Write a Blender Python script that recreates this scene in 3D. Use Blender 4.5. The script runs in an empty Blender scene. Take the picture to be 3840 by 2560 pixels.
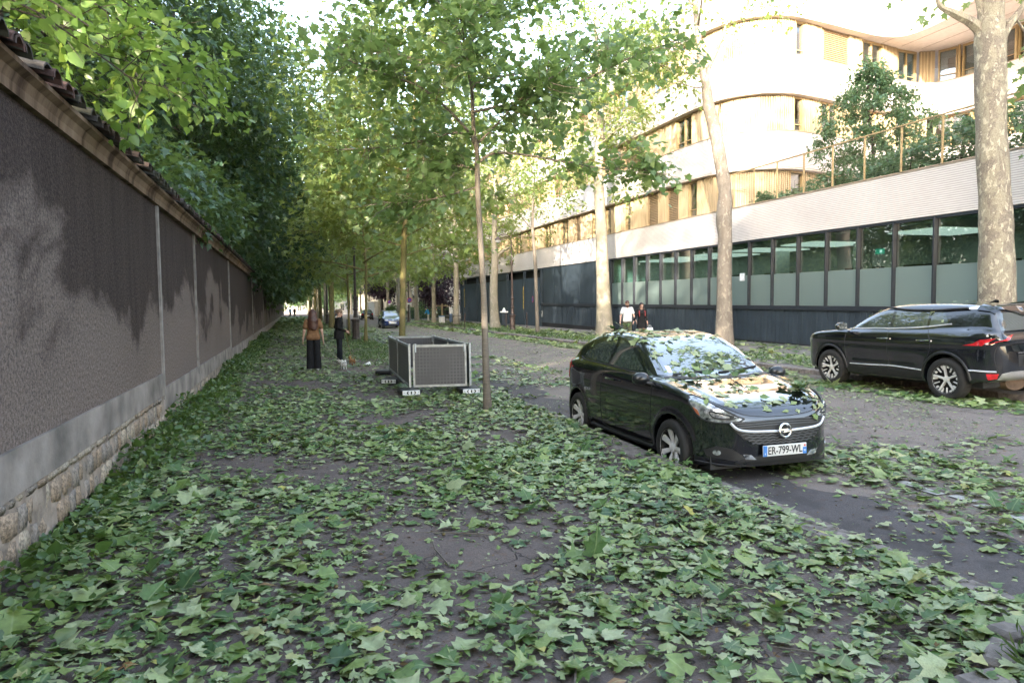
import bpy, bmesh, math, random
import numpy as np
from mathutils import Vector, Matrix, Quaternion
from mathutils.bvhtree import BVHTree
from mathutils.geometry import delaunay_2d_cdt
random.seed(7); RNG = np.random.default_rng(11)
S = bpy.context.scene
COL = S.collection
# ------------------------------------------------------------------ camera
R_CAM = ((0.95316716, 0.02894581, -0.30105565), (-0.30212991, 0.04577726, -0.95216698), (-0.01377974, 0.99853221, 0.05237878))
cam_d = bpy.data.cameras.new('camera'); cam_d.sensor_width = 36.0; cam_d.lens = 24.375
cam_d.clip_start = 0.05; cam_d.clip_end = 3000
cam_o = bpy.data.objects.new('camera', cam_d); COL.objects.link(cam_o)
cam_o.matrix_world = Matrix.Translation((0, 0, 1.766)) @ Matrix(R_CAM).to_4x4()
S.camera = cam_o
# ------------------------------------------------------------------ sky, sun, exposure
SUN_TO = Vector((0.54, 0.84, 0)).normalized()          # horizontal direction the light travels
SUN_EL = math.radians(14.0)
W = bpy.data.worlds.new('World'); S.world = W; W.use_nodes = True
wn = W.node_tree; wn.nodes.clear()
wo = wn.nodes.new('ShaderNodeOutputWorld'); wb = wn.nodes.new('ShaderNodeBackground')
sk = wn.nodes.new('ShaderNodeTexSky'); sk.sky_type = 'NISHITA'; sk.sun_disc = False
sk.sun_elevation = SUN_EL
sk.sun_rotation = math.atan2(-SUN_TO.x, -SUN_TO.y)     # azimuth of the sun, clockwise from +Y
sk.altitude = 60; sk.air_density = 1.0; sk.dust_density = 2.6; sk.ozone_density = 1.0
wb.inputs['Strength'].default_value = 0.15
hs = wn.nodes.new('ShaderNodeHueSaturation'); hs.inputs['Saturation'].default_value = 0.74   # thin evening haze pales the blue
wn.links.new(sk.outputs[0], hs.inputs['Color']); wn.links.new(hs.outputs[0], wb.inputs[0]); wn.links.new(wb.outputs[0], wo.inputs[0])
sd = bpy.data.lights.new('sun', 'SUN'); sd.energy = 2.0; sd.angle = math.radians(0.55); sd.color = (1.0, 0.88, 0.72)
so = bpy.data.objects.new('sun', sd); COL.objects.link(so)
dirv = Vector((SUN_TO.x*math.cos(SUN_EL), SUN_TO.y*math.cos(SUN_EL), -math.sin(SUN_EL)))
so.rotation_euler = dirv.to_track_quat('-Z', 'Y').to_euler(); so.location = (-30, -50, 30)
vs = S.view_settings; vs.view_transform = 'Standard'; vs.look = 'None'; vs.gamma = 1; vs.use_curve_mapping = False
vs.exposure = 3.6
try:
    S.cycles.use_denoising = True
    S.cycles.max_bounces = 8; S.cycles.diffuse_bounces = 4; S.cycles.glossy_bounces = 4
    S.cycles.transmission_bounces = 6; S.cycles.transparent_max_bounces = 12
    S.cycles.caustics_reflective = False; S.cycles.caustics_refractive = False
    S.cycles.sample_clamp_indirect = 8.0
except Exception: pass

# ------------------------------------------------------------------ helpers: objects
def tag(o, label=None, cat=None, group=None, kind=None):
    if label: o['label'] = label
    if cat: o['category'] = cat
    if group: o['group'] = group
    if kind: o['kind'] = kind
    return o
def empty(name, loc=(0, 0, 0), rz=0.0, label=None, cat=None, group=None):
    o = bpy.data.objects.new(name, None); COL.objects.link(o)
    o.location = loc; o.rotation_euler = (0, 0, rz); o.empty_display_size = 0.1
    return tag(o, label, cat, group)
def link(name, me, parent=None, loc=None, rot=None, scale=None):
    o = bpy.data.objects.new(name, me); COL.objects.link(o)
    if parent is not None: o.parent = parent
    if loc is not None: o.location = loc
    if rot is not None: o.rotation_euler = rot
    if scale is not None: o.scale = scale
    return o
def copy_tree(o, parent=None):
    c = o.copy(); COL.objects.link(c)
    if parent is not None: c.parent = parent
    for ch in list(o.children): copy_tree(ch, c)
    return c
def np_mesh(name, V, F, mat=None, smooth=True, attr=None, fmat=None):
    """V (n,3); F (m,k) array or a list of such arrays; attr = {name: per-vertex floats}"""
    me = bpy.data.meshes.new(name)
    V = np.asarray(V, dtype=np.float32)
    Fs = F if isinstance(F, list) and isinstance(F[0], np.ndarray) else [F]
    Fs = [np.asarray(f, dtype=np.int32) for f in Fs if len(f)]
    nl = sum(f.size for f in Fs); npoly = sum(len(f) for f in Fs)
    me.vertices.add(len(V)); me.vertices.foreach_set('co', V.ravel())
    me.loops.add(nl); me.loops.foreach_set('vertex_index', np.concatenate([f.ravel() for f in Fs]))
    st = []; p = 0
    for f in Fs:
        st.append(p + np.arange(len(f))*f.shape[1]); p += f.size
    me.polygons.add(npoly); me.polygons.foreach_set('loop_start', np.concatenate(st).astype(np.int32))
    if smooth: me.polygons.foreach_set('use_smooth', np.ones(npoly, dtype=bool))
    for m in (mat if isinstance(mat, (list, tuple)) else [mat]):
        if m is not None: me.materials.append(m)
    if fmat is not None: me.polygons.foreach_set('material_index', np.asarray(fmat, dtype=np.int32))
    for k, a in (attr or {}).items():
        at = me.attributes.new(k, 'FLOAT', 'POINT'); at.data.foreach_set('value', np.asarray(a, dtype=np.float32))
    me.update(calc_edges=True); me.validate()
    return me

class MB:
    """collects plain shapes and links them as ONE mesh object"""
    def __init__(s): s.V = []; s.F = []
    def add(s, V, F):
        b = len(s.V); s.V += [tuple(v) for v in V]; s.F += [tuple(i+b for i in f) for f in F]; return s
    def box(s, x0, x1, y0, y1, z0, z1, M=None, bev=0.0):
        if bev > 0:
            bm = bmesh.new(); bmesh.ops.create_cube(bm, size=1)
            for v in bm.verts: v.co = Vector(((x0+x1)/2+v.co.x*(x1-x0), (y0+y1)/2+v.co.y*(y1-y0), (z0+z1)/2+v.co.z*(z1-z0)))
            bmesh.ops.bevel(bm, geom=bm.edges[:], offset=bev, segments=1, affect='EDGES')
            bm.verts.index_update()
            V = [v.co.copy() for v in bm.verts]; F = [[v.index for v in f.verts] for f in bm.faces]; bm.free()
        else:
            V = [Vector(p) for p in ((x0,y0,z0),(x1,y0,z0),(x1,y1,z0),(x0,y1,z0),(x0,y0,z1),(x1,y0,z1),(x1,y1,z1),(x0,y1,z1))]
            F = [(0,3,2,1),(4,5,6,7),(0,1,5,4),(1,2,6,5),(2,3,7,6),(3,0,4,7)]
        if M is not None: V = [M @ v for v in V]
        return s.add(V, F)
    def tube(s, pts, rad, n=8, cap=True):
        pts = [Vector(p) for p in pts]
        rr = rad if isinstance(rad, (list, tuple)) else [rad]*len(pts)
        V, F = tube_arr(pts, rr, n); b = len(V)
        F = [tuple(f) for f in F]
        if cap: F += [tuple(range(n))[::-1], tuple(range(b-n, b))]
        return s.add(V, F)
    def lathe(s, prof, n=16, M=None, cap=True, star=0.0):
        V = []; F = []
        for r, z in prof:
            for i in range(n):
                a = 2*math.pi*i/n; q = r*(1-(star if i % 2 else 0)); v = Vector((q*math.cos(a), q*math.sin(a), z))
                V.append(M @ v if M is not None else v)
        for k in range(len(prof)-1):
            for i in range(n):
                j = (i+1) % n; F.append((k*n+i, k*n+j, (k+1)*n+j, (k+1)*n+i))
        if cap: F += [tuple(range(n))[::-1], tuple(range((len(prof)-1)*n, len(prof)*n))]
        return s.add(V, F)
    def prism(s, poly, y0, y1, M=None):
        """polygon in XZ swept along Y"""
        n = len(poly)
        V = [Vector((x, y0, z)) for x, z in poly] + [Vector((x, y1, z)) for x, z in poly]
        if M is not None: V = [M @ v for v in V]
        F = [tuple(range(n)), tuple(range(2*n-1, n-1, -1))] + [(i, i+n, (i+1) % n+n, (i+1) % n) for i in range(n)]
        return s.add(V, F)
    def mesh(s, name, mat, smooth=False):
        me = bpy.data.meshes.new(name); me.from_pydata([tuple(v) for v in s.V], [], s.F)
        for m in (mat if isinstance(mat, (list, tuple)) else [mat]): me.materials.append(m)
        bm = bmesh.new(); bm.from_mesh(me); bmesh.ops.recalc_face_normals(bm, faces=bm.faces[:]); bm.to_mesh(me); bm.free()
        if smooth:
            me.polygons.foreach_set('use_smooth', [True]*len(me.polygons))
            try: me.set_sharp_from_angle(angle=math.radians(40))
            except Exception: pass
        me.update(); return me
    def build(s, name, mat, parent=None, smooth=False, **k):
        return link(name, s.mesh(name, mat, smooth), parent, **k)

def tube_arr(pts, rr, n=8):
    V = []; F = []
    t0 = (pts[1]-pts[0]).normalized()
    u = t0.orthogonal().normalized()
    for i, p in enumerate(pts):
        if i == 0: t = t0
        elif i == len(pts)-1: t = (pts[i]-pts[i-1]).normalized()
        else: t = (pts[i+1]-pts[i-1]).normalized()
        u = (u - t*u.dot(t))
        u = u.normalized() if u.length > 1e-6 else t.orthogonal().normalized()
        w = t.cross(u)
        for k in range(n):
            a = 2*math.pi*k/n; V.append(p + (u*math.cos(a)+w*math.sin(a))*rr[i])
    for i in range(len(pts)-1):
        for k in range(n):
            j = (k+1) % n; F.append((i*n+k, i*n+j, (i+1)*n+j, (i+1)*n+k))
    return V, F
def spline(pts, m=6, closed=False):
    """Catmull-Rom through points (any dimension)"""
    P = np.array(pts, dtype=float); n = len(P); out = []
    rng = range(n) if closed else range(n-1)
    for i in rng:
        if closed: a, b, c, d = P[(i-1) % n], P[i], P[(i+1) % n], P[(i+2) % n]
        else: a, b, c, d = P[max(i-1, 0)], P[i], P[i+1], P[min(i+2, n-1)]
        for k in range(m):
            t = k/m
            out.append(0.5*((2*b)+(-a+c)*t+(2*a-5*b+4*c-d)*t*t+(-a+3*b-3*c+d)*t**3))
    if not closed: out.append(P[-1])
    return np.array(out)

# ------------------------------------------------------------------ helpers: signed-distance meshing
def surface_nets(val, lo, h):
    nx, ny, nz = val.shape
    s = val < 0
    acc = np.zeros((nx-1, ny-1, nz-1, 3), dtype=np.float32); cnt = np.zeros((nx-1, ny-1, nz-1), dtype=np.float32)
    quads = []
    for ax in range(3):
        a = [slice(None)]*3; b = [slice(None)]*3; a[ax] = slice(0, -1); b[ax] = slice(1, None)
        m = s[tuple(a)] != s[tuple(b)]
        idx = np.argwhere(m)
        if not len(idx): continue
        v0 = val[tuple(a)][m]; v1 = val[tuple(b)][m]; t = v0/(v0-v1)
        pos = idx.astype(np.float32); pos[:, ax] += t
        o1, o2 = [k for k in range(3) if k != ax]
        cells = []
        for d1, d2 in ((0, 0), (-1, 0), (-1, -1), (0, -1)):
            c = idx.copy(); c[:, o1] += d1; c[:, o2] += d2
            ok = np.all((c >= 0) & (c < np.array([nx-1, ny-1, nz-1])), axis=1)
            cc = c[ok]; np.add.at(acc, (cc[:, 0], cc[:, 1], cc[:, 2]), pos[ok]); np.add.at(cnt, (cc[:, 0], cc[:, 1], cc[:, 2]), 1)
            cells.append((c, ok))
        allok = cells[0][1] & cells[1][1] & cells[2][1] & cells[3][1]
        q = np.stack([(c[0][allok][:, 0]*(ny-1)+c[0][allok][:, 1])*(nz-1)+c[0][allok][:, 2] for c in cells], axis=1)
        flip = (v0[allok] < 0)
        if ax == 1: flip = ~flip
        q[~flip] = q[~flip][:, ::-1]
        quads.append(q)
    act = cnt > 0
    V = acc[act]/cnt[act][:, None]
    remap = -np.ones(act.size, dtype=np.int64); remap[np.flatnonzero(act.ravel())] = np.arange(len(V))
    Q = remap[np.concatenate(quads)]
    return V*h + np.array(lo), Q
def smin(a, b, k):
    hh = np.clip(0.5+0.5*(b-a)/k, 0, 1); return b*(1-hh)+a*hh-k*hh*(1-hh)
def smax(a, b, k): return -smin(-a, -b, k)
class Blob:
    """grid of smoothly joined tapered capsules / ellipsoids (each touches only its own box of the grid)"""
    def __init__(s, lo, hi, h):
        s.lo = np.array(lo, float); s.h = h
        s.n = np.ceil((np.array(hi)-s.lo)/h).astype(int)+1
        s.v = np.full(tuple(s.n), 0.5, dtype=np.float32)
    def _win(s, mn, mx):
        a = np.clip(np.floor((mn-s.lo)/s.h).astype(int), 0, s.n); b = np.clip(np.ceil((mx-s.lo)/s.h).astype(int)+1, 0, s.n)
        sl = tuple(slice(int(i), int(j)) for i, j in zip(a, b))
        ax = [s.lo[k]+s.h*np.arange(a[k], b[k]) for k in range(3)]
        return sl, np.meshgrid(*ax, indexing='ij')
    def _mix(s, sl, d, k, cut):
        c = s.v[sl]
        s.v[sl] = (smax(c, -d, k) if cut else smin(c, d, k)) if k > 0 else (np.maximum(c, -d) if cut else np.minimum(c, d))
    def cap(s, a, b, ra, rb=None, k=0.02, cut=False, flat=None):
        rb = ra if rb is None else rb
        a = np.array(a, float); b = np.array(b, float); m = max(ra, rb)+2*k+2*s.h
        sl, (X, Y, Z) = s._win(np.minimum(a, b)-m, np.maximum(a, b)+m)
        if X.size == 0: return s
        ab = b-a; L = max(ab@ab, 1e-9)
        t = np.clip(((X-a[0])*ab[0]+(Y-a[1])*ab[1]+(Z-a[2])*ab[2])/L, 0, 1)
        dx, dy, dz = X-a[0]-ab[0]*t, Y-a[1]-ab[1]*t, Z-a[2]-ab[2]*t
        if flat: dx, dy, dz = dx*flat[0], dy*flat[1], dz*flat[2]
        s._mix(sl, np.sqrt(dx*dx+dy*dy+dz*dz)-(ra+(rb-ra)*t), k, cut); return s
    def ell(s, c, r, k=0.02, cut=False, M=None):
        c = np.array(c, float); r = np.array(r, float); m = r.max()+2*k+2*s.h
        sl, (X, Y, Z) = s._win(c-m, c+m)
        if X.size == 0: return s
        P = np.stack([X-c[0], Y-c[1], Z-c[2]], -1)
        if M is not None: P = P @ np.array(M)
        q = np.linalg.norm(P/r, axis=-1); q2 = np.linalg.norm(P/(r*r), axis=-1)
        s._mix(sl, q*(q-1)/np.maximum(q2, 1e-6), k, cut); return s
    def plane(s, ax, val, side):
        sl = [slice(None)]*3
        g = s.lo[ax]+s.h*np.arange(s.n[ax]); d = (g-val)*side
        shp = [1, 1, 1]; shp[ax] = -1
        s.v = np.maximum(s.v, d.reshape(shp)).astype(np.float32); return s
    def mesh(s, name, mat, attr=None):
        s.v[[0, -1]] = np.maximum(s.v[[0, -1]], 1e-3); s.v[:, [0, -1]] = np.maximum(s.v[:, [0, -1]], 1e-3); s.v[:, :, [0, -1]] = np.maximum(s.v[:, :, [0, -1]], 1e-3)
        V, F = surface_nets(s.v, s.lo, s.h)
        return np_mesh(name, V, F, mat)
    def build(s, name, mat, parent=None): return link(name, s.mesh(name, mat), parent)

# ------------------------------------------------------------------ materials
def new_mat(name):
    m = bpy.data.materials.new(name); m.use_nodes = True
    nt = m.node_tree; b = nt.nodes['Principled BSDF']; return m, nt, b
def N(nt, t, **k):
    n = nt.nodes.new(t)
    for a, v in k.items(): setattr(n, a, v)
    return n
def coords(nt, scale=(1, 1, 1), kind='Object'):
    tc = N(nt, 'ShaderNodeTexCoord'); mp = N(nt, 'ShaderNodeMapping'); mp.inputs['Scale'].default_value = scale
    nt.links.new(tc.outputs[kind], mp.inputs[0]); return mp.outputs[0]
def noise(nt, co, scale, detail=4, rough=0.55, dist=0.0):
    n = N(nt, 'ShaderNodeTexNoise'); n.inputs['Scale'].default_value = scale; n.inputs['Detail'].default_value = detail
    n.inputs['Roughness'].default_value = rough; n.inputs['Distortion'].default_value = dist
    if co is not None: nt.links.new(co, n.inputs['Vector'])
    return n.outputs['Fac']
def ramp(nt, fac, stops, interp='LINEAR'):
    r = N(nt, 'ShaderNodeValToRGB'); cr = r.color_ramp; cr.interpolation = interp
    while len(cr.elements) < len(stops): cr.elements.new(0.5)
    for e, (p, c) in zip(cr.elements, stops): e.position = p; e.color = (*c, 1) if len(c) == 3 else c
    nt.links.new(fac, r.inputs[0]); return r.outputs[0]
def mixc(nt, fac, a, b, mode='MIX'):
    m = N(nt, 'ShaderNodeMix', data_type='RGBA', blend_type=mode)
    for sock, v in ((0, fac), (6, a), (7, b)):
        if isinstance(v, (int, float)): m.inputs[sock].default_value = v
        elif isinstance(v, tuple): m.inputs[sock].default_value = (*v, 1)
        else: nt.links.new(v, m.inputs[sock])
    return m.outputs[2]
def math_(nt, op, a, b=None, clamp=False):
    m = N(nt, 'ShaderNodeMath', operation=op); m.use_clamp = clamp
    for i, v in ((0, a), (1, b)):
        if v is None: continue
        if isinstance(v, (int, float)): m.inputs[i].default_value = v
        else: nt.links.new(v, m.inputs[i])
    return m.outputs[0]
def bump(nt, b, h, strength=0.3, dist=0.02):
    n = N(nt, 'ShaderNodeBump'); n.inputs['Strength'].default_value = strength; n.inputs['Distance'].default_value = dist
    nt.links.new(h, n.inputs['Height']); nt.links.new(n.outputs[0], b.inputs['Normal'])
def setp(b, col=None, rough=None, metal=None, spec=None, coat=None, trans=None, ior=None, alpha=None):
    for k, v in (('Base Color', (*col, 1) if col else None), ('Roughness', rough), ('Metallic', metal), ('Specular IOR Level', spec),
                 ('Coat Weight', coat), ('Transmission Weight', trans), ('IOR', ior), ('Alpha', alpha)):
        if v is not None: b.inputs[k].default_value = v
MATS = {}
def mat(name, col, rough=0.6, metal=0.0, spec=0.5, coat=0.0, var=0.12, scale=6.0, bumpy=0.0, bscale=60.0):
    """plain surface with a little procedural grain"""
    if name in MATS: return MATS[name]
    m, nt, b = new_mat(name); setp(b, rough=rough, metal=metal, spec=spec, coat=coat)
    co = coords(nt)
    f = noise(nt, co, scale, 5)
    lo = tuple(max(0, c*(1-var*1.6)) for c in col); hi = tuple(min(1, c*(1+var*1.6)) for c in col)
    nt.links.new(ramp(nt, f, [(0.3, lo), (0.7, hi)]), b.inputs['Base Color'])
    if bumpy > 0: bump(nt, b, noise(nt, co, bscale, 3), bumpy, 0.01)
    MATS[name] = m; return m
def emit_mat(name, col, st):
    m, nt, b = new_mat(name); setp(b, col=col); b.inputs['Emission Color'].default_value = (*col, 1); b.inputs['Emission Strength'].default_value = st; return m
# ------------------------------------------------------------------ surfaces of the street
def asphalt(name, base, crack=0.0, patch=0.25, warm=0.0):
    m, nt, b = new_mat(name); setp(b, rough=0.82, spec=0.3)
    co = coords(nt)
    big = noise(nt, co, 0.35, 6, 0.6, 0.4); mid = noise(nt, co, 3.0, 5); fine = noise(nt, co, 70, 4, 0.85); spot = noise(nt, co, 9, 4, .7)
    lo = tuple(c*(1-patch) for c in base); hi = tuple(c*(1+patch) for c in base)
    c = ramp(nt, big, [(0.32, lo), (0.68, hi)])
    c = mixc(nt, 0.35, c, ramp(nt, mid, [(0.3, lo), (0.72, (hi[0]*1.1, hi[1]*1.03, hi[2]))]))
    c = mixc(nt, 0.42, c, ramp(nt, fine, [(0.35, tuple(x*0.4 for x in base)), (0.62, tuple(x*1.9 for x in base))]))
    c = mixc(nt, ramp(nt, spot, [(.56, (0, 0, 0)), (.68, (.55,)*3)]), c, (base[0]*1.25, base[1]*.95, base[2]*.72))
    c = mixc(nt, ramp(nt, noise(nt, co, 1.3, 5, .7), [(.52, (0, 0, 0)), (.62, (.6,)*3)]), c, tuple(x*.55 for x in base))
    h = fine
    if crack > 0:
        v = N(nt, 'ShaderNodeTexVoronoi', feature='DISTANCE_TO_EDGE'); v.inputs['Scale'].default_value = 2.1
        d = N(nt, 'ShaderNodeVectorMath', operation='ADD'); nz = N(nt, 'ShaderNodeTexNoise'); nz.inputs['Scale'].default_value = 2.5; nz.inputs['Detail'].default_value = 5
        nt.links.new(co, nz.inputs['Vector']); sc = N(nt, 'ShaderNodeVectorMath', operation='SCALE'); sc.inputs['Scale'].default_value = 0.7
        nt.links.new(nz.outputs['Color'], sc.inputs[0]); nt.links.new(co, d.inputs[0]); nt.links.new(sc.outputs[0], d.inputs[1]); nt.links.new(d.outputs[0], v.inputs['Vector'])
        edge = ramp(nt, v.outputs['Distance'], [(0.0, (1, 1, 1)), (0.030, (0, 0, 0))])
        gate = ramp(nt, noise(nt, co, 0.8, 3), [(0.42, (0, 0, 0)), (0.52, (1, 1, 1))])
        e2 = mixc(nt, 1.0, edge, gate, 'MULTIPLY')
        c = mixc(nt, e2, c, tuple(x*0.25 for x in base))
        h = math_(nt, 'SUBTRACT', fine, e2)
    nt.links.new(c, b.inputs['Base Color'])
    bump(nt, b, h, 0.55, 0.012)
    return m
M_road = asphalt('road_asphalt', (0.158, 0.132, 0.116), patch=0.32)
M_pave = asphalt('pavement_asphalt', (0.110, 0.088, 0.080), crack=1.0, patch=0.35)
M_pave2 = asphalt('far_pavement_asphalt', (0.16, 0.15, 0.145), patch=0.35)
M_earth = mat('earth', (0.08, 0.065, 0.045), 0.95, var=0.3, bumpy=0.6, bscale=20)
M_kerb = mat('kerb_granite', (0.165, 0.142, 0.128), 0.85, var=0.28, scale=14, bumpy=0.5, bscale=90)
M_paint = mat('road_paint', (0.30, 0.29, 0.27), 0.8, var=0.25, scale=9)

tag(link('ground', np_mesh('ground', [(-900, -900, -0.12), (900, -900, -0.12), (900, 1500, -0.12), (-900, 1500, -0.12)], [[0, 1, 2, 3]], M_earth)), kind='structure')
def sheet(name, x0, x1, y0, y1, z, m, step=1.0, amp=0.012, kind='structure', camber=False):
    nx = max(2, int((x1-x0)/step)+1); ny = max(2, int((y1-y0)/step)+1)
    X, Y = np.meshgrid(np.linspace(x0, x1, nx), np.linspace(y0, y1, ny), indexing='ij')
    Z = z+amp*(np.sin(X*1.7+Y*0.6)*np.sin(Y*0.9-X*0.4))
    if camber: Z = Z-.068*np.clip(1-(X-3.6)/3.2, 0, 1)**2+.045*np.exp(-((X-9.5)/2.2)**2)
    V = np.stack([X.ravel(), Y.ravel(), Z.ravel()], 1)
    i = np.arange(nx*ny).reshape(nx, ny)
    F = np.stack([i[:-1, :-1].ravel(), i[1:, :-1].ravel(), i[1:, 1:].ravel(), i[:-1, 1:].ravel()], 1)
    return tag(link(name, np_mesh(name, V, F, m)), kind=kind)
road = sheet('road', 3.6, 12.0, -70, 260, -0.002, M_road, 0.7, 0.004, camber=True)
def road_z(x): return -.002-.068*np.clip(1-(np.asarray(x)-3.6)/3.2, 0, 1)**2+.045*np.exp(-((np.asarray(x)-9.5)/2.2)**2)
pave = sheet('pavement', -3.0, 3.46, -40, 200, 0.118, M_pave, 0.8, 0.006)
pavf = sheet('far_pavement', 12.08, 19.4, -40, 200, 0.118, M_pave2, 1.0, 0.006)
M_gutter = asphalt('gutter_asphalt', (0.074, 0.066, 0.066), crack=0, patch=.3)
gut = sheet('gutter', 3.76, 4.55, -40, 90, .004, M_gutter, .26, 0.0)
for v in gut.data.vertices: v.co.x += (.30+.16*math.sin(v.co.y*1.9)+.10*math.sin(v.co.y*5.3+1))*max(0, v.co.x-3.8)/.75; v.co.z = float(road_z(v.co.x))+.010
# worn white paint of the parking lane
pm = MB(); rr = random.Random(3)
for (x, y, l) in ((5.60, 3.4, 1.9), (5.78, 5.9, .55), (5.72, 8.2, .8), (5.75, 13.2, 1.6), (5.72, 17.5, 1.2), (5.7, 24, 1.6)):
    for k in range(7):
        a = x+rr.uniform(-.05, .05); c = y+l*k/7
        pm.box(a-.05, a+.05+rr.uniform(0, .03), c, c+l/7*rr.uniform(.5, .95), float(road_z(a))+.006, float(road_z(a))+.0085)
pm.build('parking_marking', M_paint, road)
# kerb stones
def kerb(name, x0, x1, ys, long_from, y_end):
    root = empty(name, (0, 0, 0)); tag(root, kind='structure')
    vs_ = []
    for q in range(5):
        b = MB(); b.box(x0, x1, 0.0, 0.985, -0.15, 0.128, bev=0.018)
        b.V = [(v[0]+rr.uniform(-.006, .006), v[1], v[2]+rr.uniform(-.006, .006)) for v in b.V]
        vs_.append(b.mesh('kerb_stone', M_kerb))
    y = ys; i = 0
    while y < long_from:
        link('kerb_stone', vs_[i % 5], root, loc=(rr.uniform(-.012, .012), y, rr.uniform(-.004, .006))); y += 1.0; i += 1
    b = MB()
    while y < y_end: b.box(x0, x1, y, y+2.97, -0.1, 0.127); y += 3.0
    tag(b.build('kerb_run', M_kerb, root), kind='stuff')
    b = MB(); b.box(x0, x1, -40, ys-.01, -0.1, .126); tag(b.build('kerb_run', M_kerb, root), kind='stuff')
    return root
kerb('kerb', 3.46, 3.75, 1.0, 46.0, 200)
kerb('far_kerb', 11.8, 12.08, 6.0, 52.0, 200)

# ------------------------------------------------------------------ the old garden wall on the left
def render_mat(name, dark, pale, level, pale_amt):
    m, nt, b = new_mat(name); setp(b, rough=0.95, spec=0.15)
    co = coords(nt); sep = N(nt, 'ShaderNodeSeparateXYZ'); nt.links.new(co, sep.inputs[0])
    st = noise(nt, coords(nt, (1, 3.2, 0.30)), 1.5, 5, 0.6)          # vertical rain streaks
    bl = noise(nt, coords(nt, (1, 0.7, 1.0)), 0.62, 5, 0.55, 0.25)
    gr = noise(nt, co, 34, 4, 0.85); gr2 = noise(nt, co, 24, 3, 0.6)
    h = math_(nt, 'SUBTRACT', level, sep.outputs['Z'])
    k = math_(nt, 'ADD', math_(nt, 'MULTIPLY', h, 1.0), math_(nt, 'MULTIPLY', math_(nt, 'SUBTRACT', bl, 0.5), 5.0))
    k = math_(nt, 'ADD', k, math_(nt, 'MULTIPLY', math_(nt, 'SUBTRACT', st, 0.5), 0.15))
    maskp = ramp(nt, k, [(0.0, (0, 0, 0)), (0.30, (pale_amt*.85,)*3), (1.0, (pale_amt,)*3)])
    c = ramp(nt, st, [(0.3, tuple(x*0.78 for x in dark)), (0.7, tuple(x*1.18 for x in dark))])
    c = mixc(nt, maskp, c, pale)
    c = mixc(nt, 0.6, c, mixc(nt, 1.0, c, ramp(nt, gr, [(0.36, (.12, .12, .12)), (0.64, (2.1, 2.0, 1.95))]), 'MULTIPLY'))
    nt.links.new(c, b.inputs['Base Color'])
    bump(nt, b, math_(nt, 'ADD', gr, gr2), 0.9, 0.02)
    return m
M_render = render_mat('wall_render', (0.060, 0.047, 0.043), (0.190, 0.158, 0.143), 1.9, 0.92)
M_render2 = render_mat('wall_render_far', (0.056, 0.045, 0.040), (0.18, 0.15, 0.135), 1.4, 0.7)
M_plinth = mat('plinth_cement', (0.225, 0.197, 0.180), 0.92, var=0.30, scale=2.2, bumpy=0.35, bscale=40)
M_mortar = mat('rubble_mortar', (0.25, 0.205, 0.17), 0.95, var=0.35, scale=5, bumpy=0.9, bscale=18)
M_rubble = [mat('rubble_stone_%s' % n, c, 0.95, var=0.4, scale=7, bumpy=0.9, bscale=14) for n, c in (('pale', (0.31, 0.26, 0.20)), ('grey', (0.22, 0.19, 0.165)), ('buff', (0.27, 0.205, 0.15)))]
M_joint = mat('wall_joint', (0.25, 0.225, 0.21), 0.9, var=0.15, scale=8, bumpy=.3)
def cornice_mat():
    m, nt, b = new_mat('cornice_plaster'); setp(b, rough=0.95, spec=.15)
    co = coords(nt); st = noise(nt, coords(nt, (1, 2.6, 0.3)), 1.6, 4, .6)
    c = ramp(nt, st, [(0.36, (0.06, 0.038, 0.026)), (0.50, (0.17, 0.118, 0.080)), (0.75, (0.235, 0.17, 0.12))])
    nt.links.new(c, b.inputs['Base Color']); bump(nt, b, noise(nt, co, 30, 4), .4, .01); return m
M_cornice = cornice_mat()
M_tile = [mat('tile_%s' % n, c, 0.9, var=0.5, scale=11, bumpy=.5, bscale=30) for n, c in (('red', (0.065, 0.032, 0.025)), ('brown', (0.045, 0.028, 0.023)), ('mossy', (0.035, 0.032, 0.020)), ('grey', (0.045, 0.038, 0.034)))]

wall = empty('garden_wall', (-1.75, 10, 0.12)); tag(wall, 'long dark rendered garden wall with stone base and tiled coping beside the pavement', 'wall')
WX = -1.75
def wl(x, y, z): return (x-WX, y-10, z-0.12)
brk = [(-14.0, 10.62, .885, 0, M_render), (10.70, 22.15, .66, -.03, M_render), (22.23, 34.75, .57, -.03, M_render2), (34.83, 48, .56, -.03, M_render2), (48.08, 70, .55, -.03, M_render2), (70.1, 170, .5, -.03, M_render2)]
def wbox(name, x0, x1, y0, y1, z0, z1, m):
    b = MB(); b.box(x0-WX, x1-WX, y0-10, y1-10, z0-.12, z1-.12); return b.build(name, m, wall)
for y0, y1, pz, dx, m in brk:
    wbox('render_panel', WX-.35, WX+dx, y0, y1, pz, 3.20, m)
    wbox('plinth_band', WX-.35, WX+dx+.025, y0, y1, pz-.30, pz-.002, M_plinth)
    wbox('rubble_base', WX-.35, WX+dx+.012, y0, y1, -.05, pz-.302, M_mortar)
for y in (10.66, 14.62, 22.19, 34.79, 48.04):
    wbox('joint_strip', WX-.3, WX+(.03 if y < 11 else .006), y-.045 if y != 14.62 else y-.025, y+.045 if y != 14.62 else y+.025, .52, 3.195, M_joint)
# coved cornice
b = MB(); cz = [(WX-.02, 3.2), (WX+.045, 3.205), (WX+.05, 3.27), (WX+.075, 3.33), (WX+.12, 3.365), (WX+.12, 3.40), (WX-.45, 3.44), (WX-.45, 3.2)]
b.prism([(x-WX, z-.12) for x, z in cz], -14-10, 160); b.build('cornice', M_cornice, wall)
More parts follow.
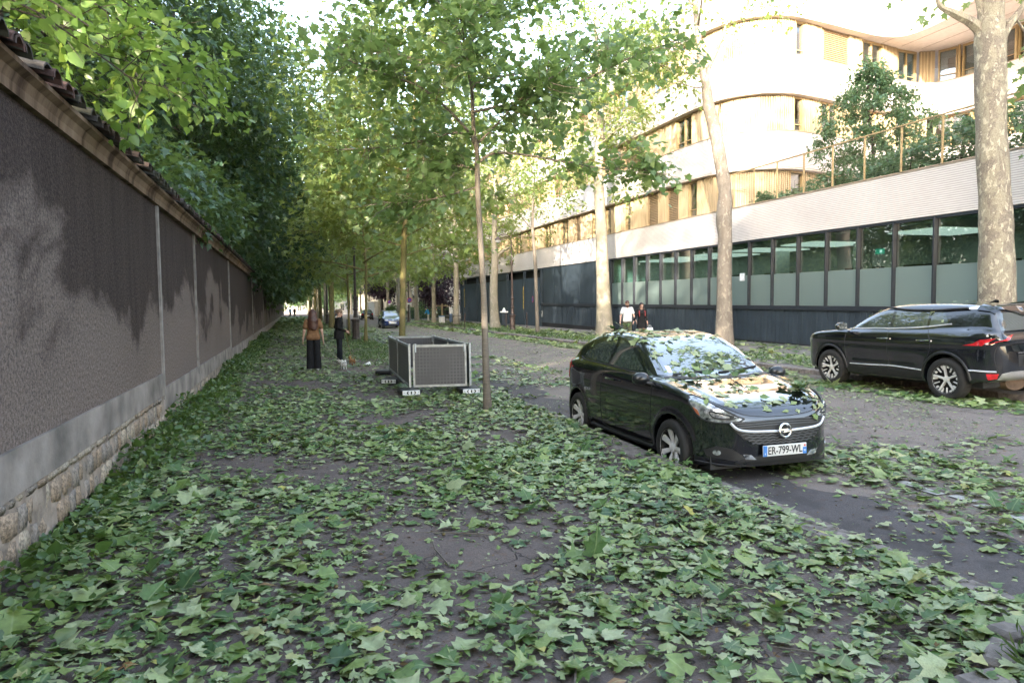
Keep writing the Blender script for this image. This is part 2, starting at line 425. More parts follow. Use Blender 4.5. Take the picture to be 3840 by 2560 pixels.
# canal tiles of the coping
def tile_mesh(i, m):
    V = []; F = []; n = 7; q = random.Random(i)
    for a in range(3):                       # three sections down the slope
        t = a/2; x = -.30+.50*t; z = 3.53-.115*t+q.uniform(-.006, .006); r = .085+.018*t
        for s_, rr_ in ((0, r), (1, r-.018)):
            for k in range(n):
                an = math.pi*k/(n-1); V.append((x+q.uniform(-.004, .004), -math.cos(an)*rr_, z-.12+math.sin(an)*rr_*.82-.02))
    st = 2*n
    for a in range(2):
        for k in range(n-1):
            F.append((a*st+k, a*st+k+1, (a+1)*st+k+1, (a+1)*st+k)); F.append((a*st+n+k+1, a*st+n+k, (a+1)*st+n+k, (a+1)*st+n+k+1))
    for k in range(n-1): F.append((2*st+k, 2*st+k+1, 2*st+n+k+1, 2*st+n+k))
    me = bpy.data.meshes.new('tile'); me.from_pydata(V, [], F); me.materials.append(m); return me
tms = [tile_mesh(i, M_tile[i % 4]) for i in range(12)]
y = 3.2; q = random.Random(5)
while y < 30:
    link('tile', tms[q.choice([0, 1, 1, 2, 2, 3, 4, 5, 6, 7, 9, 10, 11, 2, 6])], wall, loc=(q.uniform(-.015, .02), y-10, q.uniform(-.012, .012)), rot=(q.uniform(-.05, .05), 0, q.uniform(-.06, .06))); y += .193
fb = MB(); me0 = tms[1]
while y < 150:
    fb.add([Vector((v.co.x, v.co.y+y-10, v.co.z)) for v in me0.vertices], [tuple(p.vertices) for p in me0.polygons]); y += .2
y = -12
while y < 3.1:
    fb.add([Vector((v.co.x, v.co.y+y-10, v.co.z)) for v in me0.vertices], [tuple(p.vertices) for p in me0.polygons]); y += .2
tag(fb.build('tile_run', M_tile[1], wall), kind='stuff')
b = MB(); b.box(-.5, -.05, -24, 160, 3.28, 3.36); b.build('coping_bed', M_mortar, wall)
# rubble stones of the base
def stone_mesh(i):
    bm = bmesh.new(); bmesh.ops.create_cube(bm, size=1); bmesh.ops.subdivide_edges(bm, edges=bm.edges[:], cuts=1, use_grid_fill=True)
    q = random.Random(40+i)
    for v in bm.verts:
        c = v.co; l = c.length; v.co = c*(.5/max(l, .001))*.22+c*.78
        v.co += Vector((q.uniform(-.05, .05), q.uniform(-.09, .09), q.uniform(-.09, .09)))
    me = bpy.data.meshes.new('stone'); bm.to_mesh(me); bm.free(); me.materials.append(M_rubble[i % 3])
    me.polygons.foreach_set('use_smooth', [True]*len(me.polygons)); return me
sms = [stone_mesh(i) for i in range(9)]
for y0, y1, top, dx in ((3.4, 10.5, .585, 0.), (10.8, 16.0, .36, -.03)):
    z = .14
    while z < top-.06:
        h = q.uniform(.13, .2); y = y0+q.uniform(0, .1)
        if z+h > top+.03: h = top-z
        while y < y1-.1:
            w = q.uniform(.10, .27)
            if q.random() < .95:
                link('stone', sms[q.randrange(9)], wall, loc=(dx+q.uniform(-.060, -.042), y+w/2-10, z+h/2-.12), rot=(q.uniform(-.1, .1), 0, q.uniform(-.06, .06)), scale=(.15, w*.98, h*1.02))
            y += w+q.uniform(.0, .03)
        z += h+.012
# ------------------------------------------------------------------ the curved office building on the right
BX, BY = 18.0, 25.0
bld = empty('office_building', (BX, BY, .0092*BY)); bld.rotation_euler = (.0092, 0, 0)
tag(bld, 'curved white brick office building with timber battens above a dark glazed ground floor', 'building')
def bl(x, y, z): return Vector((x-BX, y-BY, z))
def brick_mat(z_off=0.0):
    m, nt, b = new_mat('white_brick'); setp(b, rough=.75, spec=.35)
    co = coords(nt, (1, 1, 1)); f = noise(nt, coords(nt, (3, 3, 15)), 1.4, 3); g = noise(nt, co, .5, 4)
    c = mixc(nt, .5, ramp(nt, f, [(.3, (.52, .48, .46)), (.7, (.64, .60, .585))]), ramp(nt, g, [(.3, (.52, .485, .475)), (.7, (.64, .60, .59))]))
    sp = N(nt, 'ShaderNodeSeparateXYZ'); nt.links.new(coords(nt), sp.inputs[0])
    zz = math_(nt, 'ADD', math_(nt, 'FRACT', math_(nt, 'DIVIDE', math_(nt, 'SUBTRACT', sp.outputs['Z'], z_off), .0635)), 0.0)
    jt = ramp(nt, zz, [(0.0, (.50, .47, .46)), (.20, (.50, .47, .46)), (.25, (1, 1, 1))]); c = mixc(nt, 1.0, c, jt, 'MULTIPLY')
    nt.links.new(c, b.inputs['Base Color']); return m
M_brick = brick_mat()
M_bz = {z: brick_mat(z) for z in (4.07, 7.33, 10.55, 13.8)}
def wood_mat(name, a, c2):
    m, nt, b = new_mat(name); setp(b, rough=.6, spec=.35)
    f = noise(nt, coords(nt, (7, 7, .5)), 2.0, 4); nt.links.new(ramp(nt, f, [(.3, a), (.7, c2)]), b.inputs['Base Color']); return m
M_wood = wood_mat('timber_batten', (.36, .275, .17), (.47, .375, .25))
M_woodb = wood_mat('timber_backing', (.26, .195, .115), (.34, .265, .165))
M_louv = wood_mat('louvre', (.25, .18, .11), (.34, .25, .15))
M_frame = mat('ochre_frame', (.34, .245, .125), .5, var=.1)
M_soffit = mat('soffit', (.58, .52, .48), .8, var=.05)
M_cope = mat('band_coping', (.28, .22, .16), .5, var=.15)
M_dark = mat('dark_cladding', (.030, .042, .056), .42, spec=.4, var=.12, scale=2)
M_dark2 = mat('dark_gate', (.034, .052, .072), .5, spec=.4, var=.10, scale=2)
M_mull = mat('mullion_metal', (.020, .024, .032), .4, spec=.5, var=.1)
M_black = mat('black_void', (.008, .008, .010), .7, var=.05)
def glass_mat(name, tint, refl=.12, rough=.0):
    m = bpy.data.materials.new(name); m.use_nodes = True; nt = m.node_tree; nt.nodes.clear()
    o = N(nt, 'ShaderNodeOutputMaterial'); t = N(nt, 'ShaderNodeBsdfTransparent'); g = N(nt, 'ShaderNodeBsdfGlossy'); mx = N(nt, 'ShaderNodeMixShader')
    t.inputs[0].default_value = (*tint, 1); g.inputs['Roughness'].default_value = rough; g.inputs[0].default_value = (.95, .97, 1, 1)
    lw = N(nt, 'ShaderNodeFresnel'); lw.inputs['IOR'].default_value = 1.55
    f = math_(nt, 'ADD', math_(nt, 'MULTIPLY', lw.outputs[0], 1.3), refl-.06, True)
    ge = N(nt, 'ShaderNodeNewGeometry'); f = math_(nt, 'MULTIPLY', f, math_(nt, 'SUBTRACT', 1.0, ge.outputs['Backfacing']))
    nt.links.new(f, mx.inputs[0]); nt.links.new(t.outputs[0], mx.inputs[1]); nt.links.new(g.outputs[0], mx.inputs[2]); nt.links.new(mx.outputs[0], o.inputs[0]); return m
M_clear = glass_mat('clear_glass', (.52, .64, .62), .18)
m, nt, b = new_mat('frosted_glass'); setp(b, (.195, .255, .248), rough=.38, spec=.5, coat=.8); b.inputs['Coat Roughness'].default_value = .06
tr = N(nt, 'ShaderNodeBsdfTranslucent'); tr.inputs[0].default_value = (.45, .55, .53, 1); mx = N(nt, 'ShaderNodeMixShader'); mx.inputs[0].default_value = .35
nt.links.new(b.outputs[0], mx.inputs[1]); nt.links.new(tr.outputs[0], mx.inputs[2]); nt.links.new(mx.outputs[0], nt.nodes['Material Output'].inputs[0]); M_frost = m
M_win = mat('window_pane', (.035, .040, .040), .05, spec=.9, coat=.6, var=.2, scale=1)
M_winb = mat('window_room', (.25, .21, .17), .7, var=.3, scale=.7)

PATH = [(18.05, 76.0), (18.05, 31), (18.08, 29), (18.25, 27.6), (18.75, 26.5), (19.6, 25.75), (20.7, 25.4), (21.8, 25.5), (23.5, 25.85), (27, 26.6), (29.2, 27.0), (30.2, 26.85), (30.7, 26.1), (30.85, 24.8), (31.0, 10), (31, -5)]
def hermite(pts, m=8):
    P = np.array(pts, float); n = len(P); out = []
    for i in range(n-1):
        b_, c_ = P[i], P[i+1]
        if i == 0 or i >= n-2:
            out += [b_+(c_-b_)*k/m for k in range(m)]; continue
        a_, d_ = P[i-1], P[i+2]; L = np.linalg.norm(c_-b_)
        t1 = (c_-a_)/np.linalg.norm(c_-a_); t2 = (d_-b_)/np.linalg.norm(d_-b_)
        for k in range(m):
            t = k/m; out.append((2*t**3-3*t*t+1)*b_+(t**3-2*t*t+t)*L*t1+(-2*t**3+3*t*t)*c_+(t**3-t*t)*L*t2)
    out.append(P[-1]); return np.array(out)
class Run:
    """a plan line with an outward side (right hand of travel)"""
    def __init__(s, pts, m=8):
        s.Q = hermite(pts, m); s.S = np.concatenate([[0], np.cumsum(np.linalg.norm(np.diff(s.Q, axis=0), axis=1))])
        T = np.gradient(s.Q, axis=0); T /= np.linalg.norm(T, axis=1)[:, None]; s.N = np.stack([T[:, 1], -T[:, 0]], 1)
    def at(s, d, off=0.0):
        x = np.interp(d, s.S, s.Q[:, 0]); y = np.interp(d, s.S, s.Q[:, 1]); nx = np.interp(d, s.S, s.N[:, 0]); ny = np.interp(d, s.S, s.N[:, 1])
        l = math.hypot(nx, ny); return (x+nx/l*off, y+ny/l*off), (nx/l, ny/l)
    def stations(s, s0, s1, step=3.0):
        a = [d for d in s.S if s0 < d < s1]; c = list(np.arange(s0, s1, step))+[s1]
        r = sorted(set([round(d, 3) for d in a+c])); o = [r[0]]
        for d in r[1:]:
            if d-o[-1] > .02: o.append(d)
        return o
    def sweep(s, prof, s0, s1, closed=True, step=3.0):
        """prof = [(offset outward, z)]"""
        st = s.stations(s0, s1, step); V = []; F = []; n = len(prof)
        for d in st:
            for o, z in prof:
                (x, y), _ = s.at(d, o); V.append(bl(x, y, z))
        for i in range(len(st)-1):
            for k in range(n if closed else n-1):
                j = (k+1) % n; F.append((i*n+k, i*n+j, (i+1)*n+j, (i+1)*n+k))
        if closed: F += [tuple(range(n))[::-1], tuple(range((len(st)-1)*n, len(st)*n))]
        return V, F
run = Run(PATH); LEN = run.S[-1]
def band_prof(z0, z1, back=.36):
    ch = .0635; p = [(-back, z0)]; z = z0
    while z < z1-.02:
        e = min(z+ch, z1); p += [(-.012, z), (-.012, z+.011), (0, z+.012), (0, e-.001)]; z = e
    return p+[(0, z1), (-back, z1)]
def add_sweep(name, r, prof, s0, s1, m, **k):
    b = MB(); b.add(*r.sweep(prof, s0, s1, **k)); return b.build(name, m, bld)
RUN1 = Run([(18.05, 76.0), (18.05, 40), (18.05, 20), (18.05, 0), (18.05, -6)], 2)
add_sweep('brick_band', RUN1, band_prof(4.07, 5.50), 0, RUN1.S[-1], M_bz[4.07])
add_sweep('band_coping', RUN1, [(-.4, 5.502), (.03, 5.502), (.03, 5.545), (-.4, 5.545)], 0, RUN1.S[-1], M_cope)
for z0, z1 in ((7.33, 8.87), (10.55, 12.08)):
    add_sweep('brick_band', run, band_prof(z0, z1), 0, LEN, M_bz[z0])
    add_sweep('band_coping', run, [(-.4, z1+.002), (.03, z1+.002), (.03, z1+.04), (-.4, z1+.04)], 0, LEN, M_cope)
    add_sweep('soffit', run, [(-.9, z0-.055), (-.03, z0-.055), (-.03, z0-.002), (-.9, z0-.002)], 0, LEN, M_soffit)
# top band with its deep overhang round the inner corner
P4 = PATH[:8]+[(23.4, 25.75), (25.1, 26.05), (26.5, 26.2), (27.4, 25.9), (27.65, 24.9), (27.5, 23.7), (26.9, 22), (26.3, 19), (26.2, 10), (26.2, -5)]
run4 = Run(P4)
add_sweep('brick_band', run4, band_prof(13.8, 15.5), 0, run4.S[-1], M_bz[13.8])
b = MB(); st4 = run4.stations(0, run4.S[-1]); V = []
for d in st4:
    (x, y), _ = run4.at(d, -.03); V.append((x, y))
far = [(33, -5), (33, 30), (22, 30), (22, 76)]
poly = V+far; n = len(poly)
b.add([bl(x, y, 13.74) for x, y in poly]+[bl(x, y, 13.795) for x, y in poly], [tuple(range(n)), tuple(range(2*n-1, n-1, -1))]+[(i, (i+1) % n, (i+1) % n+n, i+n) for i in range(n)])
b.build('soffit', M_soffit, bld)
b = MB(); b.add([bl(x, y, 15.3) for x, y in poly]+[bl(x, y, 15.42) for x, y in poly], [tuple(range(n)), tuple(range(2*n-1, n-1, -1))]+[(i, (i+1) % n, (i+1) % n+n, i+n) for i in range(n)])
b.build('roof', M_soffit, bld)
b = MB()
for k in range(4):                                   # joints of the soffit boards
    b.box(27.2-BX+k*1.25, 27.215-BX+k*1.25, 5-BY, 27-BY, 13.728, 13.739)
b.build('soffit_joint', M_cope, bld)

# floors between the bands
FLOORS = [
 (5.55, 7.275, [(0, 'wood'), (5.5, 'win'), (8.27, 'wood'), (9.71, 'win'), (11.04, 'wood'), (14.4, 'win'), (15.6, 'wood'), (18.88, 'win'), (20.82, 'wood'), (22.26, 'win'), (23.57, 'wood'), (26.17, 'win'), (27.69, 'wood'), (29.69, 'win'), (31.11, 'wood'), (32.35, 'louvre'), (33.26, 'wood'), (35.1, 'win'), (36.31, 'wood'), (37.0, 'win'), (37.82, 'wood'), (39.68, 'win'), (40.34, 'wood'), (42.33, 'louvre'), (43.44, 'wood'), (44.37, 'louvre'), (45.45, 'wood'), (46.32, 'win'), (47.06, 'wood'), (52.32, 'win'), (53.17, 'wood'), (54.8, 'win'), (56.2, 'wood'), (57.4, 'win'), (58.5, 'wood'), (59.6, 'win'), (60.6, 'wood'), (61.6, 'win'), (63.2, 'frame'), (63.3, 'win'), (65.2, 'frame'), (65.3, 'win'), (67.3, 'wood'), (70, 'win'), (72, 'wood')]),
 (8.91, 10.495, [(0, 'wood'), (4, 'win'), (5.3, 'wood'), (9, 'win'), (10.2, 'wood'), (13, 'louvre'), (14.3, 'wood'), (17, 'win'), (18.4, 'wood'), (21.5, 'win'), (22.8, 'wood'), (25, 'win'), (26.16, 'wood'), (28.42, 'louvre'), (30.05, 'wood'), (32.62, 'win'), (33.56, 'wood'), (36.6, 'win'), (37.6, 'wood'), (39.6, 'louvre'), (41.79, 'wood'), (45.21, 'win'), (46.6, 'wood'), (52.51, 'win'), (53.08, 'wood'), (54.29, 'win'), (55.51, 'wood'), (57.28, 'win'), (58.33, 'wood'), (59.89, 'win'), (60.91, 'wood'), (61.59, 'win'), (63.2, 'frame'), (63.3, 'win'), (65, 'frame'), (65.1, 'win'), (67, 'wood'), (70, 'win'), (72, 'wood')]),
 (12.12, 13.735, [(0, 'wood'), (5, 'win'), (6.5, 'wood'), (12, 'win'), (13.5, 'wood'), (19, 'win'), (20.5, 'wood'), (26, 'win'), (27.4, 'wood'), (33, 'louvre'), (34.5, 'wood'), (38.5, 'win'), (40, 'wood'), (42.6, 'win'), (44.4, 'wood'), (52.56, 'win'), (53.11, 'wood'), (54.37, 'louvre'), (56.22, 'wood'), (57.22, 'win'), (58.75, 'wood'), (59.98, 'win'), (61.28, 'wood'), (61.79, 'win'), (62.61, 'frame'), (62.70, 'win'), (63.48, 'frame'), (63.58, 'win'), (65.2, 'frame'), (65.3, 'win'), (67.5, 'wood'), (72, 'win'), (74, 'wood')])]
q = random.Random(9)
for fz0, fz1, segs in FLOORS:
    for i, (s0, ty) in enumerate(segs):
        s1 = segs[i+1][0] if i+1 < len(segs) else LEN
        if ty == 'wood':
            V, F = run.sweep([(-.42, fz0), (-.37, fz0), (-.37, fz1), (-.42, fz1)], s0, s1)
            p = MB().add(V, F).build('batten_panel', M_woodb, bld)
            b = MB(); d = s0+.04
            while d < s1-.04:
                (x, y), (nx, ny) = run.at(d, -.349); M = Matrix.Translation(bl(x, y, 0)) @ Matrix.Rotation(math.atan2(ny, nx), 4, 'Z')
                w = .028+q.uniform(-.006, .006); b.box(-.019, .024+q.uniform(0, .016), -w, w, fz0+.004, fz1-.004, M); d += .118
            tag(b.build('batten', M_wood, p), kind='stuff')
        elif ty == 'frame':
            (x, y), (nx, ny) = run.at((s0+s1)/2, -.34); M = Matrix.Translation(bl(x, y, 0)) @ Matrix.Rotation(math.atan2(ny, nx), 4, 'Z')
            MB().box(-.05, .06, -.05, .05, fz0, fz1, M).build('window_post', M_frame, bld)
        else:
            d = (s0+s1)/2; w = s1-s0; (x, y), (nx, ny) = run.at(d, -.52); a = math.atan2(ny, nx)
            root = empty('window', bl(x, y, (fz0+fz1)/2), a); root.parent = bld; h = (fz1-fz0)/2-.004; hw = w/2-.004
            b = MB()
            if ty == 'louvre':
                b.box(.02, .17, -hw, -hw+.05, -h, h); b.box(.02, .17, hw-.05, hw, -h, h)
                b.box(.02, .03, -hw+.05, hw-.05, -h, h); b.build('shutter_frame', M_louv, root)
                b = MB(); zz = -h+.03
                while zz < h-.02: b.box(.08, .14, -hw+.052, hw-.052, zz, zz+.045, Matrix.Translation((.1, 0, zz)) @ Matrix.Rotation(-.5, 4, 'Y') @ Matrix.Translation((-.1, 0, -zz))); zz += .085
                tag(b.build('shutter_slat', M_louv, root), kind='stuff')
            else:
                for y0, y1 in ((-hw, -hw+.06), (hw-.06, hw)): b.box(.0, .16, y0, y1, -h, h)
                b.box(.0, .15, -hw+.06, hw-.06, h-.09, h); b.box(0, .15, -hw+.06, hw-.06, -h, -h+.06)
                if w > 1.05: b.box(.02, .13, -.03, .03, -h+.06, h-.09)
                b.box(.10, .13, -hw+.06, hw-.06, -h+.36, -h+.39)
                b.build('window_frame', M_frame, root)
                MB().box(.03, .045, -hw+.05, hw-.05, -h+.05, h-.08).build('pane', M_clear, root)
                MB().box(-1.6, -1.55, -hw, hw, -h, h).build('room_wall', M_winb, root)
# core so that no light leaks through between floors
core = Run([(18.05, 76.0)]+PATH[1:-1]+[(31, -5)])
for z in (5.45, 8.80, 12.0):
    V = [core.at(d, -.42)[0] for d in core.stations(0, core.S[-1])]; poly = V+[(38, -5), (38, 80), (24, 80)]; n = len(poly)
    b = MB(); b.add([bl(x, y, z) for x, y in poly]+[bl(x, y, z+.04) for x, y in poly], [tuple(range(n)), tuple(range(2*n-1, n-1, -1))]+[(i, (i+1) % n, (i+1) % n+n, i+n) for i in range(n)]); b.build('floor_slab', M_soffit, bld)
def bbox(name, x0, x1, y0, y1, z0, z1, m, par=None):
    b = MB(); b.box(x0-BX, x1-BX, y0-BY, y1-BY, z0, z1); return b.build(name, m, par or bld)
bbox('end_wall', 18.06, 38, 75.9, 76.2, -.6, 15.4, M_brick)
bbox('core_wall', 34, 34.3, -5, 76, -.4, 15.3, M_winb)
bbox('core_wall', 22.5, 22.8, 31, 76, 5.5, 15.3, M_winb)
# terrace over the ground floor
bbox('terrace_deck', 18.42, 31.4, -6, 27.0, 5.30, 5.44, M_soffit)
# ground floor: glazing
mull = [37.59-1.45*i for i in range(0, 26)]
for y in mull: bbox('mullion', 18.03, 18.22, y-.022, y+.022, 1.40, 4.05, M_mull)
bbox('sill_beam', 17.94, 18.25, -2, 49.35, 1.24, 1.40, M_mull)
bbox('head_beam', 18.08, 18.3, -2, 76, 3.99, 4.068, M_mull)
M_cl = [M_clear]
for i in range(len(mull)-1):
    y0, y1 = mull[i+1]+.03, mull[i]-.03
    bbox('clear_pane', 18.16, 18.175, y0, y1, 2.63, 3.985, M_clear)
    bbox('frosted_pane', 18.155, 18.18, y0, y1, 1.405, 2.625, M_frost)
y = 49.3
for i in range(22):                                     # dado panels under the glass
    bbox('dado_panel', 18.02, 18.2, y-2.32, y-.012, -.3, 1.235, M_dark); y -= 2.33
y = 49.3
for i in range(5): bbox('cladding_panel', 18.06, 18.2, y-2.32, y-.012, 1.405, 3.985, M_dark); y -= 2.33
bbox('skirting', 17.98, 18.1, -2, 49.3, -.3, -.02, M_black)
b = MB()
for k in range(190): b.box(17.995-BX, 18.019-BX, 49.25-k*.25-BY, 49.28-k*.25-BY, .0, 1.23)
tag(b.build('cladding_rib', M_dark, bld), kind='stuff')
# gates
gy = [75.8, 73.9, 68.6, 63.3, 58.3, 53.62, 49.55]
for i in range(6):
    g = bbox('gate_leaf', 18.05, 18.14, gy[i+1]+.03, gy[i]-.03, -.55 if i < 3 else -.35, 3.38 if i else 3.3, M_dark2)
    b = MB(); k = gy[i+1]+.2
    while k < gy[i]-.1: b.box(18.035-BX, 18.049-BX, k-BY, k+.03-BY, -.3, 3.3); k += .3
    tag(b.build('gate_rib', M_dark2, g), kind='stuff')
for y in gy: bbox('gate_post', 17.98, 18.2, y-.05, y+.05, -.6, 4.0, M_dark)
bbox('gate_void', 18.6, 18.7, 49.5, 76, 3.0, 4.0, M_black); bbox('gate_void', 18.6, 18.7, 49.5, 76, -.6, 3.0, M_black)
bbox('transom_panel', 18.1, 18.2, 58.35, 64, 3.45, 3.98, M_dark)
M_yel = mat('yellow_strip', (.42, .30, .06), .5, var=.2)
bbox('warning_strip', 17.955, 17.979, 73.86, 73.98, .9, 2.9, M_yel); bbox('warning_strip', 17.955, 17.979, 53.56, 53.68, .95, 2.75, M_yel)
sgn = empty('no_entry_sticker', bl(18.03, 51.5, 1.72)); sgn.parent = bld
b = MB(); b.lathe([(.17, 0), (.17, .01)], 20, Matrix.Rotation(-math.pi/2, 4, 'Y') @ Matrix.Scale(1.5, 4, (1, 0, 0))); b.build('sign_face', mat('sign_red', (.45, .06, .12), .4), sgn)
b = MB(); b.lathe([(.11, 0), (.11, .014)], 20, Matrix.Rotation(-math.pi/2, 4, 'Y') @ Matrix.Scale(1.5, 4, (1, 0, 0))); b.build('sign_disc', mat('sign_blue', (.05, .08, .35), .4), sgn)
ic = empty('intercom', bl(17.96, 49.2, .62)); ic.parent = bld
MB().box(-.05, .05, -.09, .09, -.22, .22, bev=.015).build('intercom_box', mat('steel_grey', (.32, .33, .33), .4, metal=.5), ic)
MB().box(-.056, -.051, -.05, .05, .02, .16).build('intercom_panel', M_black, ic)
# room behind the glass
M_room = mat('room_wall', (.74, .78, .74), .8, var=.05); M_ceil = mat('room_ceiling', (.6, .6, .57), .8, var=.05)
bbox('room_back', 23.5, 23.7, -4, 38, -.1, 4.0, M_room); bbox('room_floor', 18.2, 23.6, -4, 38, 1.0, 1.1, M_winb)
bbox('room_ceiling', 18.3, 23.6, -4, 38, 3.90, 3.98, M_ceil); bbox('room_end', 18.3, 23.6, 37.7, 37.9, 1, 3.98, M_room)
bbox('room_end', 18.3, 23.6, -4.3, -4.05, 1, 3.98, M_room)
for y in (8.0, 13.2, 17.0, 20.9, 24.0, 29.5, 33.5): bbox('wall_board', 23.42, 23.48, y-1.1, y+1.0, 1.95, 2.95, mat('board', (.03, .04, .04), .4))
for y in (11.3, 15.6, 22.4, 27.2, 31.6): bbox('room_column', 21.6, 22.1, y-.22, y+.22, 1.1, 3.9, M_room)
M_lampon = emit_mat('tube_lamp', (1.0, .97, .90), .13)
for y in (8, 13, 18, 23.5, 27, 30.5, 33.5, 36): bbox('ceiling_lamp', 19.6, 22.4, y-1.0, y+1.0, 3.84, 3.87, M_lampon)
ex = bbox('exit_sign', 20.9, 20.94, 20.42, 20.82, 3.28, 3.48, emit_mat('exit_green', (.05, .40, .26), .12))
bbox('exit_arrow', 20.885, 20.899, 20.5, 20.6, 3.33, 3.43, emit_mat('exit_white', (.8, 1, .9), .2), bld)
nt_ = bbox('notice', 18.13, 18.152, 24.9, 25.22, 2.42, 2.74, mat('paper', (.7, .72, .72), .7)); 

# terrace fence
fen = empty('terrace_fence', (18.0, 20, 5.55+.0092*20)); fen.rotation_euler = (.0092, 0, 0)
tag(fen, 'ochre post and wire fence along the roof terrace edge', 'fence')
fy = [26.6, 25.4, 24.1, 22.7, 21.23, 19.81, 18.4, 16.96, 15.54, 14.1, 12.7, 11.3]
for y in fy: MB().box(-.02, .03, y-20-.022, y-20+.022, -.02, 1.36).build('post', M_frame, fen)
MB().box(-.025, .035, -10, 6.7, 1.362, 1.40).build('rail', M_frame, fen)
b = MB()
for k in range(17):
    z = .06+k*.078; b.box(.008, .0135, -10, 6.6, z, z+.0055)
tag(b.build('wire', mat('wire_steel', (.20, .18, .13), .5, metal=.3), fen), kind='stuff')
# ------------------------------------------------------------------ vegetation
def leaf_mat(name, stops, trans=.35, tcol=(.22, .30, .05), rough=.36, spec=.65, vein=False):
    m, nt, b = new_mat(name); setp(b, rough=rough, spec=spec)
    at = N(nt, 'ShaderNodeAttribute'); at.attribute_name = 'rnd'
    c = ramp(nt, at.outputs['Fac'], stops)
    if vein:
        am = N(nt, 'ShaderNodeAttribute'); am.attribute_name = 'mid'; c = mixc(nt, ramp(nt, am.outputs['Fac'], [(0, (.55,)*3), (.035, (0, 0, 0))]), c, (.30, .36, .17))
        c = mixc(nt, .5, c, mixc(nt, 1.0, c, ramp(nt, noise(nt, coords(nt), 22, 4, .7), [(.35, (.55, .5, .45)), (.65, (1.35, 1.35, 1.3))]), 'MULTIPLY'))
    nt.links.new(c, b.inputs['Base Color'])
    t = N(nt, 'ShaderNodeBsdfTranslucent'); nt.links.new(mixc(nt, .55, c, tcol), t.inputs[0])
    mx = N(nt, 'ShaderNodeMixShader'); mx.inputs[0].default_value = trans
    nt.links.new(b.outputs[0], mx.inputs[1]); nt.links.new(t.outputs[0], mx.inputs[2]); nt.links.new(mx.outputs[0], nt.nodes['Material Output'].inputs[0])
    return m
LM_plane = leaf_mat('plane_leaf', [(0, (.06, .115, .040)), (.4, (.10, .175, .065)), (.75, (.15, .23, .10)), (1, (.22, .28, .13))], .5, (.38, .50, .12))
LM_plane2 = leaf_mat('plane_leaf_light', [(0, (.08, .13, .04)), (.5, (.13, .20, .06)), (1, (.23, .28, .10))], .5, (.46, .48, .08))
LM_linden = leaf_mat('linden_leaf', [(0, (.07, .14, .035)), (.5, (.125, .23, .055)), (1, (.24, .33, .11))], .48, (.38, .50, .07))
LM_dark = leaf_mat('dark_leaf', [(0, (.014, .038, .022)), (.6, (.028, .068, .035)), (1, (.054, .105, .048))], .32, (.20, .26, .04), .5, .4)
LM_mid = leaf_mat('mid_leaf', [(0, (.032, .075, .036)), (.6, (.058, .125, .056)), (1, (.10, .18, .075))], .4, (.30, .36, .05))
LM_purple = leaf_mat('purple_leaf', [(0, (.020, .012, .022)), (.6, (.045, .025, .042)), (1, (.09, .05, .07))], .25, (.16, .05, .07))
LM_terr = leaf_mat('terrace_leaf', [(0, (.04, .09, .05)), (.6, (.08, .155, .08)), (1, (.16, .24, .13))], .4, (.28, .38, .12))
LM_fallen = leaf_mat('fallen_leaf', [(0, (.040, .090, .036)), (.28, (.078, .150, .034)), (.46, (.142, .22, .056)), (.62, (.22, .29, .09)), (.74, (.27, .325, .17)), (.90, (.35, .40, .225)), (.97, (.40, .36, .07)), (1, (.24, .13, .05))], .18, (.25, .32, .08), .42, .5, True)
LM_debris = leaf_mat('debris', [(0, (.03, .018, .012)), (.5, (.075, .045, .025)), (.8, (.14, .09, .04)), (1, (.22, .16, .08))], .1, (.2, .12, .05), .8, .2)
LM_weed = leaf_mat('weed_leaf', [(0, (.03, .07, .015)), (.5, (.06, .12, .028)), (1, (.12, .18, .05))], .3, (.22, .32, .05))
def bark_plane(name, base, pale, olive, scale=5.0):
    m, nt, b = new_mat(name); setp(b, rough=.9, spec=.2)
    co = coords(nt, (1, 1, .55)); v = N(nt, 'ShaderNodeTexVoronoi'); v.inputs['Scale'].default_value = scale*2.6; nt.links.new(co, v.inputs['Vector'])
    f = noise(nt, co, scale, 4, .6, .6); g = noise(nt, co, scale*2.2, 3, .6, .4); fine = noise(nt, co, 60, 3)
    c = mixc(nt, ramp(nt, f, [(.45, (0, 0, 0)), (.52, (1, 1, 1))]), base, olive)
    c = mixc(nt, ramp(nt, g, [(.57, (0, 0, 0)), (.62, (1, 1, 1))]), c, pale)
    c = mixc(nt, .25, c, ramp(nt, fine, [(.35, tuple(x*.3 for x in base)), (.65, pale)]))
    nt.links.new(c, b.inputs['Base Color']); bump(nt, b, math_(nt, 'ADD', g, fine), .6, .02); return m
BK_mottle = bark_plane('plane_bark', (.165, .135, .11), (.44, .39, .29), (.25, .22, .16))
BK_rough = bark_plane('plane_bark_rough', (.175, .145, .12), (.34, .30, .24), (.225, .19, .155), 4)
BK_pale = bark_plane('plane_bark_pale', (.27, .235, .185), (.36, .32, .25), (.24, .215, .155), 2.5)
BK_green = bark_plane('mossy_bark', (.155, .125, .06), (.22, .18, .08), (.13, .12, .045), 2)
def bark_young():
    m, nt, b = new_mat('young_bark'); setp(b, rough=.9, spec=.2)
    f = noise(nt, coords(nt, (1, 1, 9)), 9, 4, .6); g = noise(nt, coords(nt), 3, 3)
    c = mixc(nt, .5, ramp(nt, f, [(.3, (.10, .083, .068)), (.7, (.21, .185, .155))]), ramp(nt, g, [(.3, (.125, .105, .082)), (.7, (.185, .16, .13))]))
    nt.links.new(c, b.inputs['Base Color']); bump(nt, b, f, .5, .01); return m
BK_young = bark_young()
BK_dark = mat('dark_bark', (.045, .036, .03), .95, var=.35, scale=8, bumpy=.6, bscale=30)

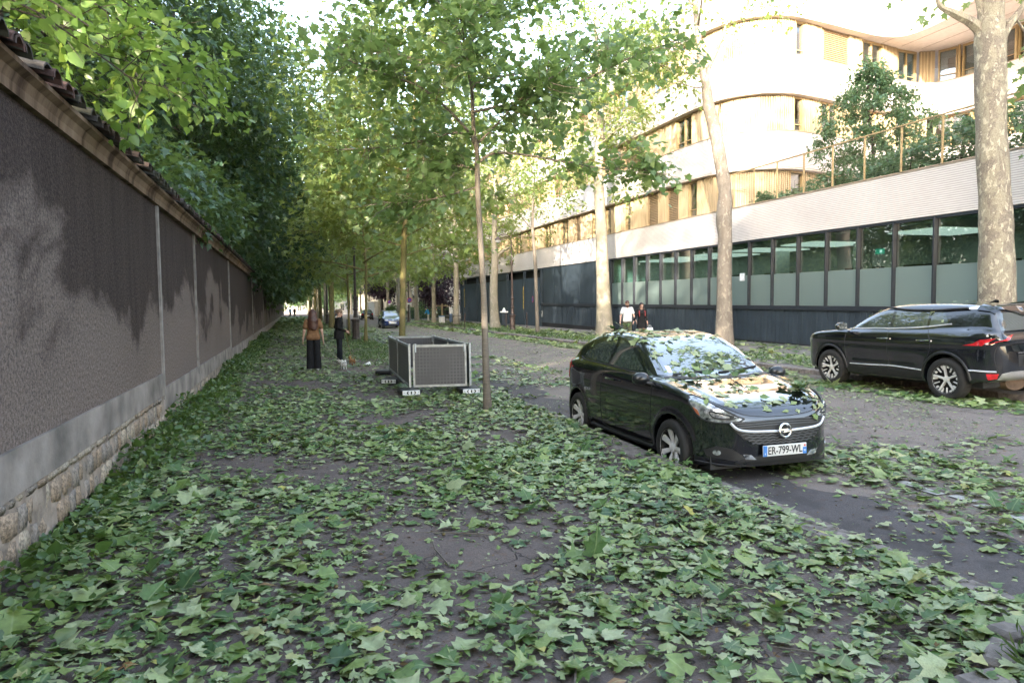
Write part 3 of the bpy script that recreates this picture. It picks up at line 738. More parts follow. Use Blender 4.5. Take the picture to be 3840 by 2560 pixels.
# leaf shapes (unit length, petiole at the origin, tip along +Y)
def leaf_shape(half, curl=.1, fold=.12, q=None, cen=(0, .34), tear=0.0):
    pts = [(0, 0)]+half+[(-x, y) for x, y in reversed(half) if abs(x) > 1e-6]
    V = [(cen[0], cen[1], 0)]+[(x, y, 0) for x, y in pts]; n = len(pts)
    V = np.array(V, float)
    if tear and q is not None:
        for i_ in range(1, len(V)):
            V[i_, :2] = V[0, :2]+(V[i_, :2]-V[0, :2])*q.uniform(1-tear, 1.08)
    V[:, 2] = fold*np.abs(V[:, 0])+curl*(V[:, 1]-.35)**2*(-1)
    if q is not None: V[1:, 2] += np.array([q.uniform(-.05, .05) for _ in range(n)])
    F = np.array([(0, 1+i, 1+(i+1) % n) for i in range(n)]); return V, F
PLANE_H = [(.13, -.07), (.45, .0), (.35, .17), (.56, .43), (.36, .44), (.27, .58), (.10, .74), (0, 1.0)]
STAR_H = [(.42, .0), (.22, .20), (.50, .48), (.20, .50), (0, 1.0)]
HEART_H = [(.24, -.07), (.44, .14), (.38, .48), (0, 1.0)]
OVAL_H = [(.26, .34), (0, 1.0)]
def shapes(half, n, seed, curl=(.0, .5), fold=(-.15, .35), tear=0.0):
    q = random.Random(seed); return [leaf_shape(half, q.uniform(*curl), q.uniform(*fold), q, tear=tear) for _ in range(n)]
SH_PLANE = shapes(PLANE_H, 5, 1); SH_STAR = shapes(STAR_H, 4, 2); SH_HEART = shapes(HEART_H, 4, 3, (.0, .35), (.05, .35)); SH_OVAL = shapes(OVAL_H, 3, 4)
def unit(a): return a/np.maximum(np.linalg.norm(a, axis=-1, keepdims=True), 1e-9)
def leaves(P, D, Nn, size, shp, rnd, mid=False):
    """P origin, D tip direction, Nn approx normal, size -> V, F, rnd"""
    Vs = []; Fs = []; Rs = []; Ms = []; off = 0
    D = unit(D); X = unit(np.cross(D, Nn)); Z = np.cross(X, D)
    pick = RNG.integers(0, len(shp), len(P))
    for k, (tv, tf) in enumerate(shp):
        i = np.flatnonzero(pick == k)
        if not len(i): continue
        V = P[i, None, :]+size[i, None, None]*(tv[None, :, 0:1]*X[i, None, :]+tv[None, :, 1:2]*D[i, None, :]+tv[None, :, 2:3]*Z[i, None, :])
        Vs.append(V.reshape(-1, 3)); nv = len(tv)
        Fs.append((tf[None]+(np.arange(len(i))*nv)[:, None, None]+off).reshape(-1, 3)); Rs.append(np.repeat(rnd[i], nv)); Ms.append(np.tile(np.abs(tv[:, 0]), len(i))); off += len(i)*nv
    o = (np.concatenate(Vs), np.concatenate(Fs), np.concatenate(Rs)); return o+(np.concatenate(Ms),) if mid else o
def rvec(n): return unit(RNG.normal(size=(n, 3)))

class Tree:
    def __init__(s): s.b = MB(); s.P = []; s.D = []; s.bare = MB()
    def trunk(s, pts, rad, n=12, flare=None):
        P = spline(pts, 4); r = np.interp(np.linspace(0, 1, len(P)), np.linspace(0, 1, len(rad)), rad)
        r = r*(1+.035*np.sin(np.arange(len(r))*1.9))
        if flare:
            z = P[:, 2]-P[0, 2]; r = r+flare*np.exp(-z/.28)
        s.b.tube([Vector(p) for p in P], list(r), n); return P
    def limb(s, pts, r0, r1=.012, twigs=10, tl=.7, per=10, spread=.11, t0=.25, up=.1, n=6, tr=.006):
        P = spline(pts, 4); m = len(P)
        P = P+np.cumsum(RNG.normal(0, .008, P.shape), 0)*np.linspace(0, 1, m)[:, None]
        s.b.tube([Vector(p) for p in P], list(np.linspace(r0, r1, m)), n)
        for _ in range(twigs):
            t = t0+(1-t0)*RNG.random()**.8; f = t*(m-1); i = min(int(f), m-2); p = P[i]+(P[i+1]-P[i])*(f-i)
            tg = P[i+1]-P[i]; tg /= np.linalg.norm(tg)
            d = unit(tg*.55+rvec(1)[0]*.85+np.array([0, 0, up])); L = tl*RNG.uniform(.5, 1.25)
            e = p+d*L+np.array([0, 0, -.08*L]); mid = (p+e)/2+rvec(1)[0]*L*.08
            s.b.tube([Vector(p), Vector(mid), Vector(e)], [tr, tr*.7, tr*.4], 3, False)
            u = RNG.random(per)**.75; q = p+(e-p)*u[:, None]+RNG.normal(0, spread, (per, 3))
            s.P.append(q); s.D.append(unit(d*.55+rvec(per)*.75+np.array([0, 0, -.35])))
    def cloud(s, c, r, n, hollow=.35, lump=9):
        """leaf clumps spread through an ellipsoid"""
        c = np.array(c, float); r = np.array(r, float)
        cs = rvec(lump*6); cs = cs*(hollow+(1-hollow)*RNG.random((len(cs), 1))**.5)*r+c
        k = RNG.integers(0, len(cs), n); sc = min(r)*.22
        q = cs[k]+RNG.normal(0, 1, (n, 3))*sc*np.array([1, 1, .6])
        s.P.append(q); s.D.append(unit((q-c)/r*.5+rvec(n)*.7+np.array([0, 0, -.35])))
    def crown(s, shp, size, lmat, bias=0.0):
        P = np.concatenate(s.P); D = np.concatenate(s.D); n = len(P)
        Nn = unit(np.array([0, 0, 1.3])+rvec(n)*.75)
        sz = size*np.clip(RNG.normal(1, .28, n), .45, 1.7); rnd = np.clip(RNG.beta(2, 2.2, n)+bias, 0, 1)
        V, F, R_ = leaves(P, D, Nn, sz, shp, rnd); return np_mesh('crown', V, F, lmat, False, {'rnd': R_})
    def build(s, name, label, base, shp, size, lmat, bark, cat='tree', group=None, rz=0, bias=0, local=False):
        root = empty(name, base, rz, label, cat, group); bv = Vector((0, 0, 0)) if local else Vector(base)
        s.b.V = [tuple(Vector(v)-bv) for v in s.b.V]
        s.b.build('trunk', bark, root, smooth=True)
        if s.P:
            s.P = [p-np.array(bv) for p in s.P]; link('crown', s.crown(shp, size, lmat, bias), root)
        return root
def ext(a, b, L, lift=0.0):
    """carry a limb on from a to b by L"""
    a = np.array(a); b = np.array(b); d = (b-a)/np.linalg.norm(b-a); return tuple(b+d*L+np.array([0, 0, lift]))

# --- young plane tree in the foreground
t = Tree()
t.trunk([(2.89, 10.45, .08), (2.88, 10.48, .7), (2.88, 10.54, 1.75), (2.87, 10.58, 2.37), (2.84, 10.65, 3.44), (2.84, 10.69, 4.26), (2.81, 10.71, 4.41), (2.80, 10.74, 4.88), (2.80, 10.77, 5.56), (2.85, 10.79, 6.22), (2.89, 10.8, 6.9), (2.95, 10.8, 8.2)], [.066, .056, .050, .047, .044, .04, .036, .03, .028, .025, .02, .008], 10, .012)
fan = 0
for pts, r in (
 ([(2.82, 10.7, 4.28), (2.63, 10.6, 4.53), (2.0, 10.3, 4.95), (1.5, 10.1, 5.05), (.7, 9.9, 5.2)], .020), ([(2.81, 10.7, 4.39), (2.55, 10.9, 4.51), (2.15, 11.3, 4.47), (1.5, 11.8, 4.43), (.8, 12.4, 4.5)], .016),
 ([(2.85, 10.69, 4.3), (3.02, 10.4, 4.48), (3.3, 9.9, 4.8), (3.6, 9.4, 5.0)], .016), ([(2.86, 10.67, 4.0), (3.12, 10.6, 4.16), (3.74, 10.5, 4.12), (4.15, 10.4, 4.05), (5.0, 10.2, 3.92), (5.6, 10.1, 3.95)], .018),
 ([(2.8, 10.75, 5.18), (3.0, 10.7, 5.31), (3.9, 11.1, 5.65), (4.9, 11.5, 6.12), (5.9, 11.8, 6.5)], .018), ([(2.79, 10.73, 4.8), (3.43, 10.3, 4.88), (4.0, 9.9, 5.0), (4.9, 9.4, 5.39), (5.5, 9.1, 5.6)], .017),
 ([(2.81, 10.77, 5.47), (2.3, 11.1, 5.61), (1.7, 11.6, 5.9), (1.0, 12.2, 6.2)], .015), ([(2.84, 10.67, 3.88), (2.6, 10.9, 4.01), (2.2, 11.6, 4.2)], .012),
 ([(2.81, 10.78, 5.73), (2.3, 10.4, 6.15), (1.8, 9.9, 6.6), (1.3, 9.5, 6.8)], .014), ([(2.83, 10.66, 3.63), (2.2, 10.9, 3.45), (1.6, 11.2, 3.40)], .011),
 ([(2.85, 10.79, 6.2), (3.5, 10.6, 6.7), (4.4, 10.3, 7.1)], .013), ([(2.86, 10.79, 6.4), (3.2, 11.6, 6.9), (3.5, 12.4, 7.3)], .013), ([(2.85, 10.79, 6.0), (2.0, 11.2, 6.7), (1.2, 11.8, 7.1)], .013), ([(2.8, 10.7, 5.0), (2.5, 9.9, 5.2), (2.2, 9.0, 5.5)], .014)):
    t.limb(pts, r*1.35, .008, twigs=30, tl=.66, per=13, spread=.11, tr=.007)
t.cloud((2.7, 11.0, 5.9), (2.7, 2.3, 1.5), 1300, .15, 16); t.cloud((2.6, 10.9, 7.2), (2.6, 2.0, .9), 1100, .1, 14); t.cloud((3.6, 11.3, 5.2), (2.3, 1.8, 1.0), 500, .2, 8)
t.build('plane_tree', 'young slim plane tree standing by the kerb behind the small black car', (2.89, 10.45, .12), SH_PLANE, .116, LM_plane, BK_young)
# --- second young plane behind the barriers
t = Tree()
t.trunk([(2.92, 19.6, .08), (2.95, 19.64, .93), (3.06, 19.74, 3.25), (3.12, 19.77, 4.18), (3.24, 19.79, 5.3), (3.4, 19.8, 6.36), (3.48, 19.83, 7.41), (3.56, 19.89, 9.4)], [.10, .09, .085, .08, .07, .055, .04, .02], 10, .02)
for k in range(24):
    z = 3.2+k*.26; a = k*2.4+.5; L = 2.6-.12*max(0, k-12)*.8; x0 = np.interp(z, [.9, 4.2, 7.4, 9.4], [2.95, 3.12, 3.48, 3.56])
    t.limb([(x0, 19.75, z), (x0+math.cos(a)*L*.5, 19.75+math.sin(a)*L*.5, z+.35), (x0+math.cos(a)*L, 19.75+math.sin(a)*L, z+.45)], .022, .006, twigs=20, tl=.9, per=12, spread=.18)
t.cloud((3.4, 20, 7.4), (3.2, 3.2, 3.0), 3500, .2, 10); t.cloud((2.2, 20.5, 4.9), (2.4, 2.2, 1.3), 1600, .2, 6)
t.build('plane_tree', 'slim plane tree with ochre trunk rising behind the grey barrier pen', (2.92, 19.6, .12), SH_STAR, .17, LM_plane2, BK_green)
# --- the tall old planes on the far pavement
def old_plane(label, trunk, rad, limbs, bark, lm, fl=.08, size=.17, cl=(), shp=SH_STAR, per=13):
    t = Tree(); t.trunk(trunk, rad, 14, fl)
    for pts, r, tw in limbs: t.limb(pts, r, .012, twigs=tw, tl=1.0, per=per, spread=.18, t0=.35)
    for c, r, n in cl: t.cloud(c, r, n)
    return t.build('plane_tree', label, trunk[0], shp, size, lm, bark)
def ring(x, y, z0, z1, n, L, tw=12, r=.04, a0=0., rise=.5):
    o = []
    for k in range(n):
        a = a0+k*2.4; z = z0+(z1-z0)*k/max(n-1, 1); l = L*(1-.35*k/n)
        o.append(([(x, y, z), (x+math.cos(a)*l*.45, y+math.sin(a)*l*.45, z+rise*.8), (x+math.cos(a)*l, y+math.sin(a)*l, z+rise)], r, tw))
    return o
old_plane('plane tree with a forked trunk by the dark gates on the far pavement', [(13.78, 47.59, .08), (13.77, 47.74, 2.88), (13.93, 47.82, 5.2), (13.86, 47.89, 6.08), (13.94, 47.91, 6.95), (14.08, 47.99, 11)], [.36, .29, .25, .22, .2, .1],
    [([(13.99, 47.79, 4.99), (14.24, 47.73, 5.44), (14.74, 47.59, 5.78), (15.02, 47.51, 5.89), (15.07, 47.52, 6.23), (15.19, 47.54, 7.35), (15.46, 47.53, 9.5)], .15, 20)]+ring(13.9, 47.9, 6.3, 12, 20, 4.0, 15, .05), BK_pale, LM_plane2, .1)
old_plane('thin crooked young plane tree beside the brown lamp post on the far pavement', [(13.65, 38.18, .08), (13.63, 38.4, 4.08), (13.57, 38.5, 5.51), (13.54, 38.55, 6.32), (13.59, 38.59, 7.41), (13.72, 38.62, 9.2)], [.115, .10, .095, .085, .07, .03],
    [([(13.54, 38.54, 6.17), (13.42, 38.58, 6.28), (12.85, 38.81, 7.09), (12.5, 39.0, 8.4)], .05, 12)]+ring(13.6, 38.6, 7.2, 9.2, 8, 1.6, 8, .02), BK_young, LM_plane2, .02, per=9)
old_plane('old plane tree dappled with sun beside the couple on the far pavement', [(15.64, 33.26, .08), (15.62, 33.46, 3.71), (15.62, 33.58, 5.83), (15.56, 33.72, 8.19), (15.7, 33.82, 10.7), (15.77, 33.87, 12.11), (15.67, 34.02, 14.22), (15.6, 34.16, 17.5)], [.45, .33, .30, .25, .2, .17, .13, .06],
    [([(15.7, 33.81, 10.43), (16.38, 33.61, 10.84), (16.79, 33.51, 11.26), (17.9, 33.1, 11.9)], .08, 10), ([(15.7, 33.86, 11.41), (15.08, 34.11, 12.4), (14.2, 34.35, 13.4)], .08, 14), ([(15.6, 33.7, 8.0), (15.0, 33.0, 8.7), (14.0, 32.0, 9.0)], .06, 16), ([(15.6, 33.7, 7.2), (16.2, 33.0, 7.5), (16.9, 32.3, 7.6)], .04, 12), ([(15.6, 33.6, 6.6), (14.9, 33.8, 6.9), (14.2, 34.0, 7.0)], .03, 8)]+ring(15.7, 33.9, 9.5, 16.5, 24, 4.4, 18, .05), BK_pale, LM_plane2, .08, cl=[((14.6, 34.5, 11.5), (3.0, 3, 2.8), 2600), ((13.6, 35, 8.6), (1.8, 2, 1.5), 900)])
old_plane('old plane tree with knobbed trunk and bare fork standing behind the small black car', [(15.31, 22.2, .08), (15.39, 22.32, 2.9), (15.45, 22.37, 4.08), (15.43, 22.42, 4.93), (15.5, 22.45, 5.86), (15.35, 22.57, 7.16), (15.2, 22.68, 8.2), (15.01, 22.79, 9.11), (14.94, 22.85, 9.9), (14.81, 22.93, 10.54), (14.72, 23.02, 11.72), (14.65, 23.09, 12.63), (14.6, 23.16, 14.5)], [.33, .26, .255, .29, .24, .235, .23, .21, .17, .13, .11, .10, .07],
    [([(14.97, 22.84, 9.84), (15.02, 22.85, 10.35), (15.34, 22.79, 11.06), (15.68, 22.73, 11.9), (16.02, 22.67, 12.87), (16.3, 22.6, 14.4)], .10, 6), ([(14.92, 22.86, 9.94), (14.76, 22.93, 10.22), (14.15, 23.13, 10.32), (12.98, 23.52, 10.77), (12.2, 23.7, 11.2)], .07, 22), ([(14.83, 22.9, 10.24), (14.64, 22.98, 10.49), (14.05, 23.2, 11.14), (13.1, 23.44, 12.1)], .06, 20), ([(15.84, 22.7, 12.3), (16.37, 22.54, 12.5), (17.01, 22.35, 12.69), (18.2, 22.08, 12.8)], .04, 9), ([(14.6, 23.1, 12.8), (13.4, 23.0, 13.6), (12.2, 22.8, 14)], .06, 20), ([(14.7, 23, 12), (14.2, 22, 12.6), (13.5, 21.2, 13.2)], .05, 16), ([(14.65, 23.1, 13.4), (15.4, 22.8, 14), (16.8, 22.4, 14.2)], .04, 8), ([(14.9, 22.9, 9.8), (14.2, 22.5, 9.6), (13.3, 22.2, 9.7)], .04, 12)], BK_rough, LM_plane2, .05, .15, cl=[((12.6, 23.6, 12.4), (1.6, 2.0, 1.6), 900), ((13.0, 23.4, 10.6), (1.2, 1.4, .9), 420)])
old_plane('massive mottled plane tree with stubby arms standing behind the black SUV', [(14.39, 10.96, .05), (14.41, 11.08, 2.44), (14.43, 11.14, 3.58), (14.39, 11.25, 5.35), (14.42, 11.33, 7.03), (14.43, 11.36, 7.58), (14.48, 11.38, 8.15), (14.51, 11.41, 11.5)], [.40, .335, .31, .29, .30, .28, .24, .16],
    [([(14.42, 11.35, 7.0), (14.2, 11.44, 7.55), (13.73, 11.6, 7.85), (13.42, 11.71, 8.09), (13.3, 11.77, 9.0)], .16, 0), ([(14.46, 11.33, 6.95), (14.76, 11.26, 7.5), (15.14, 11.16, 8.03), (15.6, 11.1, 9)], .15, 0), ([(14.42, 11.35, 7.3), (14.26, 11.43, 7.92), (14.0, 11.53, 9)], .14, 0),
     ([(15.0, 11.2, 7.7), (15.5, 11.0, 6.9), (15.9, 10.9, 5.6)], .03, 26), ([(15.4, 11.1, 8.6), (16.2, 11, 7.6), (16.6, 10.8, 6.6)], .03, 24)]+ring(14.5, 11.4, 9, 12.5, 16, 4.2, 14, .06), BK_mottle, LM_plane, .12)

# --- planes farther down both rows, one crown mesh shared per kind
def std_plane(seed, h=15, L=4.2, n=26, bark=BK_pale, r=.26, z0=4.5, lm=None, size=.24, per=13, tw=15):
    t = Tree(); t.trunk([(0, 0, -.1), (.1, .05, h*.3), (-.05, .1, h*.6), (.1, 0, h)], [r, r*.8, r*.55, .04], 10, .05)
    for pts, rr_, w in ring(0, 0, z0, h-1, n, L, tw, .05, seed): t.limb(pts, rr_, .012, twigs=w, tl=1.1, per=per, spread=.25, t0=.3)
    return t
near1 = std_plane(1.3, 19.5, 5.2, 36, per=15, tw=17).build('plane_tree', 'tall plane tree with pale trunk in the far row beyond the dark gates', (13.3, 57.8, .1), SH_STAR, .25, LM_plane2, BK_pale, group='plane trees lining the street', local=True)
near2 = std_plane(2.1, 18.5, 5.0, 34, BK_green, .22, 3.8, per=15, tw=18).build('plane_tree', 'plane tree with yellow green mossy trunk on the left pavement behind the women', (3.0, 57.6, .1), SH_STAR, .25, LM_plane, BK_green, group='plane trees lining the street', local=True)
near3 = std_plane(.4, 12, 3.4, 24, BK_young, .07, 3.0, size=.22).build('plane_tree', 'thin young plane tree to the right of the left lamp post', (3.17, 32.3, .1), SH_STAR, .22, LM_plane2, BK_green, group='plane trees lining the street', local=True)
ORD = ['first', 'second', 'third', 'fourth', 'fifth', 'sixth', 'seventh', 'eighth']
def cp(src, loc, rz, sc, label):
    c = copy_tree(src); c.location = loc; c.rotation_euler = (0, 0, rz); c.scale = (sc,)*3; c['label'] = label; return c
cp(near3, (2.92, 38.5, .1), 1.2, .92, 'thin dark young plane tree to the left of the left lamp post')
cp(near2, (3.5, 66, .1), 2.0, 1.1, 'old plane tree with broad flared base behind the woman in black')
for i, (x, y) in enumerate(((13.4, 68), (13.6, 79), (13.2, 90), (13.4, 102), (13.5, 114), (13.3, 128), (13.4, 145), (13.2, 165))):
    cp(near1, (x, y, .1), i*1.1+.6, .95+.05*(i % 3), ORD[i]+' plane tree of the receding row on the far pavement past the dark gates')
for i, (x, y) in enumerate(((3.4, 76), (3.3, 87), (3.5, 99), (3.4, 112), (3.6, 127), (3.4, 142), (3.5, 160))):
    cp(near2 if i % 2 else near1, (x, y, .1), i*1.7+.3, 1.0, ORD[i]+' plane tree of the receding row on the left pavement beyond the broad flared plane')
# unseen trees behind the photographer, added to keep low sun off the street
for i, (x, y) in enumerate(((3.2, -9), (3.3, -24))):
    cp(near2, (x, y, .1), i*2.2+.5, 1.05, ORD[i]+' unseen plane tree added to the left row behind the photographer to block low sun')

# --- the trees of the walled garden
def garden(name, label, base, h, clouds, shp, size, lm, r=.22, bark=BK_dark, limbs=(), bias=0, group=None):
    t = Tree(); x, y, z = base; t.trunk([(x, y, z-.1), (x+.1, y, h*.4), (x-.1, y+.1, h*.75), (x, y, h)], [r, r*.8, r*.5, .05], 9)
    for c, rr_, n in clouds:
        t.cloud(c, rr_, n); t.b.tube([Vector((x, y, max(z+1, c[2]-rr_[2]*.9))), Vector(((x+c[0])/2, (y+c[1])/2, c[2]-rr_[2]*.3)), Vector(c)], [r*.35, r*.22, .02], 6)
    for pts, r0, tw, tl, per in limbs: t.limb(pts, r0, .006, twigs=tw, tl=tl, per=per, spread=.09)
    return t.build(name, label, base, shp, size, lm, bark, bias=bias, group=group)
L_ = []
q = random.Random(21)
for k in range(38):
    a = q.uniform(-1.1, 1.9); z = q.uniform(3.9, 9.5); y0 = q.uniform(4.5, 9.5); L = q.uniform(1.8, 3.0)
    xe = min(-1.05, -4.2+L*math.cos(a)); L_.append(([(-4.2, 7.5, z+.4), ((-4.2+xe)/2, (7.5+y0)/2+.3, z+.55), (xe, y0+.7*math.sin(a), z-.15)], .018, 17, .6, 14))
for k in range(9):
    y0 = 6.6+k*.42; z = 3.75+.20*(k % 4)+.1*k; L_.append(([(-3.4, 7.0+k*.3, z+.7), (-2.2, y0, z+.55), (-1.25+.05*k, y0+.5, z)], .012, 15, .5, 13))
garden('linden_tree', 'bright green linden leaning heart shaped leaves over the near end of the wall', (-4.2, 7.5, 0), 12, [((-5, 6.5, 9.5), (2.4, 3.2, 3.2), 3800), ((-5.5, 8, 6.5), (1.8, 2.6, 2.2), 2000)], SH_HEART, .094, LM_linden, .16, limbs=L_)
garden('shade_tree', 'tall dark green broadleaf tree rising over the wall behind the linden', (-6.5, 20, 0), 17, [((-5.2, 19, 9), (3.6, 5, 3.2), 5500), ((-5.6, 20, 14), (4.2, 5.5, 4.2), 6500), ((-3.4, 22, 11.5), (3.0, 4, 4.6), 5500), ((-4.4, 15.5, 13), (2.8, 3, 3.4), 3500)], SH_STAR, .20, LM_dark, .3)
garden('maple_tree', 'spreading dark maple hanging layered branches low over the wall and pavement', (-4.6, 33, 0), 15, [((-2.6, 28, 6.2), (2.6, 4.0, 2.6), 5000), ((-1.4, 34, 5.6), (2.7, 5.0, 2.9), 6000), ((-.6, 41, 5.6), (2.2, 5.0, 2.6), 4200), ((-3.4, 33, 11), (3.6, 6, 4), 5500), ((-2.3, 25, 4.9), (1.7, 2.2, 1.5), 2800), ((-1.6, 37, 14.6), (2.8, 4.5, 3.2), 4200)], SH_STAR, .19, LM_dark, .28, bias=.12)
garden('maple_tree', 'lighter green maple filling the gap above the wall beyond the dark tree', (-3.6, 27, 0), 13, [((-2.2, 26, 9.0), (2.4, 3.6, 3.0), 6000), ((-1.2, 30, 9.6), (2.2, 3.6, 2.8), 5000)], SH_STAR, .18, LM_mid, .2)
garden('shrub', 'glossy drooping shrub hanging over the wall coping below the maple', (-2.9, 17, 0), 4.4, [((-2.4, 15.5, 4.1), (1.0, 2.6, .9), 2600), ((-2.2, 19.5, 4.3), (1.1, 2.6, 1.0), 2600)], SH_STAR, .15, LM_mid, .06, bias=-.05)
far_g = garden('garden_tree', 'dense tall garden tree beyond the wall farther down the street', (-5, 52, 0), 16, [((-4.2, 52, 7), (4.6, 6.5, 5), 6500), ((-5, 52, 12), (4.8, 6, 4.4), 6500), ((-1.2, 50, 5.2), (2.4, 5, 2.6), 3000)], SH_STAR, .31, LM_mid, .28)
for i, (x, y, s) in enumerate(((-5, 66, 1.05), (-5.4, 80, 1.1), (-5, 95, 1.1), (-5.2, 112, 1.15), (-5, 132, 1.2), (-13, 40, 1.25), (-14, 24, 1.3), (-15, 8, 1.2), (-13, 60, 1.3))):
    cp(far_g, (x, y, 0), i*.9, s, ['first tall garden tree along the far stretch of wall', 'second tall garden tree along the far stretch of wall', 'third tall garden tree along the far stretch of wall', 'fourth tall garden tree along the far stretch of wall', 'last tall garden tree at the far end of the wall', 'big garden tree standing back behind the overhanging maple', 'big garden tree standing back behind the dark shade tree', 'big garden tree standing back behind the bright linden', 'big garden tree standing back beyond the maples', 'garden tree level with the photographer behind the wall'][i])
for i, (x, y, s) in enumerate(((-7, -15, 1.38), (-7.5, -25, 1.4), (-8, -37, 1.4), (-8, -51, 1.5))):  # unseen trees, added and scaled to set the shade line on the facade
    cp(far_g, (x, y, 0), 1+i*1.3, s, ['first', 'second', 'third', 'fourth', 'fifth'][i]+' unseen garden tree added behind the wall to the rear of the photographer to block low sun')

for i, (x, y, s_) in enumerate(((-3, 196, 1.0), (4.5, 205, 1.1), (11, 198, 1.0), (8, 214, 1.2), (-9, 200, 1.2), (16, 210, 1.2))):
    cp(far_g, (x, y, 0), i*1.3, s_, ORD[i]+' dense tree of the grove closing the far end of the street')
# --- terrace planting
TZ = 5.45
t = Tree(); t.trunk([(21.0, 21.0, TZ+.3), (21.05, 21.1, 7.4), (20.9, 21.2, 8.8), (20.95, 21.3, 10.2)], [.07, .06, .04, .015], 7)
for k in range(34):
    z = 6.4+k*.115; a = k*2.4; L = 1.8*math.sin(min(1, max(.15, (k+3)/34))*math.pi*.92+.1)+.25
    t.limb([(21, 21.1, z), (21+math.cos(a)*L*.5, 21.1+math.sin(a)*L*.5, z+.3), (21+math.cos(a)*L, 21.1+math.sin(a)*L, z-.05)], .014, .004, twigs=24, tl=.5, per=15, spread=.07, tr=.004)
t.build('terrace_tree', 'small feathery dark green tree growing on the roof terrace', (21.0, 21.0, TZ+.2), SH_OVAL, .14, LM_terr, BK_dark)
def bush(label, c, r, n, size=.12, shp=SH_STAR, lm=LM_terr, name='terrace_shrub', grp='shrubs on the roof terrace'):
    t = Tree(); x, y, z = c
    for k in range(5): t.b.tube([Vector((x, y, z)), Vector((x+q.uniform(-.6, .6)*r[0], y+q.uniform(-.6, .6)*r[1], z+r[2]*1.2))], [.03, .01], 5)
    t.cloud((x, y, z+r[2]*.8), r, n, .2, 6); return t.build(name, label, c, shp, size, lm, BK_dark, 'shrub', grp)
for i, (y, h) in enumerate(((24.6, .55), (23.2, .62), (21.4, .75), (19.6, .8), (17.9, .95), (16.3, 1.1), (14.8, 1.2), (13.2, 1.15), (11.6, 1.2))):
    bush(['low green shrub at the far end of the terrace fence', 'low shrub in front of the wooden wall by the terrace tree', 'shrub at the foot of the terrace tree', 'shrub just right of the terrace tree', 'rounded shrub in the middle of the terrace fence', 'tall shrub behind the terrace fence left of the massive plane', 'bushy shrub seen directly left of the massive plane trunk', 'bushy shrub half hidden by the massive plane trunk', 'shrub right of the massive plane trunk on the terrace'][i], (19.3+.2*(i % 2), y, TZ), (.95, 1.1, h*.85), 1700)
# --- purple plum by the end of the building and greenery round the entrance beyond
t = Tree(); t.trunk([(17.6, 84, 0), (17.7, 84, 3), (17.6, 84.2, 6)], [.16, .12, .05], 7); t.cloud((17.3, 83.5, 4.6), (2.9, 3.2, 2.7), 5200); t.cloud((16.2, 82.5, 3.4), (1.6, 2, 1.5), 1500)
t.build('plum_tree', 'purple leaved plum tree at the far end of the office building', (17.6, 84, 0), SH_STAR, .26, LM_purple, BK_dark)
t = Tree(); t.trunk([(13.0, 106, 0), (13, 106, 3), (13.1, 106.2, 6)], [.2, .16, .05], 7); t.cloud((13, 106, 5.0), (2.6, 3, 2.2), 2600)
t.build('plum_tree', 'distant copper leaved plum tree behind the dark parked car', (13.0, 106, 0), SH_STAR, .34, LM_purple, BK_dark)
for i, (x, y, r) in enumerate(((17.4, 94, (1.6, 2.0, 1.3)), (15.6, 92.5, (1.2, 1.5, .9)), (18.5, 89, (1.5, 1.5, 1.3)), (13.4, 99, (1.1, 1.4, 1.0)))):
    bush(['round green bush right of the lit stone entrance', 'green bush in front of the entrance canopy', 'green bush by the purple plum', 'green bush left of the lit stone entrance'][i], (x, y, .1), r, 900, .26, name='garden_bush', lm=LM_mid, grp='bushes by the stone entrance')
# ------------------------------------------------------------------ vehicles
def poly_sd(pts):
    """signed distance to a closed 2D outline, for broadcastable arrays"""
    P = np.array(pts, dtype=np.float32); Q2 = np.roll(P, -1, 0)
    def f(x, y):
        x, y = np.broadcast_arrays(np.asarray(x, np.float32), np.asarray(y, np.float32))
        d = np.full(x.shape, 1e9, np.float32); ins = np.zeros(x.shape, bool)
        for (ax, ay), (bx, by) in zip(P, Q2):
            ex, ey = bx-ax, by-ay; wx, wy = x-ax, y-ay
            t = np.clip((wx*ex+wy*ey)/max(ex*ex+ey*ey, 1e-12), 0, 1); d = np.minimum(d, (wx-ex*t)**2+(wy-ey*t)**2)
            if ay != by:
                c = (ay > y) != (by > y); ins ^= c & (x < ex*(y-ay)/ey+ax)
        d = np.sqrt(d); return np.where(ins, -d, d)
    return f
def smooth_fn(xs, ys):
    P = spline(list(zip(xs, ys)), 8); return lambda v: np.interp(v, P[:, 0], P[:, 1])
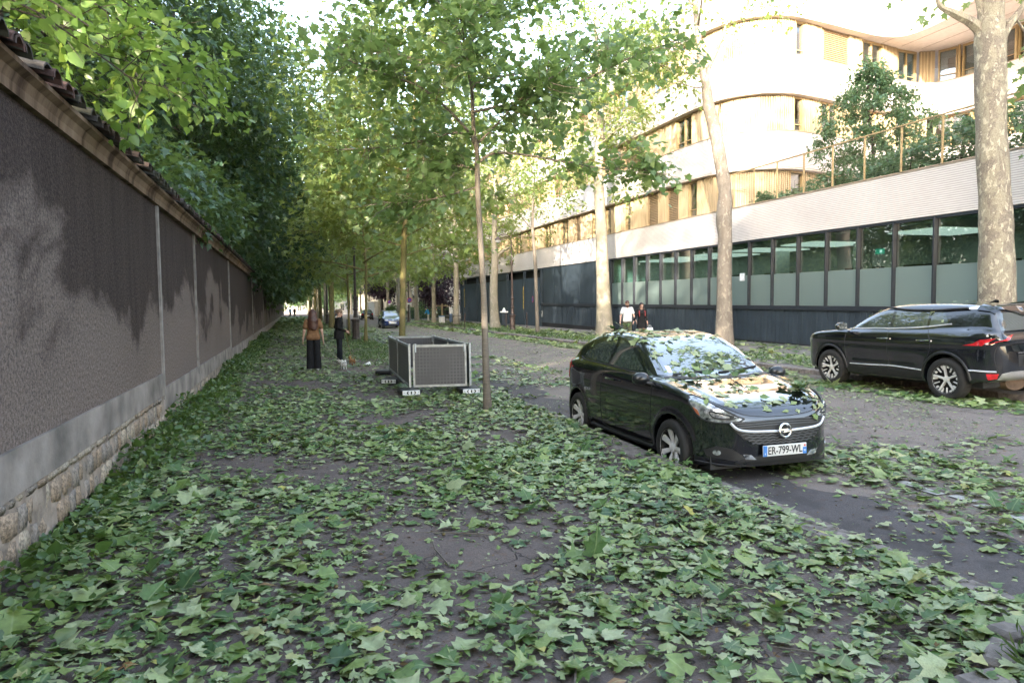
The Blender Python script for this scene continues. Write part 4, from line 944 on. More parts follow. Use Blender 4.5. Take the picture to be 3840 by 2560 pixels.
class Car:
    """body = (side outline x plan outline x section) rounded, cabin on top, wheel arches cut out"""
    def __init__(s, side, plan, wz, cab, cabw, cplan, axles, wr, arch, track, rb=.09, rc=.11, kj=.05, extra=None):
        s.side = poly_sd(spline(side, 5, True)); pl = spline(plan, 6); s.plan = poly_sd(np.concatenate([pl, (pl*np.array([1, -1]))[::-1][1:-1]]))
        s.cab = poly_sd(spline(cab, 5, True)); s.wz = smooth_fn(*zip(*wz)); s.cabw = smooth_fn(*zip(*cabw)); cp_ = spline(cplan, 6); s.cx = lambda v: np.interp(v, cp_[:, 0], cp_[:, 1])
        s.ax = axles; s.wr = wr; s.arch = arch; s.tr = track; s.rb, s.rc, s.kj = rb, rc, kj; s.extra = extra
    def f(s, x, y, z):
        ay = np.abs(y)
        d = smax(s.side(x, z), s.plan(x, ay), s.rb); d = smax(d, ay-s.wz(z), s.rb*.7)
        c = smax(s.cab(x, z), ay-s.cabw(z)*s.cx(x), s.rc)
        d = smin(d, c, s.kj)
        for a in s.ax:
            r = np.sqrt((x-a)**2+(z-s.wr)**2)
            d = d-.016*np.exp(-((r-s.arch-.02)/.035)**2)*np.clip((ay-.5)*6, 0, 1)
            d = smax(d, -np.maximum(r-s.arch, .52-ay), .012)
        if s.extra: d = s.extra(d, x, ay, z)
        return d
    def mesh(s, lo, hi, h, name, m):
        n = [int((hi[k]-lo[k])/h)+1 for k in range(3)]; g = [lo[k]+h*np.arange(n[k], dtype=np.float32) for k in range(3)]
        v = s.f(g[0][:, None, None], g[1][None, :, None], g[2][None, None, :]).astype(np.float32)
        V, F = surface_nets(v, lo, h)
        for _ in range(3):
            e = .004; x, y, z = V[:, 0], V[:, 1], V[:, 2]; d = s.f(x, y, z)
            gr = np.stack([s.f(x+e, y, z)-d, s.f(x, y+e, z)-d, s.f(x, y, z+e)-d], 1)/e; l2 = np.maximum((gr**2).sum(1), .2)
            V = V-gr*(d/l2)[:, None]*.9
        s.V, s.F = V, F
        s.bvh = BVHTree.FromPolygons([Vector(p) for p in V.tolist()], [tuple(int(i) for i in f) for f in F])
        me = np_mesh(name, V, F, m)
        x, y, z = V[:, 0], V[:, 1], V[:, 2]; e = .006
        nn = unit(np.stack([s.f(x+e, y, z)-s.f(x-e, y, z), s.f(x, y+e, z)-s.f(x, y-e, z), s.f(x, y, z+e)-s.f(x, y, z-e)], 1))
        try: me.normals_split_custom_set_from_vertices(nn.tolist())
        except Exception: pass
        return me
    def patch(s, name, poly, axis, m, parent, off=.003, deep=.012, step=.035, side=1, sm=0, cols=None):
        """outline drawn in a view plane and laid on the bodywork. axis 'y': (x,z) from the side; 'x': (y,z) from the front (side=1) or rear; 'z': (x,y) from above"""
        P = spline(poly, sm, True) if sm else np.array(poly, float)
        ed = []
        for a, b_ in zip(P, np.roll(P, -1, 0)):
            k = max(1, int(np.linalg.norm(b_-a)/step)); ed += [a+(b_-a)*i/k for i in range(k)]
        B = np.array(ed); n = len(B); ins = poly_sd(P)
        lo, hi = B.min(0), B.max(0); gx, gy = np.meshgrid(np.arange(lo[0]+step*.5, hi[0], step), np.arange(lo[1]+step*.5, hi[1], step))
        G = np.stack([gx.ravel(), gy.ravel()], 1); G = G[ins(G[:, 0], G[:, 1]) < -step*.4] if len(G) else G
        pts = [Vector(p) for p in B]+[Vector(p) for p in G]
        r = delaunay_2d_cdt(pts, [], [list(range(n))], 1, 1e-5); P2, Fc, orig = r[0], r[2], r[3]
        V = []; Nn = []
        for p in P2:
            if axis == 'y': o, d = Vector((p[0], 2*side, p[1])), Vector((0, -side, 0))
            elif axis == 'x': o, d = Vector((4*side, p[0], p[1])), Vector((-side, 0, 0))
            else: o, d = Vector((p[0], p[1], 4)), Vector((0, 0, -1))
            h, nn, i, ds = s.bvh.ray_cast(o, d)
            if h is None: h, nn, i, ds = s.bvh.find_nearest(o+d*(2 if axis == 'y' else 2.2 if axis == 'x' else 2.8))
            if nn.dot(d) > 0: nn = -nn
            V.append(h); Nn.append(nn)
        top = [v+nn*off for v, nn in zip(V, Nn)]; bot = [v-nn*deep for v, nn in zip(V, Nn)]; k = len(V)
        F = [list(f) for f in Fc]
        cnt = {}
        for f in F:
            for a, b_ in zip(f, f[1:]+f[:1]): cnt[(a, b_)] = 1
        bd = [(a, b_) for (a, b_) in cnt if (b_, a) not in cnt]
        F += [[a, a+k, b_+k, b_] for a, b_ in bd]
        me = bpy.data.meshes.new(name); me.from_pydata([tuple(v) for v in top+bot], [], F); me.materials.append(m)
        bm = bmesh.new(); bm.from_mesh(me); bmesh.ops.recalc_face_normals(bm, faces=bm.faces[:]); bm.to_mesh(me); bm.free()
        me.polygons.foreach_set('use_smooth', [True]*len(me.polygons))
        try: me.set_sharp_from_angle(angle=math.radians(50))
        except Exception: pass
        return link(name, me, parent)
    def line(s, name, pts, axis, m, parent, r=.006, side=1, sm=6, off=.0, flat=1.0):
        """a bead / trim strip following the bodywork"""
        P = spline(pts, sm) if sm else np.array(pts, float); o_ = []
        for p in P:
            if axis == 'y': o, d = Vector((p[0], 2*side, p[1])), Vector((0, -side, 0))
            elif axis == 'x': o, d = Vector((4*side, p[0], p[1])), Vector((-side, 0, 0))
            else: o, d = Vector((p[0], p[1], 4)), Vector((0, 0, -1))
            h, nn, i, ds = s.bvh.ray_cast(o, d)
            if h is None: continue
            if nn.dot(d) > 0: nn = -nn
            o_.append(h+nn*off)
        b = MB(); b.tube(o_, r, 6); return b.build(name, m, parent, smooth=True)
def paint(name, col, dirt=.07):
    m, nt, b = new_mat(name); setp(b, rough=.16, spec=.5, coat=1.0); b.inputs['Coat Roughness'].default_value = .025; b.inputs['Coat IOR'].default_value = 1.6
    co = coords(nt); f = noise(nt, co, 2.2, 5, .6); sp = noise(nt, co, 45, 2, .6)
    dust = mixc(nt, ramp(nt, f, [(.45, (0, 0, 0)), (.75, (dirt,)*3)]), col, (.10, .09, .075))
    nt.links.new(mixc(nt, ramp(nt, sp, [(.72, (0, 0, 0)), (.76, (.35,)*3)]), dust, (.10, .10, .07)), b.inputs['Base Color'])
    nt.links.new(ramp(nt, f, [(.4, (.06,)*3), (.75, (.16,)*3)]), b.inputs['Roughness']); return m
P_black = paint('black_paint', (.006, .007, .010)); P_blue = paint('blue_paint', (.010, .022, .075)); P_dk = paint('charcoal_paint', (.012, .012, .013))
M_cglass = mat('car_glass', (.040, .050, .048), .02, spec=.9, coat=1.0, var=.15, scale=2)
m, nt, b = new_mat('windscreen_glass'); setp(b, (.022, .028, .030), rough=.015, spec=1.0, coat=1.0); b.inputs['Coat IOR'].default_value = 2.0; b.inputs['IOR'].default_value = 1.9; M_wsglass = m
M_mirr = mat('mirror_shell', (.010, .011, .014), .3, spec=.5, coat=.25); M_plast2 = mat('grey_plastic', (.045, .045, .047), .4, var=.1); M_plast = mat('black_plastic', (.016, .016, .017), .55, var=.15); M_chrome = mat('chrome', (.72, .72, .71), .14, metal=1.0, var=.03); M_trim = mat('bright_trim', (.62, .63, .65), .25, metal=.25, coat=.6, var=.05)
M_alu = mat('alloy', (.62, .61, .60), .35, metal=.2, var=.10, scale=9); M_alud = mat('alloy_dark', (.03, .03, .032), .4, metal=.5)
M_tyre = mat('tyre', (.020, .019, .019), .85, var=.2, bumpy=.3, bscale=40); M_lamp = mat('lamp_lens', (.40, .42, .44), .08, metal=.55, coat=1.0, var=.62, scale=14)
M_lampr = mat('lamp_reflector', (.60, .61, .62), .18, metal=.6, coat=1., var=.75, scale=26); M_lampd = mat('lamp_dark', (.05, .05, .055), .15, coat=1., metal=.4); M_red = mat('tail_red', (.42, .012, .018), .12, coat=1.0, var=.2, scale=15)
M_plate = mat('plate_white', (.62, .62, .60), .5, var=.03); M_pblue = mat('plate_blue', (.05, .20, .55), .5, var=.05); M_ink = mat('plate_ink', (.02, .02, .02), .5); M_pred = mat('plate_red', (.6, .06, .07), .5); M_white = mat('white_print', (.75, .75, .75), .5, var=.03)
M_amber = mat('indicator', (.45, .12, .05), .2, coat=1.)
def text_mesh(txt, size, m, ext=.0015, sx=1.0, bold=.0):
    cu = bpy.data.curves.new('txt', 'FONT'); cu.body = txt; cu.size = size; cu.align_x = 'CENTER'; cu.align_y = 'CENTER'; cu.extrude = ext; cu.resolution_u = 3; cu.offset = bold
    o = bpy.data.objects.new('txt', cu); COL.objects.link(o); dg = bpy.context.evaluated_depsgraph_get(); dg.update()
    me = bpy.data.meshes.new_from_object(o.evaluated_get(dg)); bpy.data.objects.remove(o); bpy.data.curves.remove(cu)
    for v in me.vertices: v.co.x *= sx
    me.materials.clear(); me.materials.append(m); return me
def wheel_proto(R, w, style):
    """returns list of (name, mesh) for a wheel whose outer face looks along +Y"""
    rim = R*.69; prof = [(rim, -w*.5), (R*.93, -w*.5), (R*.985, -w*.42), (R, -w*.3), (R, w*.3), (R*.985, w*.42), (R*.93, w*.5), (R*.80, w*.515), (rim*1.03, w*.49), (rim, w*.44)]
    M = Matrix.Rotation(-math.pi/2, 4, 'X')
    b = MB(); b.lathe(prof, 40, M, False)
    for i in range(40):
        a = 2*math.pi*i/40; b.box(-.006, .006, -w*.28, w*.28, R-.004, R+.004, Matrix.Rotation(a, 4, 'Y'))
    tyre = b.mesh('tyre', M_tyre, True)
    b = MB(); b.lathe([(rim, w*.44), (rim*.96, w*.46), (rim*.93, w*.40), (rim*.90, -w*.35), (rim, -w*.4)], 36, M, False); b.lathe([(rim*.9, -w*.1), (.02, -w*.1)], 24, M, False); rim_d = b.mesh('rim_barrel', M_alud, True)
    b = MB()
    def spoke(a, r0, r1, w0, w1, y0, y1, th=.012):
        c = Matrix.Rotation(a, 4, 'Y')
        V = [(-w0, y0, r0), (w0, y0, r0), (w1, y1, r1), (-w1, y1, r1), (-w0, y0-th*2, r0), (w0, y0-th*2, r0), (w1, y1-th*2, r1), (-w1, y1-th*2, r1), (0, y0+th*.5, r0), (0, y1+th*.3, r1)]
        V = [c @ Vector(v) for v in V]; b.add(V, [(0, 8, 9, 3), (8, 1, 2, 9), (1, 5, 6, 2), (4, 0, 3, 7), (3, 9, 2, 6, 7), (4, 5, 1, 8, 0), (4, 7, 6, 5)])
    yo = w*.42
    if style == 'broad':
        for k in range(7): spoke(2*math.pi*k/7+.2, .045, rim*.95, .016, .036, yo-.03, yo-.002)
    elif style == 'cut':
        for k in range(5):
            a = 2*math.pi*k/5+.1; spoke(a, .04, rim*.95, .017, .020, yo-.02, yo)
            spoke(a+.22, rim*.66, rim*.95, .006, .024, yo-.012, yo-.002); spoke(a-.30, rim*.80, rim*.95, .020, .012, yo-.012, yo-.002)
            spoke(a+.62, rim*.58, rim*.95, .008, .012, yo-.014, yo-.002)
    else:
        for k in range(9): spoke(2*math.pi*k/9, .04, rim*.95, .018, .028, yo-.03, yo)
    b.lathe([(.052, yo-.05), (.052, yo-.012), (.03, yo-.004), (.0, yo-.004)], 16, M, False); b.lathe([(rim*1.0, yo-.03), (rim*.99, yo+.008), (rim*.945, yo-.004), (rim*.94, yo-.03)], 40, M, False)
    sp = b.mesh('rim', M_alu, True); return [('tyre', tyre), ('rim_barrel', rim_d), ('rim', sp)]
def put_wheels(car, root, w, style, steer=0.0):
    pr = wheel_proto(car.wr, w, style)
    for a in car.ax:
        for sd in (1, -1):
            e = link('wheel', pr[0][1], root, (a, sd*(car.tr-w*.5), car.wr-.012), (0, 0, (0 if sd > 0 else math.pi)+(steer if a > 0 else 0)))
            for nme, me in pr[1:]: link(nme, me, e)
def plate(root, loc, rot, txt, w=.52, h=.11, dept='92'):
    p = empty('number_plate', loc); p.parent = root; p.rotation_euler = rot
    b = MB(); b.box(-w/2, w/2, -h/2, h/2, -.012, 0, bev=.004); pm_ = b.build('plate_board', M_plate, p)
    MB().box(-w/2+.002, -w/2+.046, -h/2+.002, h/2-.002, .0005, .002).build('plate_band', M_pblue, p)
    MB().box(w/2-.046, w/2-.002, -h/2+.002, 0.012, .0005, .002).build('plate_band', M_pblue, p)
    b = MB()
    for k in range(3): b.box(-.013, .013, -.003, .003, .0012, .0024, Matrix.Translation((w/2-.024, .03, 0)) @ Matrix.Rotation(k*math.pi/3, 4, 'Z'))
    b.build('plate_mark', M_pred, p)
    link('lettering', text_mesh(txt, h*.98, M_ink, .001, .80, .0012), p, (0, -.002, .0022))
    for s_, x, y, z in (('F', -w/2+.024, -.03, .026), (dept, w/2-.024, -.022, .028)): link('lettering', text_mesh(s_, z, M_white, .0006), p, (x, y, .0028))
    return p

# ---- small black three-door hatchback
side = [(1.95, .20), (2.015, .35), (2.025, .49), (2.01, .61), (1.955, .72), (1.83, .805), (1.55, .885), (1.2, .950), (.92, .985), (.4, .99), (-.4, 1.02), (-1.2, 1.055), (-1.7, 1.04), (-1.86, .95), (-1.92, .80), (-1.93, .55), (-1.90, .35), (-1.80, .24), (-.9, .20), (.4, .19), (1.45, .19)]
plan = [(2.03, 0), (2.02, .25), (1.97, .47), (1.84, .66), (1.65, .775), (1.36, .842), (.9, .868), (0, .870), (-1.0, .872), (-1.45, .85), (-1.72, .77), (-1.86, .60), (-1.92, .35), (-1.935, 0)]
wz = [(.0, .78), (.2, .80), (.35, .846), (.5, .868), (.65, .872), (.80, .862), (.91, .838), (.99, .806), (1.06, .77), (1.15, .70), (1.6, .6)]
cab = [(1.06, .88), (.88, .985), (.46, 1.235), (.12, 1.40), (-.15, 1.455), (-.5, 1.475), (-.85, 1.455), (-1.2, 1.395), (-1.5, 1.29), (-1.68, 1.16), (-1.84, .99), (-1.86, .9), (-.4, .85)]
cabw = [(.8, .81), (.97, .79), (1.07, .755), (1.17, .715), (1.29, .665), (1.39, .61), (1.49, .54), (1.6, .45)]
cpl = [(-2, .80), (-1.8, .87), (-1.4, .965), (-.8, 1.0), (.0, 1.0), (.5, .98), (.9, .93), (1.1, .88)]
def op_extra(d, x, ay, z):
    # pulled-in bumper mouth, side swage, bonnet crease
    d = d+.006*np.exp(-((z-.60-.05*(x/2))/.03)**2)*np.clip((ay-.7)*8, 0, 1)*np.clip((1.2-np.abs(x))*4, 0, 1)
    d = d-.010*np.exp(-((ay-.52-.10*(1.9-x))/.05)**2)*np.clip((x-.9)*5, 0, 1)*np.clip((z-.75)*8, 0, 1)
    return d
opel = Car(side, plan, wz, cab, cabw, cpl, (1.27, -1.24), .305, .352, .855, extra=op_extra)
hatch = empty('hatchback', (4.66, 7.77, -.075), -math.pi/2+.0, 'small black three door hatchback strewn with green leaves, parked facing us along the kerb', 'car')
bdy = link('body', opel.mesh((-2.0, -.95, .12), (2.16, .95, 1.56), .026, 'body', P_black), hatch)
put_wheels(opel, hatch, .195, 'broad')
MB().box(-1.75, 1.80, -.70, .70, .16, .30).build('underbody', M_plast, hatch)
for sd in (1, -1):
    opel.patch('side_window', [(.52, 1.045), (.22, 1.215), (-.02, 1.325), (-.30, 1.375), (-.36, 1.065), (.1, 1.045)], 'y', M_cglass, hatch, side=sd)
    opel.patch('quarter_window', [(-.43, 1.07), (-.38, 1.372), (-.72, 1.35), (-1.05, 1.27), (-1.30, 1.13), (-1.15, 1.09)], 'y', M_cglass, hatch, side=sd)
    opel.patch('corner_window', [(.58, 1.04), (.55, 1.08), (.48, 1.115), (.76, 1.0), (.74, .985)], 'y', M_cglass, hatch, side=sd, off=.002)
    opel.line('window_trim', [(.76, .985), (.3, 1.02), (-.4, 1.048), (-1.2, 1.072), (-1.36, 1.105)], 'y', M_plast, hatch, .010, sd)
    opel.line('door_seam', [(.84, .99), (.86, .75), (.83, .40), (.76, .27), (-.35, .27), (-.46, .40), (-.47, .8), (-.40, 1.06)], 'y', M_plast, hatch, .0045, sd)
    opel.line('bumper_seam', [(1.66, .60), (1.75, .72), (1.80, .78)], 'y', M_plast, hatch, .004, sd)
    opel.line('sill_trim', [(.86, .225), (0, .215), (-.84, .225)], 'y', M_plast, hatch, .03, sd)
    h = MB(); h.tube([Vector((-.24, sd*.885, .90)), Vector((-.16, sd*.905, .905)), Vector((-.06, sd*.905, .905)), Vector((.0, sd*.882, .90))], .014, 6); h.build('door_handle', P_black, hatch, True)
    # mirror
    mb = Blob((.50, -.20, -.14), (.86, .16, .14), .012)
    mb.ell((.68, 0, 0), (.085, .105, .075), .02).plane(0, .645, -1)
    mr = link('mirror', mb.mesh('mirror', M_mirr), hatch, (0.08, sd*.92, .99))
    MB().box(.63, .648, -.085, .085, -.055, .055).build('mirror_glass', M_cglass, mr)
    MB().tube([Vector((.72, -sd*.0, -.03)), Vector((.75, -sd*.13, -.06))], .022, 6).build('mirror_arm', M_plast, mr)
    # lamps
    opel.patch('headlight', [(.42*sd, 0.683), (.50*sd, 0.653), (.66*sd, 0.643), (.75*sd, 0.678), (.79*sd, 0.778), (.800*sd, 0.838), (.77*sd, 0.883), (.72*sd, 0.878), (.62*sd, 0.788), (.50*sd, 0.713)], 'x', M_lamp, hatch, .004, .02, .03)
    opel.line('lamp_surround', [(.42*sd, .683), (.50*sd, .653), (.66*sd, .643), (.75*sd, .678), (.79*sd, .778), (.798*sd, .838), (.77*sd, .883), (.72*sd, .878), (.62*sd, .788), (.50*sd, .713), (.42*sd, .683)], 'x', M_plast, hatch, .008, off=.004)
    opel.patch('headlight_reflector', [(.47*sd, 0.686), (.60*sd, 0.668), (.70*sd, 0.683), (.735*sd, 0.743), (.70*sd, 0.783), (.62*sd, 0.753), (.52*sd, 0.713)], 'x', M_lampr, hatch, .008, .01, .03)
    opel.line('lamp_bead', [(.50*sd, 0.693), (.60*sd, 0.683), (.68*sd, 0.698), (.70*sd, 0.748), (.62*sd, 0.733), (.52*sd, 0.703)], 'x', M_plast, hatch, .007, off=.010)
    opel.patch('indicator', [(.755*sd, 0.698), (.775*sd, 0.728), (.785*sd, 0.778), (.765*sd, 0.753)], 'x', M_amber, hatch, .0075, .01, .03)
    opel.patch('fog_recess', [(.40*sd, .285), (.52*sd, .265), (.72*sd, .30), (.74*sd, .36), (.66*sd, .41), (.54*sd, .385)], 'x', M_plast, hatch, .003, .01, .03)
    fl = empty('fog_lamp', (0, 0, 0)); fl.parent = hatch
    opel.patch('fog_lens', [(.655*sd+.028*math.cos(a), .345+.028*math.sin(a)) for a in np.linspace(0, 6.283, 14)[:-1]], 'x', M_lamp, fl, .012, .01, .02)
    opel.patch('bumper_blade', [(.30*sd, .275), (.36*sd, .325), (.44*sd, .33), (.42*sd, .285)], 'x', M_lamp, hatch, .008, .01, .03)
    opel.patch('tail_light', [(.56*sd, .80), (.80*sd, .78), (.82*sd, 1.0), (.70*sd, 1.04)], 'x', M_red, hatch, .006, .01, .04, side=-1)
    opel.patch('tail_light', [(-1.62, .86), (-1.80, .84), (-1.80, 1.02), (-1.70, 1.05), (-1.58, .98)], 'y', M_red, hatch, .006, .01, .04, side=sd)
opel.patch('windscreen', [(-.71, 1.025), (-.40, 1.005), (0, .995), (.40, 1.005), (.71, 1.025), (.65, 1.21), (.555, 1.38), (.25, 1.405), (-.25, 1.405), (-.555, 1.38), (-.65, 1.21)], 'x', M_wsglass, hatch, .003, .012, .05)
opel.patch('rear_window', [(-.58, 1.0), (.58, 1.0), (.46, 1.26), (-.46, 1.26)], 'x', M_cglass, hatch, .003, .012, .06, side=-1)
opel.patch('cowl', [(.90, -.69), (1.0, -.3), (1.02, 0), (1.0, .3), (.90, .69), (.84, .67), (.91, .3), (.93, 0), (.91, -.3), (.84, -.67)], 'z', M_plast, hatch, .004, .01, .05)
opel.line('bonnet_seam', [(-.70, 0.910), (-.60, 0.810), (-.42, 0.725), (-.2, 0.695), (0, 0.690), (.2, 0.695), (.42, 0.725), (.60, 0.810), (.70, 0.910)], 'x', M_plast, hatch, .0045)
opel.line('roof_seam', [(.33, .48), (-.4, .53), (-1.2, .50), (-1.6, .46)], 'z', M_plast, hatch, .006); opel.line('roof_seam', [(.33, -.48), (-.4, -.53), (-1.2, -.50), (-1.6, -.46)], 'z', M_plast, hatch, .006)
for sx, xa, xb in ((1, .05, .62), (-1, -.55, .02)): opel.line('wiper', [(xa, 1.02), (xa+.25, 1.035), (xb, 1.065)] if sx > 0 else [(xa, 1.02), (xa+.25, 1.03), (xb, 1.05)], 'x', M_plast, hatch, .009, off=.014)
gr = opel.patch('grille', [(-.56, 0.654), (-.30, 0.661), (0, 0.664), (.30, 0.661), (.56, 0.654), (.54, 0.589), (.44, 0.489), (.30, 0.434), (0, 0.424), (-.30, 0.434), (-.44, 0.489), (-.54, 0.589)], 'x', M_plast, hatch, .004, .012, .04)
for k in range(3): opel.line('grille_bar', [(-.52+.02*k, .644-.02*k), (0, .657-.022*k), (.52-.02*k, .644-.02*k)], 'x', M_plast2, gr, .008, off=.008)
for k in range(4):
    z = .534-.027*k; w_ = .46-.035*k; opel.line('grille_bar', [(x, z-.02*(1-(x/.5)**2)+.006*((i % 2)*2-1)) for i, x in enumerate(np.linspace(-w_, w_, 21))], 'x', M_plast2, gr, .007, off=.009, sm=0)
opel.line('chrome_bar', [(-.555, 0.644), (-.50, 0.587), (-.40, 0.562), (-.2, 0.551), (0, 0.547), (.2, 0.551), (.40, 0.562), (.50, 0.587), (.555, 0.644)], 'x', M_trim, hatch, .0145, off=.010)
opel.patch('lower_intake', [(-.52, .245), (-.44, .30), (.44, .30), (.52, .245), (.40, .215), (-.40, .215)], 'x', M_plast, hatch, .004, .01, .04)
opel.line('lip_trim', [(-.78, .235), (-.5, .215), (0, .21), (.5, .215), (.78, .235)], 'x', M_plast, hatch, .012)
em = empty('emblem', (2.043, 0, .556)); em.parent = hatch; em.rotation_euler = (0, -.12, 0)
b = MB(); Rr = .066
for i in range(28):
    pass
b.tube([Vector((0, math.cos(a)*Rr, math.sin(a)*Rr)) for a in np.linspace(0, 2*math.pi, 29)], .0115, 8); b.build('emblem_ring', M_chrome, em, True)
b = MB(); b.prism([(-.088, .012), (.030, .018), (.012, -.002), (.088, -.008), (-.030, -.020), (-.010, .002)], -.008, .008, Matrix.Rotation(math.pi/2, 4, 'Z')); b.build('emblem_flash', M_chrome, em)
plate(hatch, (2.043, 0, .362), (math.pi/2, 0, math.pi/2), 'ER-799-WL')
sk_ = opel.patch('tax_sticker', [(-.585, 1.040), (-.53, 1.040), (-.515, 1.110), (-.57, 1.110)], 'x', M_white, hatch, .006, .002, .05)

# ---- black SUV on the far kerb
side = [(2.18, .34), (2.27, .48), (2.28, .68), (2.24, .86), (2.12, .985), (1.80, 1.075), (1.40, 1.12), (1.05, 1.15), (.4, 1.12), (-.6, 1.14), (-1.4, 1.20), (-1.95, 1.22), (-2.14, 1.12), (-2.20, .95), (-2.24, .72), (-2.23, .52), (-2.14, .38), (-1.2, .28), (0, .26), (1.4, .28)]
plan = [(2.28, 0), (2.27, .35), (2.20, .62), (2.04, .80), (1.80, .88), (1.3, .92), (.6, .932), (-.6, .935), (-1.5, .93), (-1.9, .885), (-2.10, .76), (-2.21, .5), (-2.24, 0)]
wz = [(.0, .84), (.25, .86), (.4, .905), (.6, .932), (.8, .935), (.95, .92), (1.08, .885), (1.15, .85), (1.3, .78), (1.8, .6)]
cab = [(1.30, 1.0), (1.02, 1.13), (.55, 1.40), (.20, 1.56), (-.15, 1.625), (-.7, 1.645), (-1.3, 1.635), (-1.80, 1.595), (-1.98, 1.54), (-2.05, 1.38), (-2.15, 1.15), (-2.1, 1.0), (0, .98)]
cabw = [(.9, .88), (1.1, .86), (1.2, .815), (1.3, .768), (1.4, .718), (1.5, .662), (1.6, .60), (1.7, .53), (1.8, .45)]
cpl = [(-2.3, .80), (-2.0, .87), (-1.5, .96), (-.8, 1.0), (.3, 1.0), (.8, .96), (1.3, .88), (1.5, .84)]
def kia_extra(d, x, ay, z):
    d = d-.012*np.exp(-((z-.93-.03*np.clip(-x-.6, 0, 2))/.03)**2)*np.clip((ay-.7)*8, 0, 1)
    return d+.012*np.exp(-((z-.62)/.09)**2)*np.clip((ay-.75)*8, 0, 1)*np.clip((.95-np.abs(x))*4, 0, 1)
kia = Car(side, plan, wz, cab, cabw, cpl, (1.34, -1.34), .365, .425, .93, rb=.085, rc=.11, extra=kia_extra)
suv = empty('suv', (11.66, 10.47, .06), math.pi/2, 'black SUV parked half up on the far kerb, seen from its left rear', 'car')
suv.rotation_euler = (math.radians(-2.0), 0, math.pi/2); suv.rotation_mode = 'XYZ'
link('body', kia.mesh((-2.34, -1.02, .18), (2.36, 1.02, 1.72), .030, 'body', P_black), suv)
put_wheels(kia, suv, .235, 'cut')
MB().box(-1.9, 2.0, -.74, .74, .24, .42).build('underbody', M_plast, suv)
b = MB(); b.lathe([(.0, -.10), (.24, -.10), (.27, -.03), (.27, .03), (.24, .10), (0, .10)], 20, Matrix.Translation((-1.88, .1, .30)) @ Matrix.Scale(.55, 4, (0, 0, 1)) @ Matrix.Rotation(math.pi/2, 4, 'Y')); b.build('silencer', mat('rusty_steel', (.16, .11, .08), .7, metal=.4, var=.3), suv, True)
for sd in (1, -1):
    kia.patch('side_window', [(.80, 1.20), (.52, 1.375), (.22, 1.50), (-.05, 1.535), (-.09, 1.215), (.4, 1.205)], 'y', M_cglass, suv, side=sd)
    kia.patch('side_window', [(-.15, 1.22), (-.12, 1.54), (-.55, 1.55), (-.84, 1.54), (-.88, 1.25)], 'y', M_cglass, suv, side=sd)
    kia.patch('quarter_window', [(-.93, 1.255), (-.90, 1.535), (-1.12, 1.52), (-1.28, 1.31)], 'y', M_cglass, suv, side=sd)
    kia.patch('corner_window', [(.86, 1.20), (.84, 1.24), (.60, 1.38), (1.0, 1.16)], 'y', M_plast, suv, side=sd)
    kia.line('window_trim', [(1.0, 1.16), (.4, 1.185), (-.2, 1.20), (-.8, 1.235), (-1.34, 1.30)], 'y', M_trim, suv, .013, sd, off=.004)
    kia.patch('pillar_trim', [(-1.20, 1.555), (-1.75, 1.60), (-1.98, 1.56), (-1.96, 1.53), (-1.6, 1.545)], 'y', M_trim, suv, side=sd, off=.006)
    kia.line('roof_rail', [(.15, .60), (-.3, .645), (-1.0, .645), (-1.55, .60)], 'z', M_plast, suv, .018, off=.03) if sd > 0 else kia.line('roof_rail', [(.15, -.60), (-.3, -.645), (-1.0, -.645), (-1.55, -.60)], 'z', M_plast, suv, .018, off=.03)
    kia.line('door_seam', [(.92, 1.15), (.93, .8), (.86, .48), (.80, .40), (-.08, .40), (-.12, .8), (-.10, 1.2)], 'y', M_plast, suv, .0045, sd)
    kia.line('door_seam', [(-.12, .40), (-.80, .42), (-.98, .70), (-1.05, .95), (-.92, 1.22)], 'y', M_plast, suv, .0045, sd)
    kia.line('sill_trim', [(.80, .475), (.2, .49), (-.25, .505), (-.90, .475)], 'y', M_trim, suv, .013, sd, off=.008)
    kia.patch('sill_cladding', [(.95, .30), (-.95, .30), (-.95, .44), (.95, .44)], 'y', M_plast, suv, side=sd, off=.006, step=.06)
    for a in kia.ax:
        kia.line('arch_cladding', [(a+.455*math.cos(t_), .365+.455*math.sin(t_)) for t_ in np.linspace(.02, math.pi-.02, 18)], 'y', M_plast, suv, .022, sd, sm=0)
    for hx in (.10, -.78):
        h = MB(); h.tube([Vector((hx, sd*.925, 1.005)), Vector((hx-.06, sd*.955, 1.012)), Vector((hx-.20, sd*.955, 1.018)), Vector((hx-.26, sd*.93, 1.015))], .013, 6); h.build('door_handle', M_chrome, suv, True)
    mb = Blob((-.16, -.22, -.16), (.2, .22, .16), .014); mb.ell((.0, 0, 0), (.10, .125, .085), .02).plane(0, -.045, -1)
    mr = link('mirror', mb.mesh('mirror', P_black), suv, (.90, sd*1.03, 1.22)); MB().box(-.06, -.046, -.10, .10, -.065, .065).build('mirror_glass', M_cglass, mr)
    MB().tube([Vector((.02, -sd*.05, -.05)), Vector((.03, -sd*.17, -.06))], .022, 6).build('mirror_arm', M_plast, mr)
    tl_ = kia.patch('tail_light', [(-1.66, .955), (-1.98, .965), (-2.12, 1.08), (-1.95, 1.06), (-1.82, .985)], 'y', M_red, suv, .008, .01, .035, side=sd)
    for k in range(2): kia.line('lamp_bead', [(-1.72, .985+.03*k), (-1.84, .995+.03*k)], 'y', M_chrome, tl_, .005, sd, off=.012, sm=0)
    kia.patch('tail_light', [(.86*sd, .965), (.60*sd, 1.10), (.42*sd, 1.13), (.70*sd, 1.03)], 'x', M_red, suv, .008, .01, .035, side=-1)
    kia.patch('reflector', [(-2.02, .50), (-2.14, .50), (-2.12, .42), (-2.04, .40)], 'y', M_red, suv, .008, .01, .03, side=sd)
